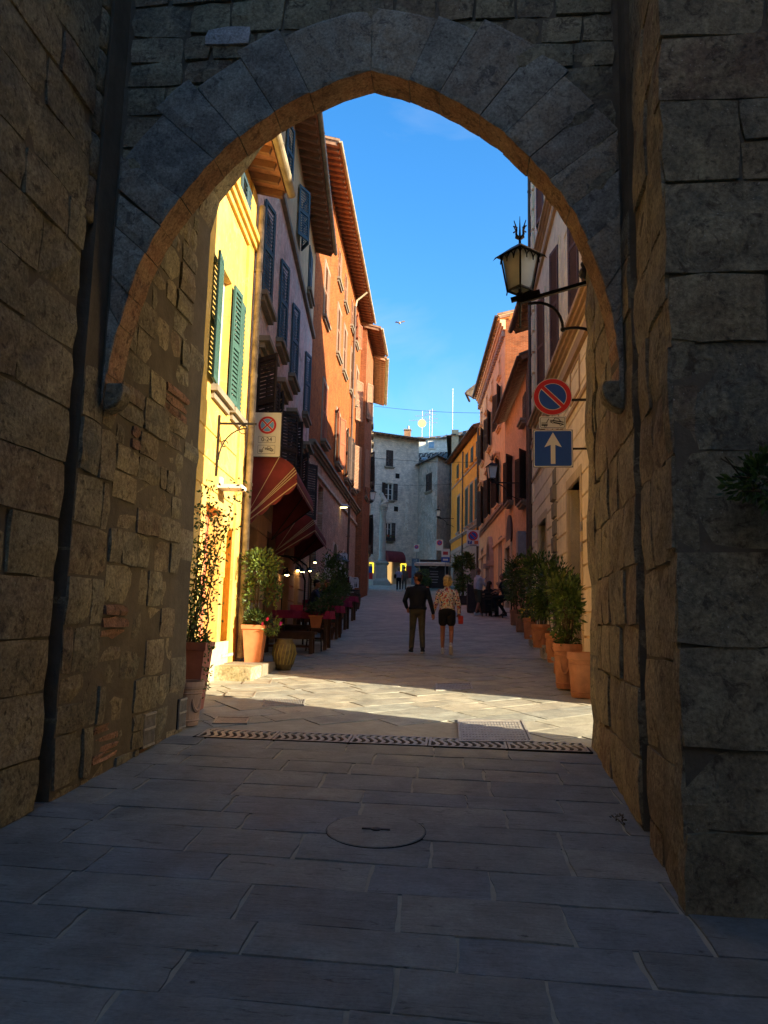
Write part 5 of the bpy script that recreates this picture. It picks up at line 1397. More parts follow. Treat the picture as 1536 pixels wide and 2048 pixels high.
# street lantern -------------------------------------------------------------
M_FROST = m_plain('frosted lantern glass', (.78, .80, .72), .35, var=.08)
def lantern(name, label, top, base, sc, wall=None, scroll=True, group='wrought-iron street lanterns', rz=.55, glass=None):
    """four-sided tapering lantern; base = centre of its foot"""
    t = thing(name, label, 'street lamp', tuple(base), group)
    def fr(z, r): return [(r*cos(rz+pi/4+pi/2*k), r*sin(rz+pi/4+pi/2*k), z) for k in range(4)]
    h = .50*sc; r0, r1 = .165*sc, .255*sc
    lo, hi = fr(.10*sc, r0), fr(.10*sc+h, r1)
    b = MB(); g = [fr(.10*sc, r0*.93), fr(.10*sc+h, r1*.93)]
    for k in range(4): b.face([g[0][k], g[0][(k+1) % 4], g[1][(k+1) % 4], g[1][k]])
    b.build('glass', glass or M_FROST, t, world=False)
    b = MB()
    for k in range(4):
        b.bar(lo[k], hi[k], .022*sc); b.bar(lo[k], lo[(k+1) % 4], .022*sc); b.bar(hi[k], hi[(k+1) % 4], .022*sc)
        b.bar(lo[k], (0, 0, .02*sc), .014*sc)
        b.bar(lo[k], (lo[k][0]*1.05, lo[k][1]*1.05, .04*sc), .016*sc)
        if scroll:
            p, q = Vector(hi[k]), Vector(hi[(k+1) % 4])
            for j in range(3):
                pts = [p.lerp(q, (j+.5-.5*cos(pi*i/8))/3) - Vector((0, 0, .12*sc*(1-sin(pi*i/8))*(.9 if True else 1)+.01)) for i in range(9)]
                b.tube(pts, .008*sc, 5)
    b.build('frame', M_IRON, t, world=False)
    b = MB(); e = fr(.10*sc+h-.02*sc, r1*1.28); m = fr(.10*sc+h+.105*sc, r1*.50); m2 = fr(.10*sc+h+.085*sc, r1*.62); tp = (0, 0, .10*sc+h+.15*sc)
    for k in range(4):
        k2 = (k+1) % 4; b.face([e[k], e[k2], m2[k2], m2[k]]); b.face([e[k2], e[k], hi[k], hi[k2]]); b.face([m2[k], m2[k2], m[k2], m[k]]); b.face([m[k], m[k2], tp])
        b.face([e[k], (e[k][0]*1.1, e[k][1]*1.1, e[k][2]-.05*sc), (e[k][0]*.9, e[k][1]*.9, e[k][2])])
    b.build('lamp_roof', M_IRON, t, world=False)
    b = MB(); z = .10*sc+h+.13*sc; b.tube([(0, 0, z), (0, 0, z+.15*sc), (0, 0, z+.42*sc)], [.02*sc, .016*sc, .003], 6)
    for k in range(4):
        a = rz+pi/2*k; d = (cos(a), sin(a))
        b.tube([(d[0]*.01, d[1]*.01, z+.10*sc), (d[0]*.07*sc, d[1]*.07*sc, z+.14*sc), (d[0]*.06*sc, d[1]*.06*sc, z+.22*sc), (d[0]*.11*sc, d[1]*.11*sc, z+.32*sc)], [.018*sc, .016*sc, .012*sc, .006*sc], 6)
        b.tube([(d[0]*.05*sc, d[1]*.05*sc, z+.24*sc), (d[0]*.12*sc, d[1]*.12*sc, z+.235*sc)], .010*sc, 5)
    b.build('finial', M_IRON, t, world=False)
    b = MB(); b.tube([(0, 0, .12*sc), (0, 0, -.42*sc)], [.02*sc, .012*sc], 8); b.tube([(0, 0, .06*sc), (0, 0, -.08*sc)], .045*sc, 8)
    if wall is not None:
        d = Vector(wall)-Vector(base); L = d.length; u = d/L
        b.bar((0, 0, -.06*sc), d+Vector((0, 0, -.06*sc)), .05*sc, .045*sc); b.bar(-u*.10, u*.22, .05*sc, .06*sc)
        P = [u*(.12) + Vector((0, 0, -.10)), u*(L*.32)+Vector((0, 0, -.14)), u*(L*.52)+Vector((0, 0, -.30)), u*(L*.58)+Vector((0, 0, -.58*sc))]
        def arc(a, c, s0, n=8): pass
        c1 = [u*(L*(.10+.42*sin(pi/2*i/8))) + Vector((0, 0, -.10-.48*sc*(1-cos(pi/2*i/8)))) for i in range(9)]
        c2 = [u*(L*(.52+.46*sin(pi/2*i/8))) + Vector((0, 0, -.10-.48*sc-.42*sc*(1-cos(pi/2*i/8)))) for i in range(9)]
        b.tube(c1, .020*sc, 7); b.tube(c2, .020*sc, 7); b.ball(c2[0], .035*sc)
    b.build('bracket_arm', M_IRON, t, world=False)
    return t
YL = 7.95; base = onplane(1040, 592, YL); wall_ = onplane(1195, 553, YL); wall_.z = base.z+.30; wall_.x = 1.5
lb = Vector(base); lb.z -= .02
sc_ = .86
lamp = lantern('street_lantern', 'large iron lantern with trident finial and frosted panes on a curved arm', None, lb, .83, wall=Vector((1.52, YL-.12, lb.z+.20)), rz=.72)
pl = onplane(984, 962, 29.5); lantern('street_lantern', 'smaller iron lantern on a scrolled bracket before the apricot house', None, pl, 1.0, wall=Vector((2.5, 29.6, pl.z)), scroll=False, rz=.2)
pl = onplane(744, 1003, 47); lantern('street_lantern', 'iron lantern hanging off the left row beside the stone column', None, pl, 1.0, wall=Vector((-6.0, 47, pl.z)), scroll=False, rz=.3)
pl = onplane(876, 1035, 60); lantern('street_lantern', 'small dark lantern on the stained corner house', None, pl, .95, wall=Vector((-.2, 60.2, pl.z)), scroll=False, rz=.2)
# pigeon on the arm
c = onplane(1172, 553, YL); t = thing('pigeon', 'dark pigeon perched on the lantern arm beside the gate', 'bird', tuple(lb.lerp(Vector((1.52, YL-.12, lb.z+.20)), .80)+Vector((0, 0, -.02))))
b = MB(); b.ball((0, 0, .085), .075, 12, 9, sc=(1.05, 1.35, .85)); b.ball((-.03, -.06, .155), .036, 10, 7); b.tube([(0, .07, .08), (.01, .19, .04)], [.045, .02], 8); b.tube([(-.03, -.09, .152), (-.035, -.118, .146)], [.010, .003], 5)
bb = b.build('body', m_plain('dark grey feathers', (.035, .035, .045), .6), t, world=False); 
rm = bb.modifiers.new('r', 'REMESH'); rm.mode = 'VOXEL'; rm.voxel_size = .009; rm.use_smooth_shade = True
b = MB(); 
for s in (-.025, .025): b.tube([(s, 0, .03), (s, 0, -.004)], .006, 5)
b.build('leg', M_SHR, t, world=False)
# modern street lamp and small fittings on the left row
c = onplane(683, 1012, 34); t = thing('street_lamp', 'pale flat modern street lamp on the brown brick wall above the arch', 'street lamp', tuple(c))
b = MB(); b.ball((0, 0, 0), .32, 12, 7, sc=(1.15, .7, .28)); b.bar((-.3, 0, 0), (-1.2, 0, .05), .05); b.build('lamp_head', m_plain('lamp shell grey', (.42, .44, .45), .4), t, world=False)
b = MB(); b.ball((.05, 0, -.055), .22, 12, 7, sc=(1.1, .7, .2)); b.build('lamp_glass', m_emit('lit lamp glass', (1.0, .85, .35), 2.0), t, world=False)
# utility wires across the street
def wire(name, lab, p, q, sag, r=.018):
    b = MB(); p, q = Vector(p), Vector(q); n = 24
    b.tube([p.lerp(q, i/n)-Vector((0, 0, sag*4*(i/n)*(1-i/n))) for i in range(n+1)], r, 5); tag(b.build(name, M_IRON), lab, 'cable', 'cables strung across the street')
wire('overhead_cable', 'upper cable crossing the sky from the yellow eave to the apricot house', onplane(748, 812, 52), onplane(968, 826, 46), .12, .012)
wire('overhead_cable', 'lower cable crossing before the hotel window', onplane(740, 915, 50), onplane(962, 924, 48), .12, .012)
wire('overhead_cable', 'lowest faint cable between the hotel and the orange house', onplane(742, 968, 55), onplane(905, 968, 55), .1, .010)
# ALBERGO letters
M_LET = m_plain('pale letters', (.78, .74, .64), .5); t = thing('hotel_sign', 'vertical letters ALBERGO down the hotel wall', 'sign', tuple(FE.P(FE.hit(811, 1035)[0], FE.hit(811, 1035)[1], .12)))
for i, chx in enumerate('ALBERGO'):
    q = FE.hit(812.5 - i*.3, 1003+i*9.1); p = FE.P(q[0], q[1], .12)-t.location
    text_mesh(chx, .54, M_LET, t, p, (pi/2, 0, FE.rot), 'letter', .03)
# shop awning on the hotel
M_AWN = m_plain('maroon awning cloth', (.17, .026, .028), .75, var=.25, nscale=3, bmp=.2); M_AWN2 = m_plain('cream awning stripe', (.50, .41, .26), .8)
a0_, z1_ = FE.hit(766, 1101); a1_, _ = FE.hit(800, 1101); t = thing('shop_awning', 'small curved maroon awning over the hotel shop door', 'awning', tuple(FE.P(a0_, z1_, 0)))
b = MB(); n = 8
pr = [(1.1*sin(pi/2*i/n)+.02, z1_-.85*(1-cos(pi/2*i/n))) for i in range(n+1)]; pr.append((1.12, z1_-1.05))
for (da, za), (db, zb) in zip(pr, pr[1:]): b.face([FE.P(a0_, za, da), FE.P(a1_, za, da), FE.P(a1_, zb, db), FE.P(a0_, zb, db)])
for a_ in (a0_, a1_): b.face([FE.P(a_, za, da) for da, za in pr] + [FE.P(a_, z1_-1.05, 0)])
b.build('canopy', M_AWN, t); text_mesh('Bar', .3, M_AWN2, t, FE.P((a0_+a1_)/2, z1_-.95, 1.15)-t.location, (pi/2, 0, FE.rot), ext=.01) if False else None
# stone column with seated lion ---------------------------------------------
M_COL = m_plaster('pale column stone', (.40, .39, .35), (.26, .25, .22), .4, .4, seed=40)
cb = Q(763, 1166, 60.0); zc = gz(60)-.02
t = thing('stone_column', 'tall pale stone column with seated lion on a stepped pedestal', 'monument', (cb.x, 60, zc))
k = 60/1510
def sqz(b, c, prof, n=4):
    """square profile: (half width, z)"""
    vs = []; 
    for hw, z in prof: vs += [(c[0]-hw, c[1]-hw, z), (c[0]+hw, c[1]-hw, z), (c[0]+hw, c[1]+hw, z), (c[0]-hw, c[1]+hw, z)]
    m = len(prof); fs = [(i*4+j, i*4+(j+1) % 4, (i+1)*4+(j+1) % 4, (i+1)*4+j) for i in range(m-1) for j in range(4)]
    fs += [(3, 2, 1, 0), tuple((m-1)*4+j for j in range(4))]; b.mesh(vs, fs)
b = MB(); sqz(b, (0, 0), [(.78, -.3), (.78, .12), (.66, .13), (.66, .24)]); b.build('step', M_COL, t, world=False)
b = MB(); sqz(b, (0, 0), [(.60, .24), (.58, .32), (.46, .44), (.42, .50), (.40, 1.55), (.46, 1.64), (.52, 1.70), (.52, 1.80), (.42, 1.81), (.40, 1.86)]); b.build('pedestal', M_COL, t, world=False)
b = MB(); b.lathe([(.33, 1.86), (.36, 1.92), (.31, 1.98), (.28, 2.04), (.27, 2.10), (.275, 3.2), (.265, 4.4), (.24, 5.68), (.27, 5.72), (.25, 5.76)], (0, 0, 0), 20)
b.build('shaft', M_COL, t, world=False, smooth=True)
b = MB(); b.lathe([(.25, 5.76), (.28, 5.88), (.26, 6.0), (.31, 6.08), (.30, 6.16), (.37, 6.28), (.39, 6.33)], (0, 0, 0), 16); sqz(b, (0, 0), [(.34, 6.33), (.36, 6.42)])
for i in range(12):
    a = 2*pi*i/12
    for zz, rr2 in ((5.92, .29), (6.10, .33)): b.ball((rr2*cos(a), rr2*sin(a), zz), .06, 6, 5, sc=(.8, .8, 1.3))
for s in ((1, 1), (1, -1), (-1, 1), (-1, -1)): b.ball((s[0]*.29, s[1]*.29, 6.26), .075, 8, 6)
b.build('capital', M_COL, t, world=False)
b = MB()   # seated lion, chest towards the left, in profile
def cap(a, c, r0, r1, n=10): b.tube([a, Vector(a).lerp(Vector(c), .5), c], [r0, (r0+r1)/2*1.03, r1], n); b.ball(a, r0, n, 6); b.ball(c, r1, n, 6)
o_ = 0
b.ball((.28, 0, o_+.30), .30, 12, 8, sc=(1.05, .9, 1.0)); cap((.20, 0, o_+.42), (-.12, 0, o_+.92), .27, .25)
b.ball((-.18, 0, o_+1.05), .28, 12, 8, sc=(.9, .85, 1.1)); b.ball((-.28, 0, o_+1.22), .20, 12, 8); b.ball((-.44, 0, o_+1.17), .11, 8, 6)
for s in (-.13, .13):
    cap((-.20, s, o_+.78), (-.36, s, o_+.10), .12, .08); b.ball((-.44, s, o_+.07), .09, 8, 6, sc=(1.4, .9, .7)); cap((.32, s*1.5, o_+.28), (.02, s*1.6, o_+.18), .17, .10); b.ball((-.06, s*1.6, o_+.07), .09, 8, 6, sc=(1.5, .8, .7))
    b.ball((-.22, s*1.0, o_+1.40), .055, 6, 5)
cap((.5, 0, o_+.12), (.42, .25, o_+.08), .05, .04); b.box(-.46, .50, -.30, .30, o_-.02, o_+.06)
for i in range(len(b.v)): v = b.v[i]; b.v[i] = Vector((v.x*.72, v.y*.72, 6.42+v.z*.76))
lo = b.build('lion', M_COL, t, world=False); rm = lo.modifiers.new('r', 'REMESH'); rm.mode = 'VOXEL'; rm.voxel_size = .025; rm.use_smooth_shade = True
# aerials -------------------------------------------------------------------
def aerial(px, yb, Y, lab, rows, dish=None):
    base = onplane(px, yb, Y); top = onplane(px, rows[0], Y)
    t = thing('aerial', lab, 'aerial', tuple(base)); b = MB(); b.tube([(0, 0, -1.0), (0, 0, top.z-base.z)], .035, 6); b.build('mast', M_GALV, t, world=False)
    b = MB()
    for i, (yy_, L) in enumerate(rows[1:]):
        z = onplane(px, yy_, Y).z-base.z; b.bar((-L, 0, z), (L*.6, 0, z+.05), .03)
        for k_ in range(6): xx = -L+1.6*L*k_/5; b.bar((xx, -.25, z), (xx, .25, z+.02), .02); b.bar((xx, 0, z-.12), (xx, 0, z+.12), .02)
    if rows[1:]: b.build('antenna_rods', M_GALV, t, world=False)
    if dish:
        z = onplane(px, dish, Y).z-base.z; b = MB(); b.lathe([(.001, 0), (.25, .03), (.45, .10), (.47, .12)], (0, 0, 0), 20)
        for i in range(len(b.v)): v = b.v[i]; b.v[i] = Vector((v.x, -.15-v.z, v.y+z))
        b.build('dish', m_plain('cream dish', (.62, .52, .25), .5), t, world=False)
aerial(844, 862, 80, 'tall aerial carrying the round cream satellite dish', [822, (832, .7), (841, 1.4)], 848)
aerial(864, 856, 80, 'crowded aerial just right of the satellite dish', [818, (822, .6), (830, .7), (838, 1.0), (846, .9)])
aerial(859, 858, 81, 'short aerial hidden behind the crowded one', [820, (828, .5)])
aerial(905, 845, 82, 'lone slender white mast above the tiled ridge', [777])
# bird in the sky
c = onplane(799, 646, 45); t = thing('flying_bird', 'tiny bird flying in the open blue sky above the street', 'bird', tuple(c))
b = MB(); b.ball((0, 0, 0), .09, 8, 6, sc=(.8, 1.8, .8)); b.mesh([(0, -.06, .02), (.28, -.05, .14), (.36, .06, .10), (0, .08, .02), (-.22, -.05, .10), (-.30, .04, .04)], [(0, 1, 2, 3), (0, 3, 5, 4)]); b.build('body', m_plain('white brown feathers', (.35, .3, .25), .7), t, world=False)
# shop plaque on the brown house
q = FR.hit(1021, 1068); b = MB(); n = 16; pts = [FR.P(q[0]+.95*cos(2*pi*i/n), q[1]+.75*sin(2*pi*i/n)*(1.15 if sin(2*pi*i/n) > 0 else .9), .03) for i in range(n)]; b.prism(pts, FR.n*.06)
pq = b.build('plaque', m_plain('dark plaque wood', (.07, .045, .035), .6)); tag(pq, 'dark oval shop plaque on the brown plaster wall above the framed door', 'sign')
# electric boxes with lamp on the brown house corner
q = FR.hit(1050, 1090); b = MB(); b.fbox(FR, q[0]-.3, q[0]+.3, q[1]-.5, q[1]+.5, 0, .3); tag(b.build('meter_box', S_GY), 'grey meter box beside the corner downpipes of the brown house', 'box')

# ------------------------------------------------------------------ restaurant on the left
M_CREAMST = M_AWN2
def awning(name, lab, a0, a1, zb, zt, out, zf, mat=M_AWN, ribs=5):
    """hooped hood awning along the pink wall: fan-shaped ends, scalloped valance"""
    t = thing(name, lab, 'awning', tuple(FP.P(a0, zb, 0)))
    n = 10; prof = []
    for i in range(n+1):
        s = i/n; ang = pi/2*(1-s)     # from wall top round to the front rib
        prof.append((out*sin(pi/2*s)**.9, zf + (zt-zf)*cos(pi/2*s)**.8))
    b = MB()
    for (da, za), (db, zb_) in zip(prof, prof[1:]):
        b.face([FP.P(a0, za, da), FP.P(a1, za, da), FP.P(a1, zb_, db), FP.P(a0, zb_, db)])
    b.build('canopy', mat, t)
    for a_ in (a0, a1):
        b = MB(); piv = FP.P(a_, zb, .03)
        for (da, za), (db, zb_) in zip(prof, prof[1:]): b.face([piv, FP.P(a_, za, da), FP.P(a_, zb_, db)])
        s_ = b.build('side_panel', mat, t); off = -.012 if a_ == a0 else .012
        b = MB()
        for f in (.42, .78, .84, .90):
            da, za = prof[int(f*n)] if False else (out*sin(pi/2*f)**.9, zf+(zt-zf)*cos(pi/2*f)**.8)
            p = piv + FP.u*off; q = FP.P(a_, za, da)+FP.u*off; w = .016; pv_ = (q-p).normalized(); sd_ = pv_.cross(FP.u)*w/2
            b.face([p-sd_*.5, p+sd_*.5, q+sd_, q-sd_])
        b.build('stripe', M_CREAMST, s_)
    b = MB(); b2 = MB()
    def val(P0, P1, N_):
        L = (P1-P0).length; k_ = max(2, int(L/.28)); dr = .17
        for i in range(k_):
            p, q = P0.lerp(P1, i/k_), P0.lerp(P1, (i+1)/k_); pts = [p, q]
            for j in range(7): s = 1-j/6; m = p.lerp(q, s); pts.append(m-Vector((0, 0, dr*.6+dr*.4*sin(pi*s)**.6)))
            b.face(pts)
            m0, m1 = p.lerp(q, .0), p.lerp(q, 1.0); b2.face([m0-Vector((0, 0, dr*.55))+N_*.006, m1-Vector((0, 0, dr*.55))+N_*.006, m1-Vector((0, 0, dr*.42))+N_*.006, m0-Vector((0, 0, dr*.42))+N_*.006])
    F0, F1 = FP.P(a0, zf, out), FP.P(a1, zf, out)
    val(F0, F1, FP.n); val(FP.P(a0, zb, .03), F0, -FP.u); b.build('valance', mat, t); b2.build('valance_stripe', M_CREAMST, t)
    b = MB(); 
    for a_ in (a0+.02, a1-.02): b.tube([FP.P(a_, zb, .03), FP.P(a_, zf-.02, out)], .014, 6); b.tube([FP.P(a_, zb, .03), FP.P(a_, (zt+zf)/2, out*.75)], .012, 6)
    b.tube([FP.P(a0, zf-.01, out-.01), FP.P(a1, zf-.01, out-.01)], .014, 6); b.build('frame', M_IRON, t)
    return t
awA = FP.hit(503, 1000)[0]
awning('awning', 'large maroon hood awning with cream stripes on the pink house, the nearer one', .35, 3.9, 3.35, 4.6, .95, 4.12)
awning('awning', 'second maroon hood awning, lower and farther along the pink house', 4.6, 8.6, 3.15, 4.15, .95, 3.75)
M_CLOTH = m_plain('maroon tablecloth', (.34, .03, .09), .85, var=.2, nscale=4)
def table(px, py, w, d, h, lab, rz=0.0):
    t = thing('table', lab, 'table', (px, py, gz(py)), 'restaurant tables with maroon cloths', rz)
    b = MB(); b.box(-w/2, w/2, -d/2, d/2, h-.04, h); b.box(-w/2+.06, w/2-.06, -d/2+.06, -d/2+.09, h-.14, h-.04); b.build('table_top', M_WOOD, t, world=False)
    for sx in (-1, 1):
        for sy in (-1, 1): b = MB(); b.box(sx*(w/2-.09)-.035, sx*(w/2-.09)+.035, sy*(d/2-.09)-.035, sy*(d/2-.09)+.035, 0, h-.04); b.build('leg', M_WOOD, t, world=False)
    c = MB(); b = c; e = .02; n = 14; dr = .17; x0, x1, y0, y1 = -w/2-e, w/2+e, -d/2-e, d/2+e
    b.face([(x0, y0, h+.006), (x1, y0, h+.006), (x1, y1, h+.006), (x0, y1, h+.006)])
    per = [(x0+(x1-x0)*i/n, y0) for i in range(n)] + [(x1, y0+(y1-y0)*i/n) for i in range(n)] + [(x1-(x1-x0)*i/n, y1) for i in range(n)] + [(x0, y1-(y1-y0)*i/n) for i in range(n)]
    for i, (xa, ya) in enumerate(per):
        xb, yb = per[(i+1) % len(per)]; fa = 1+.03*sin(i*1.7); fb = 1+.03*sin((i+1)*1.7) if i+1 < len(per) else 1+.03*sin(0)
        b.face([(xa, ya, h+.006), (xa*fa, ya*fa, h-dr), (xb*fb, yb*fb, h-dr), (xb, yb, h+.006)])
    b.build('tablecloth_layer', M_CLOTH, t, world=False)
    return t
table(-3.42, 16.9, 1.25, .75, .84, 'nearest table with a maroon cloth, behind the wooden bench', .02)
table(-3.55, 19.3, 1.25, .75, .82, 'second table from the bench with a maroon cloth', .0)
table(-3.75, 21.9, 1.3, .75, .82, 'third maroon-clothed table, in front of the seated pair')
table(-3.95, 25.2, 1.2, .75, .80, 'farthest maroon-clothed table, holding wine glasses')
def bench(x, y, w, lab, rz=0):
    t = thing('wooden_bench', lab, 'bench', (x, y, gz(y)), 'brown wooden restaurant benches', rz)
    b = MB(); b.box(-w/2, w/2, -.17, .17, .40, .46); b.build('seat', M_WOOD, t, world=False)
    b = MB(); b.box(-w/2+.02, w/2-.02, -.15, -.12, .30, .40); b.build('apron', M_WOOD, t, world=False)
    for s in (-1, 1):
        for q in (-1, 1): b = MB(); b.box(s*(w/2-.08)-.035, s*(w/2-.08)+.035, q*.12-.035, q*.12+.035, 0, .40); b.build('leg', M_WOOD, t, world=False)
    b = MB(); b.box(-w/2+.1, w/2-.1, -.02, .02, .12, .17); b.build('stretcher', M_WOOD, t, world=False)
bench(-3.55, 16.0, 1.15, 'nearest brown wooden bench, in front of the first maroon table', .03)
bench(-3.5, 17.75, 1.15, 'wooden bench behind the first maroon table')
bench(-3.65, 20.5, 1.15, 'wooden bench between the second and third maroon tables')
# stool with terracotta pot, lights, menu boards, wine racks
def stool(x, y, h, lab, grp='metal and wooden stools'):
    t = thing('stool', lab, 'stool', (x, y, gz(y)), grp)
    b = MB(); b.box(-.17, .17, -.17, .17, h-.03, h); b.build('seat', M_WOOD, t, world=False)
    for sx in (-1, 1):
        for sy in (-1, 1): b = MB(); b.tube([(sx*.17, sy*.17, 0), (sx*.14, sy*.14, h-.03)], .015, 6); b.build('leg', M_IRON, t, world=False)
    b = MB()
    for sy in (-1, 1): b.bar((-.16, sy*.16, .22), (.16, sy*.16, .22), .015); b.bar((-.16, sy*.16, .22), (-.16, -sy*.16, .22), .015)
    b.build('footrest', M_IRON, t, world=False)
c = ground(630, 1302); stool(c.x, c.y, .5, 'thin-legged stool carrying the potted herb at the end of the bench')
stool_xy = (c.x, c.y)
M_BULB = m_emit('warm bulb', (1.0, .72, .30), 12.0); M_SHADE = m_plain('dark lamp shade', (.03, .03, .03), .5, .5)
def pend(px, Y, lab, r=.13, pole=False):
    c = onplane(*px, Y); t = thing('terrace_lamp', lab, 'lamp', tuple(c), 'lit lamps of the restaurant terrace')
    b = MB(); b.lathe([(.03, .12), (.035, .09), (r, 0), (r-.01, 0), (.03, .08)], (0, 0, 0), 16); b.build('lamp_shade', M_SHADE, t, world=False)
    b = MB(); b.ball((0, 0, .0), .035, 10, 7, sc=(1.4, 1.4, .6)); b.build('bulb', M_BULB, t, world=False)
    b = MB()
    if pole:
        z = gz(c.y)-c.z; b.tube([(-.12, .05, z), (-.12, .05, -.1), (-.10, .05, .12), (0, .02, .18), (0, 0, .12)], .014, 6)
    else: b.tube([(0, 0, .12), (0, 0, .5)], .008, 5)
    b.build('lamp_stem', M_IRON, t, world=False)
pend((574, 1150), 18.5, 'lit dark-shaded lamp on a pole beside the seated pair, nearest terrace lamp', .17, True)
pend((596, 1141), 23, 'tiny lit lamp left of centre under the second awning', .13); pend((605, 1144), 22, 'tiny lit lamp under the second awning, lowest of three', .13); pend((619, 1142), 23, 'tiny lit lamp right of centre under the second awning', .16); pend((630, 1125), 26, 'highest tiny lit lamp at the far end of the second awning', .12)
# wall hoops by the terrace
for i, (xx, yy_) in enumerate(((550, 1208), (562, 1205))):
    g_ = 17.6+i*1.6; a_ = g_-FP.p0.y; b = MB(); z0 = gz(g_); b.tube([FP.P(a_, z0, .75), FP.P(a_, z0+1.5, .75), FP.P(a_, z0+1.85, .62), FP.P(a_, z0+2.05, .35), FP.P(a_, z0+2.1, .02)], .022, 7)
    tag(b.build('iron_hoop', M_IRON), ['nearer curved iron hoop leaning from the terrace to the wall', 'farther curved iron hoop leaning from the terrace to the wall'][i], 'hoop')
def menu(px, Y, w, h, lab, rz, bottles=3, mat=None, legs=0.0, name='wine_carrier_sign'):
    c = onplane(*px, Y); t = thing(name, lab, 'sign', tuple(c), 'white bottle-carrier signs of the wine shop', rz)
    b = MB(); b.prism([(-w/2, 0, -h/2), (w/2, 0, -h/2), (w/2, 0, h*.28), (w*.36, 0, h/2), (-w*.36, 0, h/2), (-w/2, 0, h*.28)], (0, .02, 0)); b.build('board', mat or m_plain('white card', (.58, .58, .56), .7), t, world=False)
    b = MB(); b.box(-w*.16, w*.16, -.004, -.001, h*.33, h*.40)
    for i in range(bottles):
        x = -w*.32+w*.64*(i+.5)/bottles; b.box(x-w*.07, x+w*.07, -.004, -.001, -h*.42, -h*.12); b.box(x-w*.028, x+w*.028, -.004, -.001, -h*.12, h*.04)
    b.build('bottle_print', S_BK, t, world=False)
    if legs: b = MB(); b.bar((0, .01, -h/2), (0, .01, -h/2-legs), .03); b.build('leg', M_IRON, t, world=False)
    return t
menu((691, 1199), 28, .30, .44, 'lowest white bottle sign, hanging at the near end of the wine display', .3)
menu((696, 1163), 30, .36, .42, 'double-bottle white sign on the red shelf', .1); menu((710, 1165), 31.5, .32, .44, 'white bottle sign standing on the upturned barrel', .1)
menu((703, 1171), 30.5, .26, .26, 'small leaning white bottle sign on the little table', .5); menu((656, 1120), 24, .22, .40, 'high white bottle sign on the wall below the far awning', .8, 1)
menu((655, 1146), 24, .25, .42, 'white bottle sign on the wall under another sign', .8, 2); menu((688, 1112), 31, .30, .26, 'small high white sign near the brick arch', .4, 2)
# menu board and framed list by the pilaster
c = onplane(508, 1168, 14.2); t = thing('menu_board', 'cream menu board leaning behind the rose planter', 'sign', tuple(c), rz=.15); b = MB(); b.box(-.2, .2, 0, .02, -.3, .3); b.build('board', M_CREAM, t, world=False)
b = MB()
for q in ((-.22, -.2, -.32, .32), (.2, .22, -.32, .32), (-.2, .2, -.32, -.3), (-.2, .2, .3, .32)): b.box(q[0], q[1], -.01, .02, q[2], q[3])
b.build('frame', M_WOOD, t, world=False); b = MB()
for sx in (-.2, .2): b.bar((sx, .01, -.3), (sx*1.15, .05, gz(14.2)-c.z), .035)
b.build('leg', M_WOOD, t, world=False); b = MB(); 
b.box(-.12, .12, -.008, 0, -.62, -.36); b.build('white_card', S_WH, t, world=False)
# barrel and little table
def barrel(x, y, h, r, lab):
    t = thing('barrel', lab, 'barrel', (x, y, gz(y))); b = MB(); b.lathe([(r*.80, 0), (r*.93, h*.2), (r, h*.5), (r*.93, h*.8), (r*.80, h), (r*.74, h), (r*.74, h-.02)], (0, 0, 0), 20); b.build('staves', M_WOOD, t, world=False)
    for z in (.06, .28, .72, .94):
        rr_ = r*(.80+.2*sin(pi*z))+.004; b = MB(); b.lathe([(rr_, z*h-.02), (rr_+.004, z*h-.015), (rr_+.004, z*h+.015), (rr_, z*h+.02)], (0, 0, 0), 20); b.build('hoop', M_IRON, t, world=False)
c = ground(717, 1213); barrel(c.x+.02, 31.5, .82, .33, 'dark upturned barrel at the far end of the terrace')
t = thing('side_table', 'small brown table holding leaflets beside the barrel', 'table', (onplane(699, 1190, 30).x, 30, gz(30))); b = MB(); b.box(-.32, .32, -.25, .25, .70, .74); b.box(-.3, .3, -.23, -.2, .45, .70); b.build('table_top', M_WOOD, t, world=False)
for sx in (-.27, .27):
    for sy in (-.2, .2): b = MB(); b.bar((sx, sy, 0), (sx, sy, .70), .04); b.build('leg', M_WOOD, t, world=False)
b = MB(); b.box(-.2, .15, -.1, .1, .745, .775); lf = b.build('leaflets', S_WH, None, world=False); lf.location = t.location; tag(lf, 'pile of white leaflets on the small table by the barrel', 'leaflets')
t = thing('wine_rack', 'dark shelf of wine bottles along the terrace under the second awning', 'shelf', (-4.35, 27.2, gz(27.2))); b = MB()
for z in (.45, .95, 1.4): b.box(-.28, .28, -1.2, 1.2, z-.02, z)
for yv in (-1.2, 0, 1.2): b.box(-.28, .28, yv-.02, yv+.02, 0, 1.5)
b.build('shelf_frame', m_plain('red shelf wood', (.10, .02, .015), .7), t, world=False)
random.seed(3)
def bottle(name='bottle'):
    b = MB(); b.lathe([(.038, 0), (.038, .19), (.015, .24), (.014, .31)], (0, 0, 0), 10, 0); b.lathe([(.0385, .05), (.0385, .14)], (0, 0, 0), 10, 1); return b
bp = bottle().build('wine_bottle', [m_glass('dark bottle glass', (.01, .015, .008)), S_WH], None, world=False); first = True
for i, (sx, yv, z) in enumerate([(.2, -1.05+.22*i, z) for z in (.95, 1.4, .45) for i in range(10)]):
    o = bp if i == 0 else bp.copy()
    if i: COL.objects.link(o)
    o.location = (-4.35+sx+random.uniform(-.03, .03), 27.2+yv, gz(27.2)+z); tag(o, '%s bottle from the near end of the %s shelf of the wine rack' % (('first', 'second', 'third', 'fourth', 'fifth', 'sixth', 'seventh', 'eighth', 'ninth', 'tenth')[i % 10], ('middle', 'top', 'lowest')[i//10]), 'bottle', 'wine bottles on the terrace shelf')
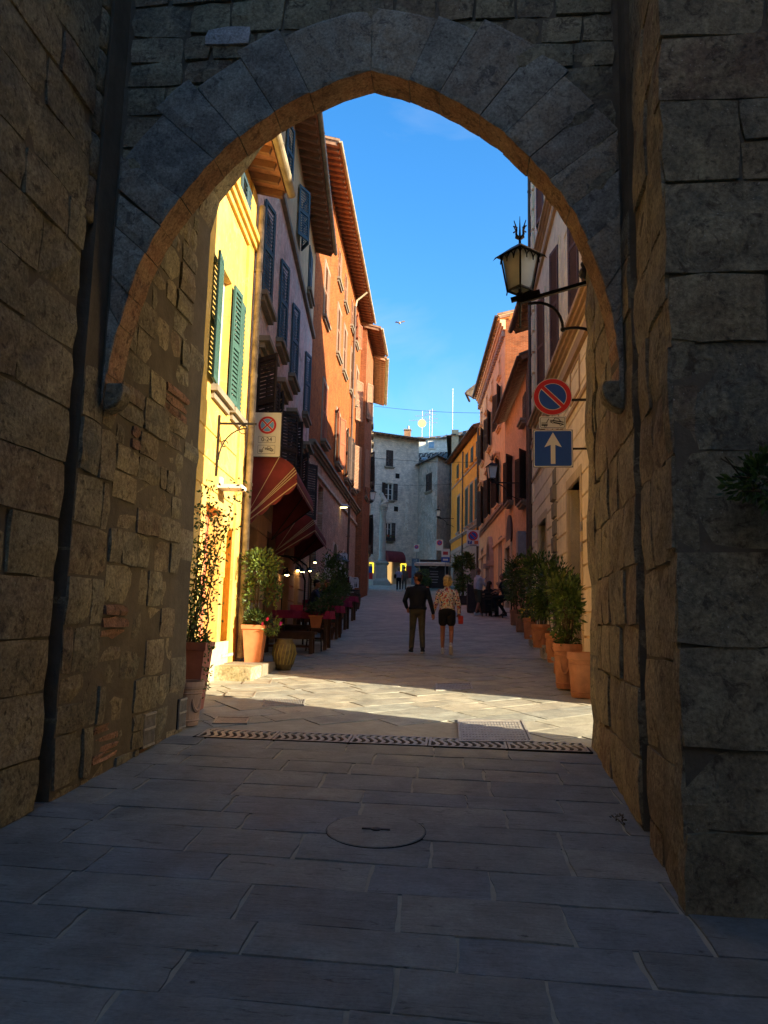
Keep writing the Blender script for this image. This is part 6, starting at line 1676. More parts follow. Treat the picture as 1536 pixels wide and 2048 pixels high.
# wine glasses on the far table
M_CLEAR = m_plain('glass highlight', (.5, .5, .5), .05, spec=.9)
for i in range(3):
    b = MB(); b.lathe([(.032, 0), (.004, .006), (.004, .08), (.03, .11), (.034, .15), (.026, .19)], (0, 0, 0), 12); o = b.build('wine_glass', M_CLEAR, None, world=False); o.location = (-3.62+i*.10, 21.8+.08*(i % 2), gz(21.9)+.83)
    tag(o, ('leftmost', 'middle', 'rightmost')[i]+' wine glass on the table of the seated pair', 'glass', 'wine glasses on the terrace table')
# parasol, black board and pillar poster in the square
c = ground(868, 1172) if ground(868, 1172).y < 80 else Q(868, 1170, 57); c = Q(866, 1168, 57)
t = thing('parasol', 'cream parasol before the stained corner house', 'parasol', (c.x, 57, gz(57))); zt = Q(866, 1118, 57).z-gz(57); b = MB(); 
hw, hh = 1.35, .42
b.mesh([(-hw, -hw, zt-hh), (hw, -hw, zt-hh), (hw, hw, zt-hh), (-hw, hw, zt-hh), (0, 0, zt), (-hw, -hw, zt-hh-.2), (hw, -hw, zt-hh-.2), (hw, hw, zt-hh-.2), (-hw, hw, zt-hh-.2)], [(0, 1, 4), (1, 2, 4), (2, 3, 4), (3, 0, 4), (0, 5, 6, 1), (1, 6, 7, 2), (2, 7, 8, 3), (3, 8, 5, 0)])
b.build('canopy', m_plain('cream parasol cloth', (.60, .52, .42), .8), t, world=False); b = MB(); b.tube([(0, 0, 0), (0, 0, zt)], .03, 8); b.build('pole', M_IRON, t, world=False)
c = Q(868, 1145, 56); t = thing('chalkboard', 'large black board with chalk drawing under the parasol', 'sign', (c.x, 56, c.z)); b = MB(); b.box(-1.05, 1.05, 0, .05, -1.15, .95); b.build('board', S_BK, t, world=False)
bd = Board(t); M_CHK = m_plain('chalk', (.25, .25, .24), .9)
random.seed(4)
for i in range(5): z = .05-.2*i; w = random.uniform(.25, .5); bd.poly([(-w, z), (w, z), (w, z+.06), (-w, z+.06)], M_CHK, 1, 'chalk_line')
bd.poly([(-.35, .35), (-.1, .75), (.2, .8), (.4, .5), (.1, .3)], M_CHK, 1, 'chalk_cup'); bd.poly([(-.2, .4), (-.05, .65), (.15, .68), (.25, .5), (.05, .4)], S_BK, 2, 'chalk_cup_inside')
t = thing('potted_hedge', 'trimmed round bush in the square beside the black board', 'plant', (Q(846, 1160, 55).x, 55, gz(55))); HEDGE = t
# postbox, info column, panels
c = Q(822, 1143, 63.8); b = MB(); b.box(c.x-.42, c.x+.42, 63.6, 63.95, c.z-.55, c.z+.45); tag(b.build('post_box', m_plain('post box red', (.22, .03, .03), .5)), 'dark red post box on the hotel wall right of the lit frame', 'post box')
b = MB(); c = Q(831, 1110, 62.5); b.box(c.x-.30, c.x+.30, 62.4, 62.6, gz(62), c.z-.3); tag(b.build('notice_pillar', m_plain('blue grey notices', (.12, .15, .20), .6, var=.5, nscale=5)), 'tall blue-grey notice panel at the corner of the hotel', 'notice board')
for i, (x, y, lab) in enumerate(((739, 1130, 'colourful leaflet rack left of the column pedestal'), )):
    c = Q(x, 1150, 58.5); t = thing('postcard_rack', lab, 'rack', (c.x, 58.5, gz(58.5))); b = MB(); b.box(-.28, .28, -.1, .1, .0, .5, 0); b.box(-.25, .25, -.08, .08, .5, 1.0, 1); b.box(-.22, .22, -.08, .08, 1.0, 1.5, 2); b.build('cards', [S_WH, S_RD, S_BL], t, world=False)
# arcade planter with tree
# ------------------------------------------------------------------ plants and pots
LF_D = m_leaf('dark laurel leaf', (.035, .065, .014), (.12, .19, .03)); LF_M = m_leaf('mid green leaf', (.05, .09, .018), (.18, .26, .05))
LF_Y = m_leaf('yellow green leaf', (.07, .10, .02), (.22, .26, .05)); LF_F = m_leaf('fern leaf', (.04, .07, .02), (.10, .16, .045)); FL_W = m_plain('white petals', (.6, .6, .56), .6)
FL_P = m_plain('magenta petals', (.55, .02, .18), .6); FL_Y = m_plain('yellow petals', (.6, .42, .04), .6); FL_R = m_plain('red petals', (.4, .03, .02), .6); M_STEM = m_plain('woody stem', (.09, .065, .035), .9)
M_SOIL = m_plain('potting soil', (.04, .028, .018), .95)
def leaf(b, p, d, n, L, w, mi=0):
    d = d.normalized(); s = d.cross(n); s = s.normalized()*w/2 if s.length > 1e-4 else Vector((w/2, 0, 0)); m = p+d*L*.5 - n.normalized()*L*.06
    b.face([p, m+s, p+d*L, m-s], mi)
def rv(): 
    a = random.uniform(0, 2*pi); z = random.uniform(-1, 1); r = sqrt(1-z*z); return Vector((r*cos(a), r*sin(a), z))
def foliage(parent, c, rad, n, L, mat, name='foliage', clumps=14, droop=.2, flowers=None, world=False, seed=0, shell=.55):
    rnd = random.Random(seed+n); b = MB(); c = Vector(c); cl = []
    for i in range(clumps):
        v = rv(); q = rnd.uniform(shell, 1)**.7; cl.append((Vector((v.x*rad[0]*q, v.y*rad[1]*q, v.z*rad[2]*q)), rnd.uniform(.22, .40)))
    for i in range(n):
        o, r = cl[i % clumps] if i % 5 else (Vector(), .8); v = rv()*(rnd.random()**.5)
        p = c + o*.8 + Vector((v.x*rad[0], v.y*rad[1], v.z*rad[2]))*r*1.15
        d = (v + o.normalized()*.7 if o.length > 0 else v) + Vector((0, 0, rnd.uniform(-droop, .5)))
        leaf(b, p, d+rv()*.4, rv(), L*rnd.uniform(.7, 1.25), L*.42)
    f = b.build(name, mat, parent, world=world)
    if flowers:
        mt, k, sz = flowers; b = MB()
        for i in range(k):
            v = rv(); v.z = abs(v.z)*.8 if rnd.random() < .7 else v.z; p = c + Vector((v.x*rad[0], v.y*rad[1], v.z*rad[2]))*rnd.uniform(.85, 1.08); nn = (v+rv()*.4).normalized()
            x = nn.orthogonal().normalized(); y = nn.cross(x)
            for j in range(5):
                a = 2*pi*j/5; d = x*cos(a)+y*sin(a); leaf(b, p, d+nn*.35, nn, sz, sz*.8)
        b.build('blossoms', mt, parent, world=world)
    return f
def stems(parent, n, z0, z1, r, spread, mat=M_STEM, seed=1, c=(0, 0)):
    rnd = random.Random(seed); b = MB()
    for i in range(n):
        a = rnd.uniform(0, 6.28); q = rnd.uniform(.1, 1); x, y = c[0]+spread*.3*q*cos(a), c[1]+spread*.3*q*sin(a); pts = []
        for k in range(5):
            t = k/4; pts.append((x+spread*q*cos(a)*t*.8+rnd.uniform(-.02, .02), y+spread*q*sin(a)*t*.8+rnd.uniform(-.02, .02), z0+(z1-z0)*t))
        b.tube(pts, [r*(1-.15*k) for k in range(5)], 5)
    return b.build('stem', mat, parent, world=False)
def round_pot(name, lab, x, y, z, r, h, group=None, mat=None, deco=True, soil=True, feet=False):
    t = thing(name, lab, 'flower pot', (x, y, z), group); b = MB()
    b.lathe([(r*.76, 0), (r*.80, h*.06), (r*.86, h*.45), (r*.93, h*.80), (r*.93, h*.82), (r*1.0, h*.84), (r*1.03, h*.90), (r*1.0, h), (r*.90, h), (r*.86, h*.88), (.01, h*.86)], (0, 0, 0), 26)
    b.build('pot_body', mat or M_TERRA, t, world=False, smooth=False)
    for zz in (.74, .12): b = MB(); b.lathe([(r*(.79+.16*zz)+.002, h*zz-.01), (r*(.79+.16*zz)+.012, h*zz), (r*(.79+.16*zz)+.002, h*zz+.01)], (0, 0, 0), 26); b.build('moulding', mat or M_TERRA, t, world=False)
    if deco:
        for k in range(4):
            b = MB()
            a = pi/2*k-pi/2-.35; R0 = r*.87; prev = None
            pts = [(R0*cos(a+.35*cos(i/10*pi)), R0*sin(a+.35*cos(i/10*pi)), h*.62-h*.28*sin(i/10*pi)) for i in range(11)]
            b.tube(pts, [.010+.012*sin(i/10*pi) for i in range(11)], 6)
            b.build('garland', mat or M_TERRA, t, world=False)
    if soil: b = MB(); b.lathe([(r*.87, h*.90), (.01, h*.93)], (0, 0, 0), 18); b.build('soil', M_SOIL, t, world=False)
    return t
G_R = 'terracotta pots along the beige house'
def at(px, py): c = ground(px, py); return c
c1 = at(1163, 1394); round_pot('terracotta_pot', 'big bare pale terracotta tub nearest the gate on the right', 1.80, 11.05, gz(11.05), .245, .62, G_R, soil=False, deco=False)
p2 = round_pot('terracotta_pot', 'tall garlanded terracotta pot with the bamboo-like shrub, second from the gate', 1.66, 11.75, gz(11.75)+.02, .215, .66, G_R)
pp = onplane(1113, 1325, 14.1); p3 = round_pot('terracotta_pot', 'bright garlanded terracotta pot on the nearest stone ledge', pp.x, 14.1, pp.z, .20, .52, G_R)
pp = onplane(1082, 1295, 16.2); p4 = round_pot('terracotta_pot', 'terracotta pot on the middle stone ledge with laurel', pp.x, 16.2, pp.z, .20, .48, G_R)
pp = onplane(1060, 1278, 18.6); p5 = round_pot('terracotta_pot', 'terracotta pot with small yellow flowers on the farthest ledge', pp.x, 18.6, pp.z, .17, .50, G_R, deco=False)
pp = onplane(1043, 1254, 22.5); p6 = round_pot('terracotta_pot', 'darker terracotta pot second from the seated man', pp.x, 22.5, gz(22.5), .19, .52, G_R, deco=False)
pp = onplane(1030, 1246, 25.0); p7 = round_pot('terracotta_pot', 'farthest terracotta pot right beside the seated man', pp.x, 25.0, gz(25), .17, .50, G_R, deco=False)
def shrub(lab, pot, z0, h, rad, n, L, mat, fl=None, st=7, cat='shrub', grp='shrubs in the pots on the right', seed=0, name='laurel_shrub', dx=0, dy=0, clumps=16):
    t = thing(name, lab, cat, (pot.location.x, pot.location.y, pot.location.z+z0), grp); foliage(t, (dx, dy, h), rad, n, L, mat, flowers=fl, seed=seed, clumps=clumps); stems(t, st, -.05, h+rad[2]*.4, .012, rad[0]*.6, seed=seed+3); return t
s_ = shrub('light upright bamboo-like shrub in the second pot from the gate', p2, .58, .62, (.26, .26, .52), 900, .10, LF_M, st=9, name='bamboo_shrub', seed=2, clumps=20); foliage(s_, (0, 0, .12), (.20, .20, .14), 260, .08, LF_D, 'undergrowth')
foliage(s_, (-.12, 0, .95), (.16, .16, .18), 160, .10, LF_Y, 'new_leaves')
shrub('large dark laurel shrub above the garlanded pot on the nearest ledge', p3, .46, .80, (.42, .40, .62), 1700, .095, LF_D, seed=5)
shrub('dark laurel shrub in the pot on the middle ledge', p4, .42, .95, (.45, .45, .72), 1700, .095, LF_D, seed=8)
shrub('low plant with small yellow flowers on the farthest ledge', p5, .46, .15, (.28, .24, .20), 420, .07, LF_M, fl=(FL_Y, 26, .035), st=4, cat='flowers', name='yellow_flower_plant', seed=9)
shrub('dark laurel shrub behind the yellow flowers', p6, .46, 1.05, (.55, .55, .75), 1700, .10, LF_D, seed=12)
shrub('farthest dark laurel shrub hiding the chair of the seated man', p7, .44, .85, (.42, .42, .70), 1100, .10, LF_D, seed=15)
def square_pot(name, lab, x, y, z, w0, w1, h, mat, grp=None, rz=0.0):
    t = thing(name, lab, 'planter', (x, y, z), grp, rz); b = MB()
    sqz(b, (0, 0), [(w0/2, 0), (w1/2, h*.88), (w1/2+.02, h*.89), (w1/2+.025, h), (w1/2-.02, h), (w1/2-.03, h*.93)]); b.build('planter_body', mat, t, world=False)
    b = MB(); sqz(b, (0, 0), [(w1/2-.03, h*.90), (w1/2-.03, h*.94)]); b.build('soil', M_SOIL, t, world=False); return t
M_DPINK = m_plain('dull pink clay', (.34, .13, .09), .8, var=.2, bmp=.2); M_ORCL = m_plain('bright orange clay', (.58, .22, .09), .85, var=.15, bmp=.2)
c = at(397, 1407); q = square_pot('square_planter', 'tall dull pink square planter beside the red door at the gate', -3.17, 9.0, gz(9.0), .26, .38, .80, M_DPINK, 'square planters on the left', .05)
t = thing('rose_bush', 'loose rose bush climbing from the dull pink planter before the red door', 'plant', (q.location.x, q.location.y, q.location.z+.74), 'roses in the square planters')
random.seed(12); b = MB(); tips = []
for i in range(9):
    a = random.uniform(-.6, 1.6); L = random.uniform(1.0, 2.15); pts = [Vector((random.uniform(-.1, .1), random.uniform(-.1, .1), -.05))]; dx = random.uniform(-.02, .16); dy = random.uniform(-.05, .25)
    for k_ in range(9):
        s = (k_+1)/9; pts.append(pts[0] + Vector((dx*L*s + random.uniform(-.03, .03), dy*L*s+random.uniform(-.03, .03), L*s)))
    b.tube(pts, [.011-.0009*k_ for k_ in range(10)], 5); tips += pts[2:]
b.build('stem', M_STEM, t, world=False); b = MB(); rnd = random.Random(4)
for p in tips:
    for k_ in range(rnd.randint(10, 22)):
        o = rv()*rnd.uniform(.03, .20); leaf(b, p+o, rv()+Vector((0, 0, .2)), rv(), rnd.uniform(.045, .08), .034)
b.build('foliage', LF_M, t, world=False); foliage(t, (0, 0, .08), (.22, .22, .16), 380, .06, LF_D, 'undergrowth'); foliage(t, (.22, -.12, -.25), (.06, .06, .36), 90, .05, LF_D, 'trailing_shoots')
# yellow steps and the orange planter
c0_, c1_ = at(437, 1357), at(492, 1340)
b = MB(); b.box(-3.80, -3.12, 11.55, 12.15, gz(11.5)-.05, gz(11.8)+.20); M_STEP = m_stone('mossy step stone', [(.46, .38, .24), (.42, .34, .22)], .5, 12, (.22, .19, .08), .7)
tag(b.build('stone_step', M_STEP, bevel=.02), 'worn mossy stone step under the yellow doorway, in the sun', 'step', 'stone steps on the left'); b = MB(); b.box(-3.86, -3.10, 12.16, 13.1, gz(12)-.05, gz(12.6)+.17)
tag(b.build('stone_step', M_SILL, bevel=.02), 'shaded stone step under the orange planter', 'step', 'stone steps on the left')
q = square_pot('square_planter', 'bright orange square terracotta planter at the corner of the pink house', -3.42, 12.75, gz(12.6)+.17, .26, .36, .62, M_ORCL, 'square planters on the left', .08)
t = thing('rose_bush', 'bushy rose in the orange planter before the menu board', 'plant', (q.location.x, q.location.y, q.location.z+.58), 'roses in the square planters')
foliage(t, (.04, 0, 1.05), (.34, .34, .34), 900, .075, LF_M, seed=2, clumps=14); foliage(t, (.22, .1, .62), (.20, .2, .28), 320, .07, LF_D, 'lower_foliage'); foliage(t, (-.12, 0, .55), (.12, .12, .35), 260, .07, LF_M, 'left_foliage'); stems(t, 6, -.05, 1.0, .012, .12, seed=7)
foliage(t, (.05, 0, .14), (.26, .24, .16), 700, .07, LF_F, 'undergrowth', droop=.0, flowers=None)
foliage(t, (.30, -.08, .05), (.16, .16, .20), 200, .06, LF_M, 'petunia_foliage', flowers=(FL_P, 8, .045))
M_DPOT = m_plain('dark glazed clay', (.13, .10, .04), .5, var=.5, nscale=12); t = thing('clay_jar', 'round dark mottled clay jar just right of the orange planter', 'flower pot', (-2.98, 13.1, gz(13.1))); b = MB(); b.lathe([(.12, 0), (.17, .12), (.20, .28), (.185, .42), (.14, .50), (.15, .53)], (0, 0, 0), 22); b.build('jar_body', M_DPOT, t, world=False, smooth=True)
b = MB()
for i in range(18):
    a = 2*pi*i/18; b.tube([(.165*cos(a), .165*sin(a), .1), (.207*cos(a+.15), .207*sin(a+.15), .28), (.18*cos(a+.3), .18*sin(a+.3), .44)], .008, 4)
b.build('woven_ribs', m_plain('straw yellow clay', (.30, .25, .07), .7), t, world=False)
t = round_pot('terracotta_pot', 'pale terracotta pot half hidden at the left jamb of the gate', -2.93, 8.12, gz(8.12), .21, .46, mat=m_plain('pale terracotta', (.42, .27, .18), .85), soil=True)
# potted herb on the stool
t = square_pot('square_pot', 'small square terracotta pot on the thin-legged stool', stool_xy[0], stool_xy[1], gz(stool_xy[1])+.5, .18, .27, .27, M_ORCL, None, .1)
t2 = thing('potted_herb', 'feathery green herb in the pot on the stool', 'plant', (stool_xy[0], stool_xy[1], gz(stool_xy[1])+.76)); foliage(t2, (0, 0, .14), (.24, .22, .17), 900, .06, LF_F, droop=0)
# hedge of pots along the terrace
random.seed(6)
for i, (px, Y, h, w, mt, fl, lab) in enumerate(((655, 19.0, .95, .34, LF_F, None, 'nearest dark fern-like shrub edging the terrace'), (662, 21.0, 1.25, .40, LF_D, None, 'dark shrub behind the potted herb at the terrace edge'),
        (672, 23.5, 1.15, .40, LF_F, None, 'low dark shrub midway along the terrace edge'), (668, 25.0, 2.25, .42, LF_D, (FL_W, 46, .05), 'tall oleander with white blossoms at the terrace edge'), (650, 23.2, 2.0, .36, LF_D, (FL_W, 26, .045), 'shorter oleander with white blossoms under the second awning'),
        (682, 26.2, 1.1, .36, LF_D, None, 'farthest dark shrub of the terrace edge'))):
    X0 = onplane(px, 1240, Y).x; t = thing('terrace_shrub', lab, 'shrub', (X0, Y, gz(Y)), 'shrubs along the edge of the terrace')
    foliage(t, (0, 0, .35+h*.45), (w, w, h*.5), int(900+h*500), .085 if mt is LF_D else .06, mt, flowers=fl, seed=i, clumps=14); stems(t, 5, .1, h*.7, .012, .15, seed=i)
    b = MB(); b.lathe([(.15, 0), (.20, .3), (.21, .32), (.18, .32)], (0, 0, 0), 16); b.build('pot', M_TERRA if i % 2 else M_WOOD, t, world=False)
# terrace parasol-like lamp roof
c = onplane(677, 1122, 27); t = thing('lamp_canopy', 'small dark conical canopy above the oleander', 'canopy', tuple(c)); b = MB(); b.lathe([(.42, 0), (.30, .08), (.10, .22), (.02, .28)], (0, 0, 0), 18); b.build('cone', M_SHADE, t, world=False); b = MB(); b.tube([(0, 0, 0), (0, 0, gz(27)-c.z)], .025, 6); b.build('pole', M_IRON, t, world=False)
# arcade tree, square hedge
c = Q(925, 1165, 37); t = thing('potted_tree', 'small leafy tree in a planter by the arcade, behind the man in the white shirt', 'tree', (c.x, 37, gz(37))); foliage(t, (0, 0, 2.05), (.62, .6, .55), 1300, .14, LF_D, 'crown', clumps=12); foliage(t, (.05, 0, .95), (.50, .5, .55), 800, .13, LF_D, 'lower_foliage', clumps=14); b = MB(); b.tube([(0, 0, .2), (.03, 0, 1.0), (-.02, 0, 2.0)], [.05, .04, .025], 7); b.build('trunk', M_STEM, t, world=False)
b = MB(); sqz(b, (0, 0), [(.42, 0), (.45, .42), (.40, .42)]); b.build('planter', M_SHD, t, world=False)
foliage(HEDGE, (0, 0, .85), (.62, .62, .75), 1600, .12, LF_D, 'crown'); b = MB(); b.lathe([(.28, 0), (.34, .35)], (0, 0, 0), 14); b.build('pot', M_SHD, HEDGE, world=False)
# geranium box under the hotel window
w = ew[2]; t = thing('window_box', 'flower box with red geraniums under the lowest hotel window', 'flower box', tuple(FE.P((w[0]+w[1])/2, w[2]+.02, .2)), rz=FE.rot); b = MB(); b.box(-.55, .55, -.13, .13, 0, .25); b.build('box', M_SHD, t, world=False); foliage(t, (0, 0, .35), (.5, .18, .16), 260, .09, LF_D, flowers=(FL_R, 30, .07))
# plant growing out of the near right pier
t = thing('wall_plant', 'dark leafy shrub growing out of the near right gate pier', 'plant', tuple(onplane(1505, 965, 3.86))); foliage(t, (.05, 0, 0), (.20, .14, .15), 560, .05, LF_D, seed=3, clumps=12, shell=.3); b = MB()
for i in range(6): b.tube([(.05, .2, -.02), (random.uniform(-.05, .1), 0, random.uniform(-.05, .08)), (random.uniform(-.2, .1), -.1, random.uniform(-.12, .12))], .004, 4)
b.build('stem', M_STEM, t, world=False)
c = ground(1236, 1645); t = thing('wall_weed', 'small dry weed at the foot of the right passage wall', 'plant', (c.x, c.y, c.z)); foliage(t, (0, 0, .03), (.05, .08, .02), 50, .025, m_leaf('dry leaf', (.06, .05, .03), (.13, .11, .06)))
# folded panel beside the white-shirted man
c = ground(935, 1232); t = thing('shop_counter', 'dark sloping counter panel standing behind the man in the white shirt', 'counter', (onplane(942, 1200, 31).x, 31, gz(31))); b = MB(); b.prism([(-.15, -.5, 0), (.75, -.5, 0), (.75, -.5, .75), (-.15, -.5, 1.15)], (0, 2.2, 0)); b.build('panel', M_SHD, t, world=False)

# ------------------------------------------------------------------ people
SK = m_plain('skin', (.46, .22, .13), .55, var=.05, nscale=8); SKT = m_plain('tanned skin', (.42, .17, .085), .5, var=.05); SKD = m_plain('darker tan skin', (.36, .16, .09), .55)  # SKD is a slightly darker tan
def cloth(name, col, **k): return m_plain(name, col, .85, var=.18, nscale=9, bmp=.25, **k)
C_NAVY = cloth('black navy jacket', (.012, .014, .020)); C_OLIVE = cloth('olive trousers', (.085, .075, .045)); C_BLK = cloth('black cloth', (.012, .012, .014)); C_WHT = cloth('white shirt', (.52, .50, .54)); C_KHK = cloth('khaki shorts', (.085, .08, .05))
C_BLU = cloth('pale blue shirt', (.35, .36, .48)); C_GRY = cloth('grey green clothes', (.10, .10, .085)); C_SHOE = cloth('white trainers', (.62, .60, .56)); C_DSH = cloth('dark shoes', (.03, .028, .025)); C_TEE = cloth('dark blue vest', (.03, .04, .08))
H_DRK = m_plain('dark hair', (.022, .014, .010), .6, nscale=30, var=.5, bmp=.5); H_BLD = m_plain('blond hair', (.55, .38, .14), .5, nscale=26, var=.45, bmp=.8); H_BRN = m_plain('long brown hair', (.05, .022, .014), .5, nscale=30, var=.4, bmp=.6); H_GRY = m_plain('grey hair', (.25, .24, .23), .6)
H_STUB = m_plain('shaved hair', (.20, .11, .08), .7)
def m_floral():
    m, nt, b, c = begin('floral jacket cloth', .8)
    base = None
    for i, (sc, col, th) in enumerate(((13, (.60, .13, .06), .20), (15, (.035, .055, .16), .19), (17, (.62, .38, .10), .16), (19, (.45, .06, .10), .15), (21, (.06, .10, .05), .16), (12, (.50, .28, .30), .17))):
        q = nt('ShaderNodeMapping'); q.inputs['Location'].default_value = (i*3.7, i*1.9, i*2.3); nt.l.new(c, q.inputs['Vector'])
        n = nt('ShaderNodeTexNoise'); n.inputs['Scale'].default_value = 18; nt.l.new(q.outputs[0], n.inputs['Vector'])
        ad = nt('ShaderNodeMixRGB'); ad.blend_type = 'ADD'; ad.inputs[0].default_value = .05; nt.l.new(q.outputs[0], ad.inputs[1]); nt.l.new(n.outputs['Color'], ad.inputs[2])
        v = nt('ShaderNodeTexVoronoi'); v.inputs['Scale'].default_value = sc; nt.l.new(ad.outputs[0], v.inputs['Vector'])
        k = nt.ramp(v.outputs['Distance'], [(th+.10, 1.0), (th+.14, 0.0)])
        base = nt.mix(k, base if base else (.66, .60, .48), col)
    nt.l.new(base, b.inputs['Base Color']); return m
C_FLOR = m_floral()
def capsule(b, a, c, r0, r1, sc=(1, 1, 1), n=12):
    a, c = Vector(a), Vector(c); b.tube([a, a.lerp(c, .33), a.lerp(c, .66), c], [r0, r0*.67+r1*.33, r0*.33+r1*.67, r1], n); b.ball(a, r0, n, 8, sc=sc); b.ball(c, r1, n, 8, sc=sc)
def skin(b, name, mat, root, vox=.010, smooth=2):
    o = b.build(name, mat, root, world=False, smooth=True); m = o.modifiers.new('r', 'REMESH'); m.mode = 'VOXEL'; m.voxel_size = vox; m.use_smooth_shade = True
    s = o.modifiers.new('s', 'SMOOTH'); s.iterations = smooth; s.factor = .5
    return o
def hand(b, w, d, side, r=1.0, curl=.5, up_=(0, 0, 1)):
    """palm, four unequal bent fingers and a thumb from wrist w along d"""
    w = Vector(w); d = Vector(d).normalized(); s = d.cross(Vector(up_)); s = s.normalized() if s.length > .05 else Vector((1, 0, 0)); n = s.cross(d).normalized()
    for k in (-1, 0, 1): capsule(b, w+s*k*.018*r, w+d*.075*r+s*k*.024*r, .015*r, .014*r, n=8)
    for k, L in zip((-1.5, -.5, .5, 1.5), (.062, .075, .080, .068)):
        a = w+d*.078*r+s*k*.018*r; m = a+d*L*.5*r + n*(-.012*curl); e = m + (d*(1-curl*.7) - n*curl).normalized()*L*.55*r
        capsule(b, a, m, .0085*r, .008*r, n=7); capsule(b, m, e, .008*r, .0065*r, n=7)
    a = w+d*.02*r+s*side*.028*r; m = a+(d*.6+s*side*.8).normalized()*.038*r; capsule(b, a, m, .011*r, .0095*r, n=7); capsule(b, m, m+(d*.9-n*.4*curl).normalized()*.030*r, .0095*r, .0075*r, n=7)
def head(root, body, c, yaw, skinm, hair=None, hstyle='short', tilt=0, glasses=False, s=1.0):
    """c: centre of the head; face looks along +y turned by yaw (left positive)"""
    R = Matrix.Rotation(yaw, 3, 'Z') @ Matrix.Rotation(tilt, 3, 'X'); c = Vector(c)
    P = lambda x, y, z: c + R @ Vector((x*s, y*s, z*s))
    def bl(b, x, y, z, r, sc=(1, 1, 1), n=12, m=9):
        k = len(b.v); b.ball((0, 0, 0), r*s, n, m, sc=sc)
        for i in range(k, len(b.v)): b.v[i] = P(x, y, z) + R @ b.v[i]
    b = body; bl(b, 0, -.005, .02, .088, (.88, 1.08, 1.12)); bl(b, 0, .028, -.045, .062, (.88, .95, 1.15)); bl(b, 0, .062, -.085, .026, (1.1, .8, .8)); b.tube([P(0, .085, .03), P(0, .112, -.012), P(0, .09, -.022)], [.008*s, .014*s, .010*s], 8)
    bl(b, 0, .088, -.052, .018, (1.3, .5, .5)); bl(b, 0, .082, .036, .022, (1.9, .5, .4))
    for k in (-1, 1): bl(b, k*.080, .0, -.005, .026, (.35, .7, 1.1))
    f = MB()
    for k in (-1, 1): bl(f, k*.032, .088, .012, .0095, n=8, m=6)
    f.build('eye', S_BK if not glasses else S_BK, root, world=False)
    f = MB(); bl(f, 0, .099, -.053, .014, (1.5, .3, .28), 8, 6); f.build('mouth', FL_R if False else m_plain('lips', (.30, .09, .07), .5), root, world=False)
    if glasses:
        f = MB()
        for k in (-1, 1): bl(f, k*.033, .096, .012, .024, (1.15, .35, .8), 12, 8); f.bar(P(k*.06, .09, .018), P(k*.085, -.01, .012), .008)
        f.bar(P(-.02, .108, .018), P(.02, .108, .018), .007); f.build('sunglasses', S_BK, root, world=False)
    if hair:
        h = MB()
        if hstyle == 'short': bl(h, 0, -.018, .050, .092, (.92, 1.05, .98)); bl(h, 0, -.045, .0, .074, (1.0, .75, 1.15)); bl(h, 0, .045, .085, .045, (1.3, 1, .6))
        elif hstyle == 'bob':
            bl(h, 0, -.015, .045, .104, (.96, 1.05, 1.0)); bl(h, 0, -.055, -.02, .085, (1.08, .8, 1.2)); bl(h, .06, -.01, -.04, .05, (.7, 1, 1.4)); bl(h, -.06, -.01, -.04, .05, (.7, 1, 1.4)); bl(h, .01, -.085, .07, .05); bl(h, 0, -.11, .02, .040)
            for i in range(14): a = i*.9; h.tube([P(.03*cos(a), -.09, .06), P(.10*cos(a), -.085+.02*sin(a), .03*sin(a*2)), P(.075*cos(a), -.06, -.10)], [.012, .016, .006], 5)
        elif hstyle == 'long':
            bl(h, 0, -.018, .045, .100, (.95, 1.05, 1.0)); bl(h, 0, -.06, -.08, .085, (1.1, .65, 1.6)); bl(h, 0, -.085, -.24, .085, (1.2, .5, 1.6))
            for i in range(10): x = -.09+.02*i; h.tube([P(x*.6, -.08, .02), P(x, -.11, -.16), P(x*1.1, -.10, -.36)], [.02, .02, .006], 5)
        elif hstyle == 'stub': bl(h, 0, -.020, .035, .091, (.90, 1.06, 1.06))
        o = h.build('hair', hair, root, world=False, smooth=True)
        m = o.modifiers.new('r', 'REMESH'); m.mode = 'VOXEL'; m.voxel_size = .008; m.use_smooth_shade = True
def shoe(root, ank, toe, mat, sole, up_=0.0, s=1.0):
    a = Vector(ank); d = Vector(toe).normalized(); b = MB(); flat = Vector((d.x, d.y, 0)).normalized()
    heel = a - d*.055*s - Vector((0, 0, .055*s)); tip = heel + d*.20*s
    capsule(b, heel, heel.lerp(tip, .5), .038*s, .042*s); capsule(b, heel.lerp(tip, .5), tip, .042*s, .034*s); capsule(b, heel+Vector((0, 0, .05)), heel+Vector((0, 0, .02))+d*.05, .036*s, .036*s)
    skin(b, 'shoe', mat, root, .009, 1)
    b = MB(); n_ = Vector((0, 0, -1)) if abs(d.z) < .2 else (Vector((0, 0, -1)) - d*(-d.z)).normalized(); b.bar(heel-d*.035*s+n_*.038*s, tip+d*.035*s+n_*.036*s, .078*s, .022*s, upv=-n_); b.build('sole', sole, root, world=False, bevel=.008)
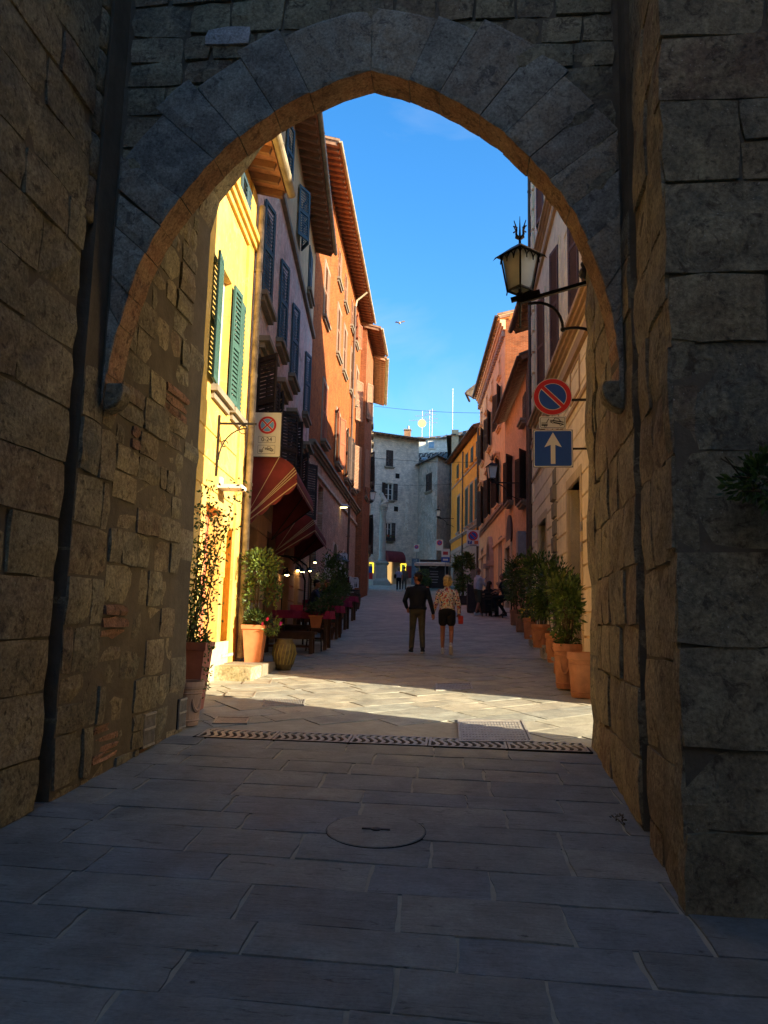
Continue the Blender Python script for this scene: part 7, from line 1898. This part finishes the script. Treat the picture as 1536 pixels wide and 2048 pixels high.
def torso(b, J, wsh, whip, dep, belly=0.0, r=1.0):
    """filled trunk from hips to shoulders as stacked flattened spheres"""
    h, c, s = Vector(J['hip']), Vector(J['chest']), Vector(J['neck']); x = Vector(J.get('across', (1, 0, 0)))
    rings = [(h, whip, dep*1.0), (h.lerp(c, .35), whip*.93, dep*.98+belly), (h.lerp(c, .7), (whip+wsh)*.47, dep*1.0+belly*.6), (c, wsh*.93, dep*1.05), (c.lerp(s, .35), wsh*.94, dep*.95)]
    prev = None; N = 20; b0 = len(b.v); y = Vector((0, 0, 1)).cross(x).normalized()
    rings2 = []
    for i in range(len(rings)-1):
        for t in (0, .5): p = rings[i][0].lerp(rings[i+1][0], t); rings2.append((p, rings[i][1]*(1-t)+rings[i+1][1]*t, rings[i][2]*(1-t)+rings[i+1][2]*t))
    rings2.append(rings[-1]); rings2.append((c.lerp(s, .72), wsh*.70, dep*.72)); rings2.append((s, wsh*.28, dep*.45)); 
    rings2 = [(rings[0][0]-Vector((0, 0, .05)), whip*.8, dep*.8)] + rings2
    vs = []
    for p, hw, hd in rings2:
        for k in range(N): t = 2*pi*k/N; vs.append(p + x*hw*r*cos(t) + y*hd*r*sin(t))
    M_ = len(rings2); fs = [(i*N+k, i*N+(k+1) % N, (i+1)*N+(k+1) % N, (i+1)*N+k) for i in range(M_-1) for k in range(N)] + [tuple(range(N-1, -1, -1)), tuple((M_-1)*N+k for k in range(N))]
    b.mesh(vs, fs)
def person(lab, loc, rz, J, top, bottom, skinm=SK, hair=H_DRK, hstyle='short', hyaw=0, htilt=0, glasses=False, build=(.205, .165, .115, 0), sleeves='long', legs='long', shoes=(C_SHOE, C_SHOE), hands=((1,), (1,)), vox=.010, grp='people in the street', fem=False, s=1.0):
    t = thing('person', lab, 'person', loc, grp, rz); wsh, whip, dep, belly = build
    B = MB(); torso(B, J, wsh*.82, whip*.85, dep*.80, 0); n_ = Vector(J['neck']); hd = Vector(J['head']); capsule(B, n_-Vector((0, 0, .05)), n_.lerp(hd, .5), .056, .050); head(t, B, hd, hyaw, skinm, hair, hstyle, htilt, glasses)
    for i, sd in enumerate('LR'):
        hp, kn, an = J['hp'+sd], J['kn'+sd], J['an'+sd]; thr = .078 if not fem else .080
        capsule(B, hp, kn, thr, .050); capsule(B, kn, Vector(kn).lerp(Vector(an), .3), .050, .054 if not fem else .050); capsule(B, Vector(kn).lerp(Vector(an), .3), an, .053 if not fem else .049, .034); capsule(B, an, Vector(an)+Vector((0, 0, -.02)), .034, .036)
        sh, el, wr = J['sh'+sd], J['el'+sd], J['wr'+sd]; capsule(B, sh, el, .046, .038); capsule(B, el, wr, .038, .026); hand(B, wr, J.get('hd'+sd, Vector(wr)-Vector(el)), (1 if sd == 'L' else -1), curl=J.get('curl', .6))
    skin(B, 'body', skinm, t, vox, 1)
    T = MB(); torso(T, J, wsh, whip*1.02, dep, belly)
    for sd in 'LR':
        sh, el, wr = Vector(J['sh'+sd]), Vector(J['el'+sd]), Vector(J['wr'+sd]); k = 1.0 if sleeves == 'long' else 0
        capsule(T, n_-Vector((0, 0, .055)), sh-Vector((0, 0, .025)), .050, .058)
        sh = sh-Vector((0, 0, .025))
        if sleeves == 'long': capsule(T, sh, el, .062, .053); capsule(T, el, wr.lerp(el, .06), .054, .040)
        elif sleeves == 'short': capsule(T, sh, sh.lerp(el, .62), .066, .060)
        else: T.ball(sh, .055)
    if sleeves == 'long': T.lathe([(.065, 0), (.075, .03), (.062, .055)], n_-Vector((0, .01, .035)), 16)
    skin(T, 'shirt' if top not in (C_NAVY, C_FLOR) else 'jacket', top, t, vox, 2)
    if sleeves == 'long' and top in (C_NAVY,): 
        q = MB(); h = Vector(J['hip']); q.lathe([(.0, 0), (1.0, 0), (1.03, .03), (1.0, .06), (0, .06)], (0, 0, 0), 24)
        for i in range(len(q.v)): v = q.v[i]; q.v[i] = h + Vector((v.x*(whip+.012), v.y*(dep+.012+belly*.4), v.z-.02))
        q.build('waistband', top, t, world=False, smooth=True)
    L = MB(); h = Vector(J['hip'])
    for sd in 'LR':
        hp, kn, an = Vector(J['hp'+sd]), Vector(J['kn'+sd]), Vector(J['an'+sd])
        if legs == 'long': capsule(L, hp, kn, .096, .068); capsule(L, kn, an+Vector((0, 0, .02)), .068, .056)
        elif legs == 'mid': capsule(L, hp, hp.lerp(kn, .92), .102, .086)
        elif legs == 'short': capsule(L, hp, hp.lerp(kn, .50), .108, .100)
    b0 = len(L.v); L.ball((0, 0, 0), 1, 18, 10)
    for i in range(b0, len(L.v)): v = L.v[i]; L.v[i] = h + Vector((v.x*(whip*.99), v.y*(dep*1.08+belly*.3), v.z*.14-.03))
    skin(L, 'trousers' if legs == 'long' else 'shorts', bottom, t, vox, 2)
    for sd in 'LR': shoe(t, J['an'+sd], J.get('toe'+sd, (0, 1, 0)), shoes[0], shoes[1])
    return t
def stand(**k):
    J = dict(hip=(0, 0, .95), chest=(0, 0, 1.27), neck=(0, -.005, 1.47), head=(0, .02, 1.62), hpL=(-.09, 0, .90), hpR=(.09, 0, .90), knL=(-.10, .02, .50), knR=(.10, .02, .50), anL=(-.10, -.02, .10), anR=(.10, -.02, .10),
             shL=(-.185, 0, 1.39), shR=(.185, 0, 1.39), elL=(-.235, -.02, 1.12), elR=(.235, -.02, 1.12), wrL=(-.25, .04, .88), wrR=(.25, .04, .88)); J.update(k); return J
gm, gw_ = ground(832, 1306), ground(895, 1307)
# man in the couple, seen from behind, right foot ahead, looking left
man = person('man seen from behind in a black jacket and olive trousers, holding hands with the woman', (gm.x+.02, gm.y, gz(gm.y)), radians(3), stand(
    hip=(0, 0, .96), chest=(0, .01, 1.28), head=(-.005, .01, 1.625), hpL=(-.085, 0, .92), hpR=(.085, 0, .92), knL=(-.105, .06, .50), anL=(-.125, .02, .10), knR=(.10, .03, .50), anR=(.12, -.15, .115), toeR=(.15, 1, -.05), toeL=(-.2, 1, 0),
    shL=(-.20, -.01, 1.40), elL=(-.285, -.02, 1.13), wrL=(-.24, .16, .98), hdL=(.25, .6, -.5), shR=(.20, -.01, 1.40), elR=(.275, -.01, 1.12), wrR=(.345, .02, .86), hdR=(.15, .1, -1), curl=.8),
    C_NAVY, C_OLIVE, SKT, H_DRK, 'short', hyaw=1.0, glasses=True, build=(.225, .185, .135, .015), legs='long', shoes=(C_DSH, S_WH))
wom = person('blond woman seen from behind in a flowered jacket, black shorts and white trainers', (gw_.x-.02, gw_.y, gz(gw_.y)), radians(3), stand(
    hip=(0, 0, .95), chest=(0, .01, 1.24), neck=(0, 0, 1.42), head=(0, .02, 1.565), hpL=(-.085, 0, .88), hpR=(.085, 0, .88), knL=(-.09, .04, .47), anL=(-.09, .0, .10), knR=(.10, .03, .47), anR=(.085, -.22, .17), toeR=(.10, .55, -.85),
    shL=(-.175, 0, 1.345), elL=(-.24, -.02, 1.09), wrL=(-.305, .03, .87), hdL=(-.12, .1, -1), shR=(.175, 0, 1.345), elR=(.245, -.02, 1.09), wrR=(.27, .06, .86), hdR=(.02, .1, -1), curl=.8),
    C_FLOR, C_BLK, SKT, H_BLD, 'bob', hyaw=.1, build=(.20, .175, .125, .01), legs='short', fem=True)
b = MB(); b.box(-.055, .055, -.03, .03, -.09, .09); pu = b.build('red_purse', FL_R, None, world=False, bevel=.015); pu.location = wom.location+Vector((.30, .08, .73)); tag(pu, 'small red purse in the right hand of the blond woman', 'purse')
# man in white shirt, drinking gesture, on the right
gm2 = ground(957, 1231)
person('bald man in a white shirt and khaki shorts standing with raised hands by the wall', (gm2.x-.02, gm2.y, gz(gm2.y)), radians(-60), stand(hip=(0, 0, .98), chest=(0, 0, 1.32), neck=(0, 0, 1.52), head=(0, .02, 1.68), knL=(-.10, .05, .52), knR=(.10, -.02, .52), anL=(-.10, .18, .10), anR=(.10, -.16, .10),
    shL=(-.195, 0, 1.44), shR=(.195, 0, 1.44), elL=(-.26, .16, 1.22), wrL=(-.08, .36, 1.42), hdL=(.3, .5, .6), elR=(.25, .12, 1.18), wrR=(.06, .36, 1.10), hdR=(-.5, .5, .1)),
    C_WHT, C_KHK, SKD, H_STUB, 'stub', hyaw=.35, build=(.22, .18, .145, .04), legs='mid', sleeves='long')
def chair(lab, x, y, rz, grp='dark cafe chairs on the right'):
    t = thing('cafe_chair', lab, 'chair', (x, y, gz(y)), grp, rz); b = MB(); b.box(-.21, .21, -.21, .21, .44, .47); b.build('seat', M_SHD, t, world=False)
    for sx in (-1, 1):
        b = MB(); b.bar((sx*.19, -.20, 0), (sx*.19, -.23, .92), .03); b.build('leg', M_IRON, t, world=False); b = MB(); b.bar((sx*.19, .19, 0), (sx*.19, .19, .44), .03); b.build('leg', M_IRON, t, world=False)
    b = MB()
    for z in (.62, .74, .86): b.box(-.19, .19, -.235, -.205, z, z+.06)
    b.build('backrest', M_SHD, t, world=False)
    b = MB()
    for s in (-.19, .19): b.bar((s, -.2, .15), (s, .19, .15), .018)
    b.bar((-.19, -.2, .22), (.19, -.2, .22), .018); b.build('stretcher', M_IRON, t, world=False); return t
# woman sitting low with her back to us
gs = onplane(978, 1230, 28.8); X0 = gs.x
person('seated woman with long brown hair and dark clothes, back turned, beside the man in white', (X0, 28.9, gz(28.9)), radians(-25), dict(hip=(0, 0, .56), chest=(0, .03, .88), neck=(0, .02, 1.06), head=(.01, .05, 1.20), across=(1, 0, 0), hpL=(-.09, .02, .54), hpR=(.09, .02, .54), knL=(-.12, .42, .52), knR=(.12, .42, .52), anL=(-.12, .40, .12), anR=(.12, .40, .12),
    shL=(-.17, 0, .98), shR=(.17, 0, .98), elL=(-.28, .08, .76), wrL=(-.14, .30, .82), hdL=(.5, .6, 0), elR=(.26, .12, .78), wrR=(.15, .34, .84), hdR=(-.3, .8, 0)), C_BLK, C_BLK, SK, H_BRN, 'long', hyaw=-.5, build=(.185, .18, .12, 0), sleeves='none', legs='long', shoes=(C_DSH, C_DSH), fem=True)
chair('cafe chair carrying the long-haired woman', X0, 28.85, radians(-25))
b = MB(); b.box(-.24, .24, -.30, -.235, .18, .92); jk = b.build('hung_jacket', C_BLK, None, world=False, bevel=.03); jk.location = (X0+.15, 28.9, gz(28.9)); jk.rotation_euler.z = radians(-15); tag(jk, 'black jacket hung over the back of the seated woman\'s chair', 'jacket')
# bald man on a high stool
gs2 = onplane(1010, 1225, 28.2); X1 = gs2.x
person('bald man in black clothes perched on a high stool, facing the seated woman', (X1+.05, 28.2, gz(28.2)), radians(68), dict(hip=(0, 0, .80), chest=(0, .10, 1.14), neck=(0, .13, 1.36), head=(0, .17, 1.51), across=(1, 0, 0), hpL=(-.10, .02, .78), hpR=(.10, .02, .78), knL=(-.13, .44, .72), knR=(.13, .34, .56), anL=(-.12, .36, .36), anR=(.12, .10, .18),
    shL=(-.20, .10, 1.29), shR=(.20, .10, 1.29), elL=(-.25, .22, 1.03), wrL=(-.12, .46, .94), hdL=(.4, .6, -.1), elR=(.25, .22, 1.03), wrR=(.10, .44, .90), hdR=(-.4, .6, -.1)), C_BLK, C_BLK, SKD, H_STUB, 'stub', build=(.215, .18, .13, .02), sleeves='short', shoes=(C_DSH, C_DSH))
stool(X1+.08, 28.2, .72, 'high stool under the bald man in black')
t = thing('cafe_table', 'small round dark table between the seated woman and the man in black', 'table', ((X0+X1)/2+.08, 29.25, gz(29.25))); b = MB(); b.lathe([(.30, .98), (.32, 1.0), (.30, 1.02)], (0, 0, 0), 18); b.build('table_top', M_SHD, t, world=False); b = MB(); b.tube([(0, 0, 0), (0, 0, .98)], .03, 8); b.lathe([(.22, 0), (.2, .03), (.03, .05)], (0, 0, 0), 14); b.build('pedestal', M_IRON, t, world=False)
# pair sitting on the terrace
def sit(lean=.06): return dict(hip=(0, 0, .52), chest=(0, lean, .86), neck=(0, lean+.02, 1.06), head=(0, lean+.05, 1.21), across=(1, 0, 0), hpL=(-.09, .02, .50), hpR=(.09, .02, .50), knL=(-.12, .42, .50), knR=(.12, .42, .50), anL=(-.12, .38, .10), anR=(.12, .38, .10),
    shL=(-.18, lean, .98), shR=(.18, lean, .98), elL=(-.26, lean+.14, .76), wrL=(-.12, .42, .90), hdL=(.3, .7, .2), elR=(.26, lean+.14, .76), wrR=(.10, .44, .88), hdR=(-.3, .7, .2))
person('man with grey hair in a dark sleeveless top sitting at the third maroon table', (-4.05, 20.9, gz(20.9)+.12), radians(-75), sit(.10), C_TEE, C_BLK, SKD, H_DRK, 'short', hyaw=-.3, sleeves='short', build=(.20, .17, .13, .02), shoes=(C_DSH, C_DSH), vox=.012)
person('woman facing us beside the grey-haired man at the third maroon table', (-3.95, 22.6, gz(22.6)+.08), radians(-150), sit(.10), C_BLK, C_BLK, SKD, H_BRN, 'long', sleeves='short', build=(.17, .16, .11, 0), shoes=(C_DSH, C_DSH), vox=.012, fem=True)
bench(-4.05, 20.75, .8, 'bench carrying the grey-haired man'); bench(-3.95, 22.75, .8, 'bench carrying the woman of the terrace pair')
# far pair walking up to the square
gf = ground(797, 1183); person('distant woman in a pale blue shirt with a dark bag, walking to the column', (gf.x, gf.y, gz(gf.y)), radians(5), stand(knL=(-.10, .06, .50), anR=(.10, -.15, .12), neck=(0, 0, 1.43), head=(0, 0, 1.56), shL=(-.17, 0, 1.35), shR=(.17, 0, 1.35)), C_BLU, C_BLK, SK, H_GRY, 'bob', sleeves='short', vox=.018, shoes=(C_SHOE, C_SHOE), build=(.20, .18, .13, .02), fem=True)
gf2 = ground(806, 1183); person('distant man in grey green clothes walking beside the woman in pale blue', (gf2.x+.05, gf2.y+.3, gz(gf2.y+.3)), radians(0), stand(knR=(.10, .06, .50), anL=(-.10, -.15, .12)), C_GRY, C_GRY, SK, H_DRK, 'short', vox=.018, build=(.20, .17, .13, .02))
b = MB(); b.ball((0, 0, 0), .16, 12, 8, sc=(.6, .8, 1.1)); b.tube([(0, 0, .15), (.06, .0, .45)], .012, 5); bg_ = b.build('shoulder_bag', C_BLK, None, world=False); bg_.location = Vector((gf.x-.26, gf.y-.05, gz(gf.y)+1.05)); tag(bg_, 'dark shoulder bag of the distant woman in pale blue', 'bag')
print('objects', len(bpy.data.objects), 'tris', sum(len(o.data.polygons) for o in bpy.data.objects if o.type == 'MESH'))
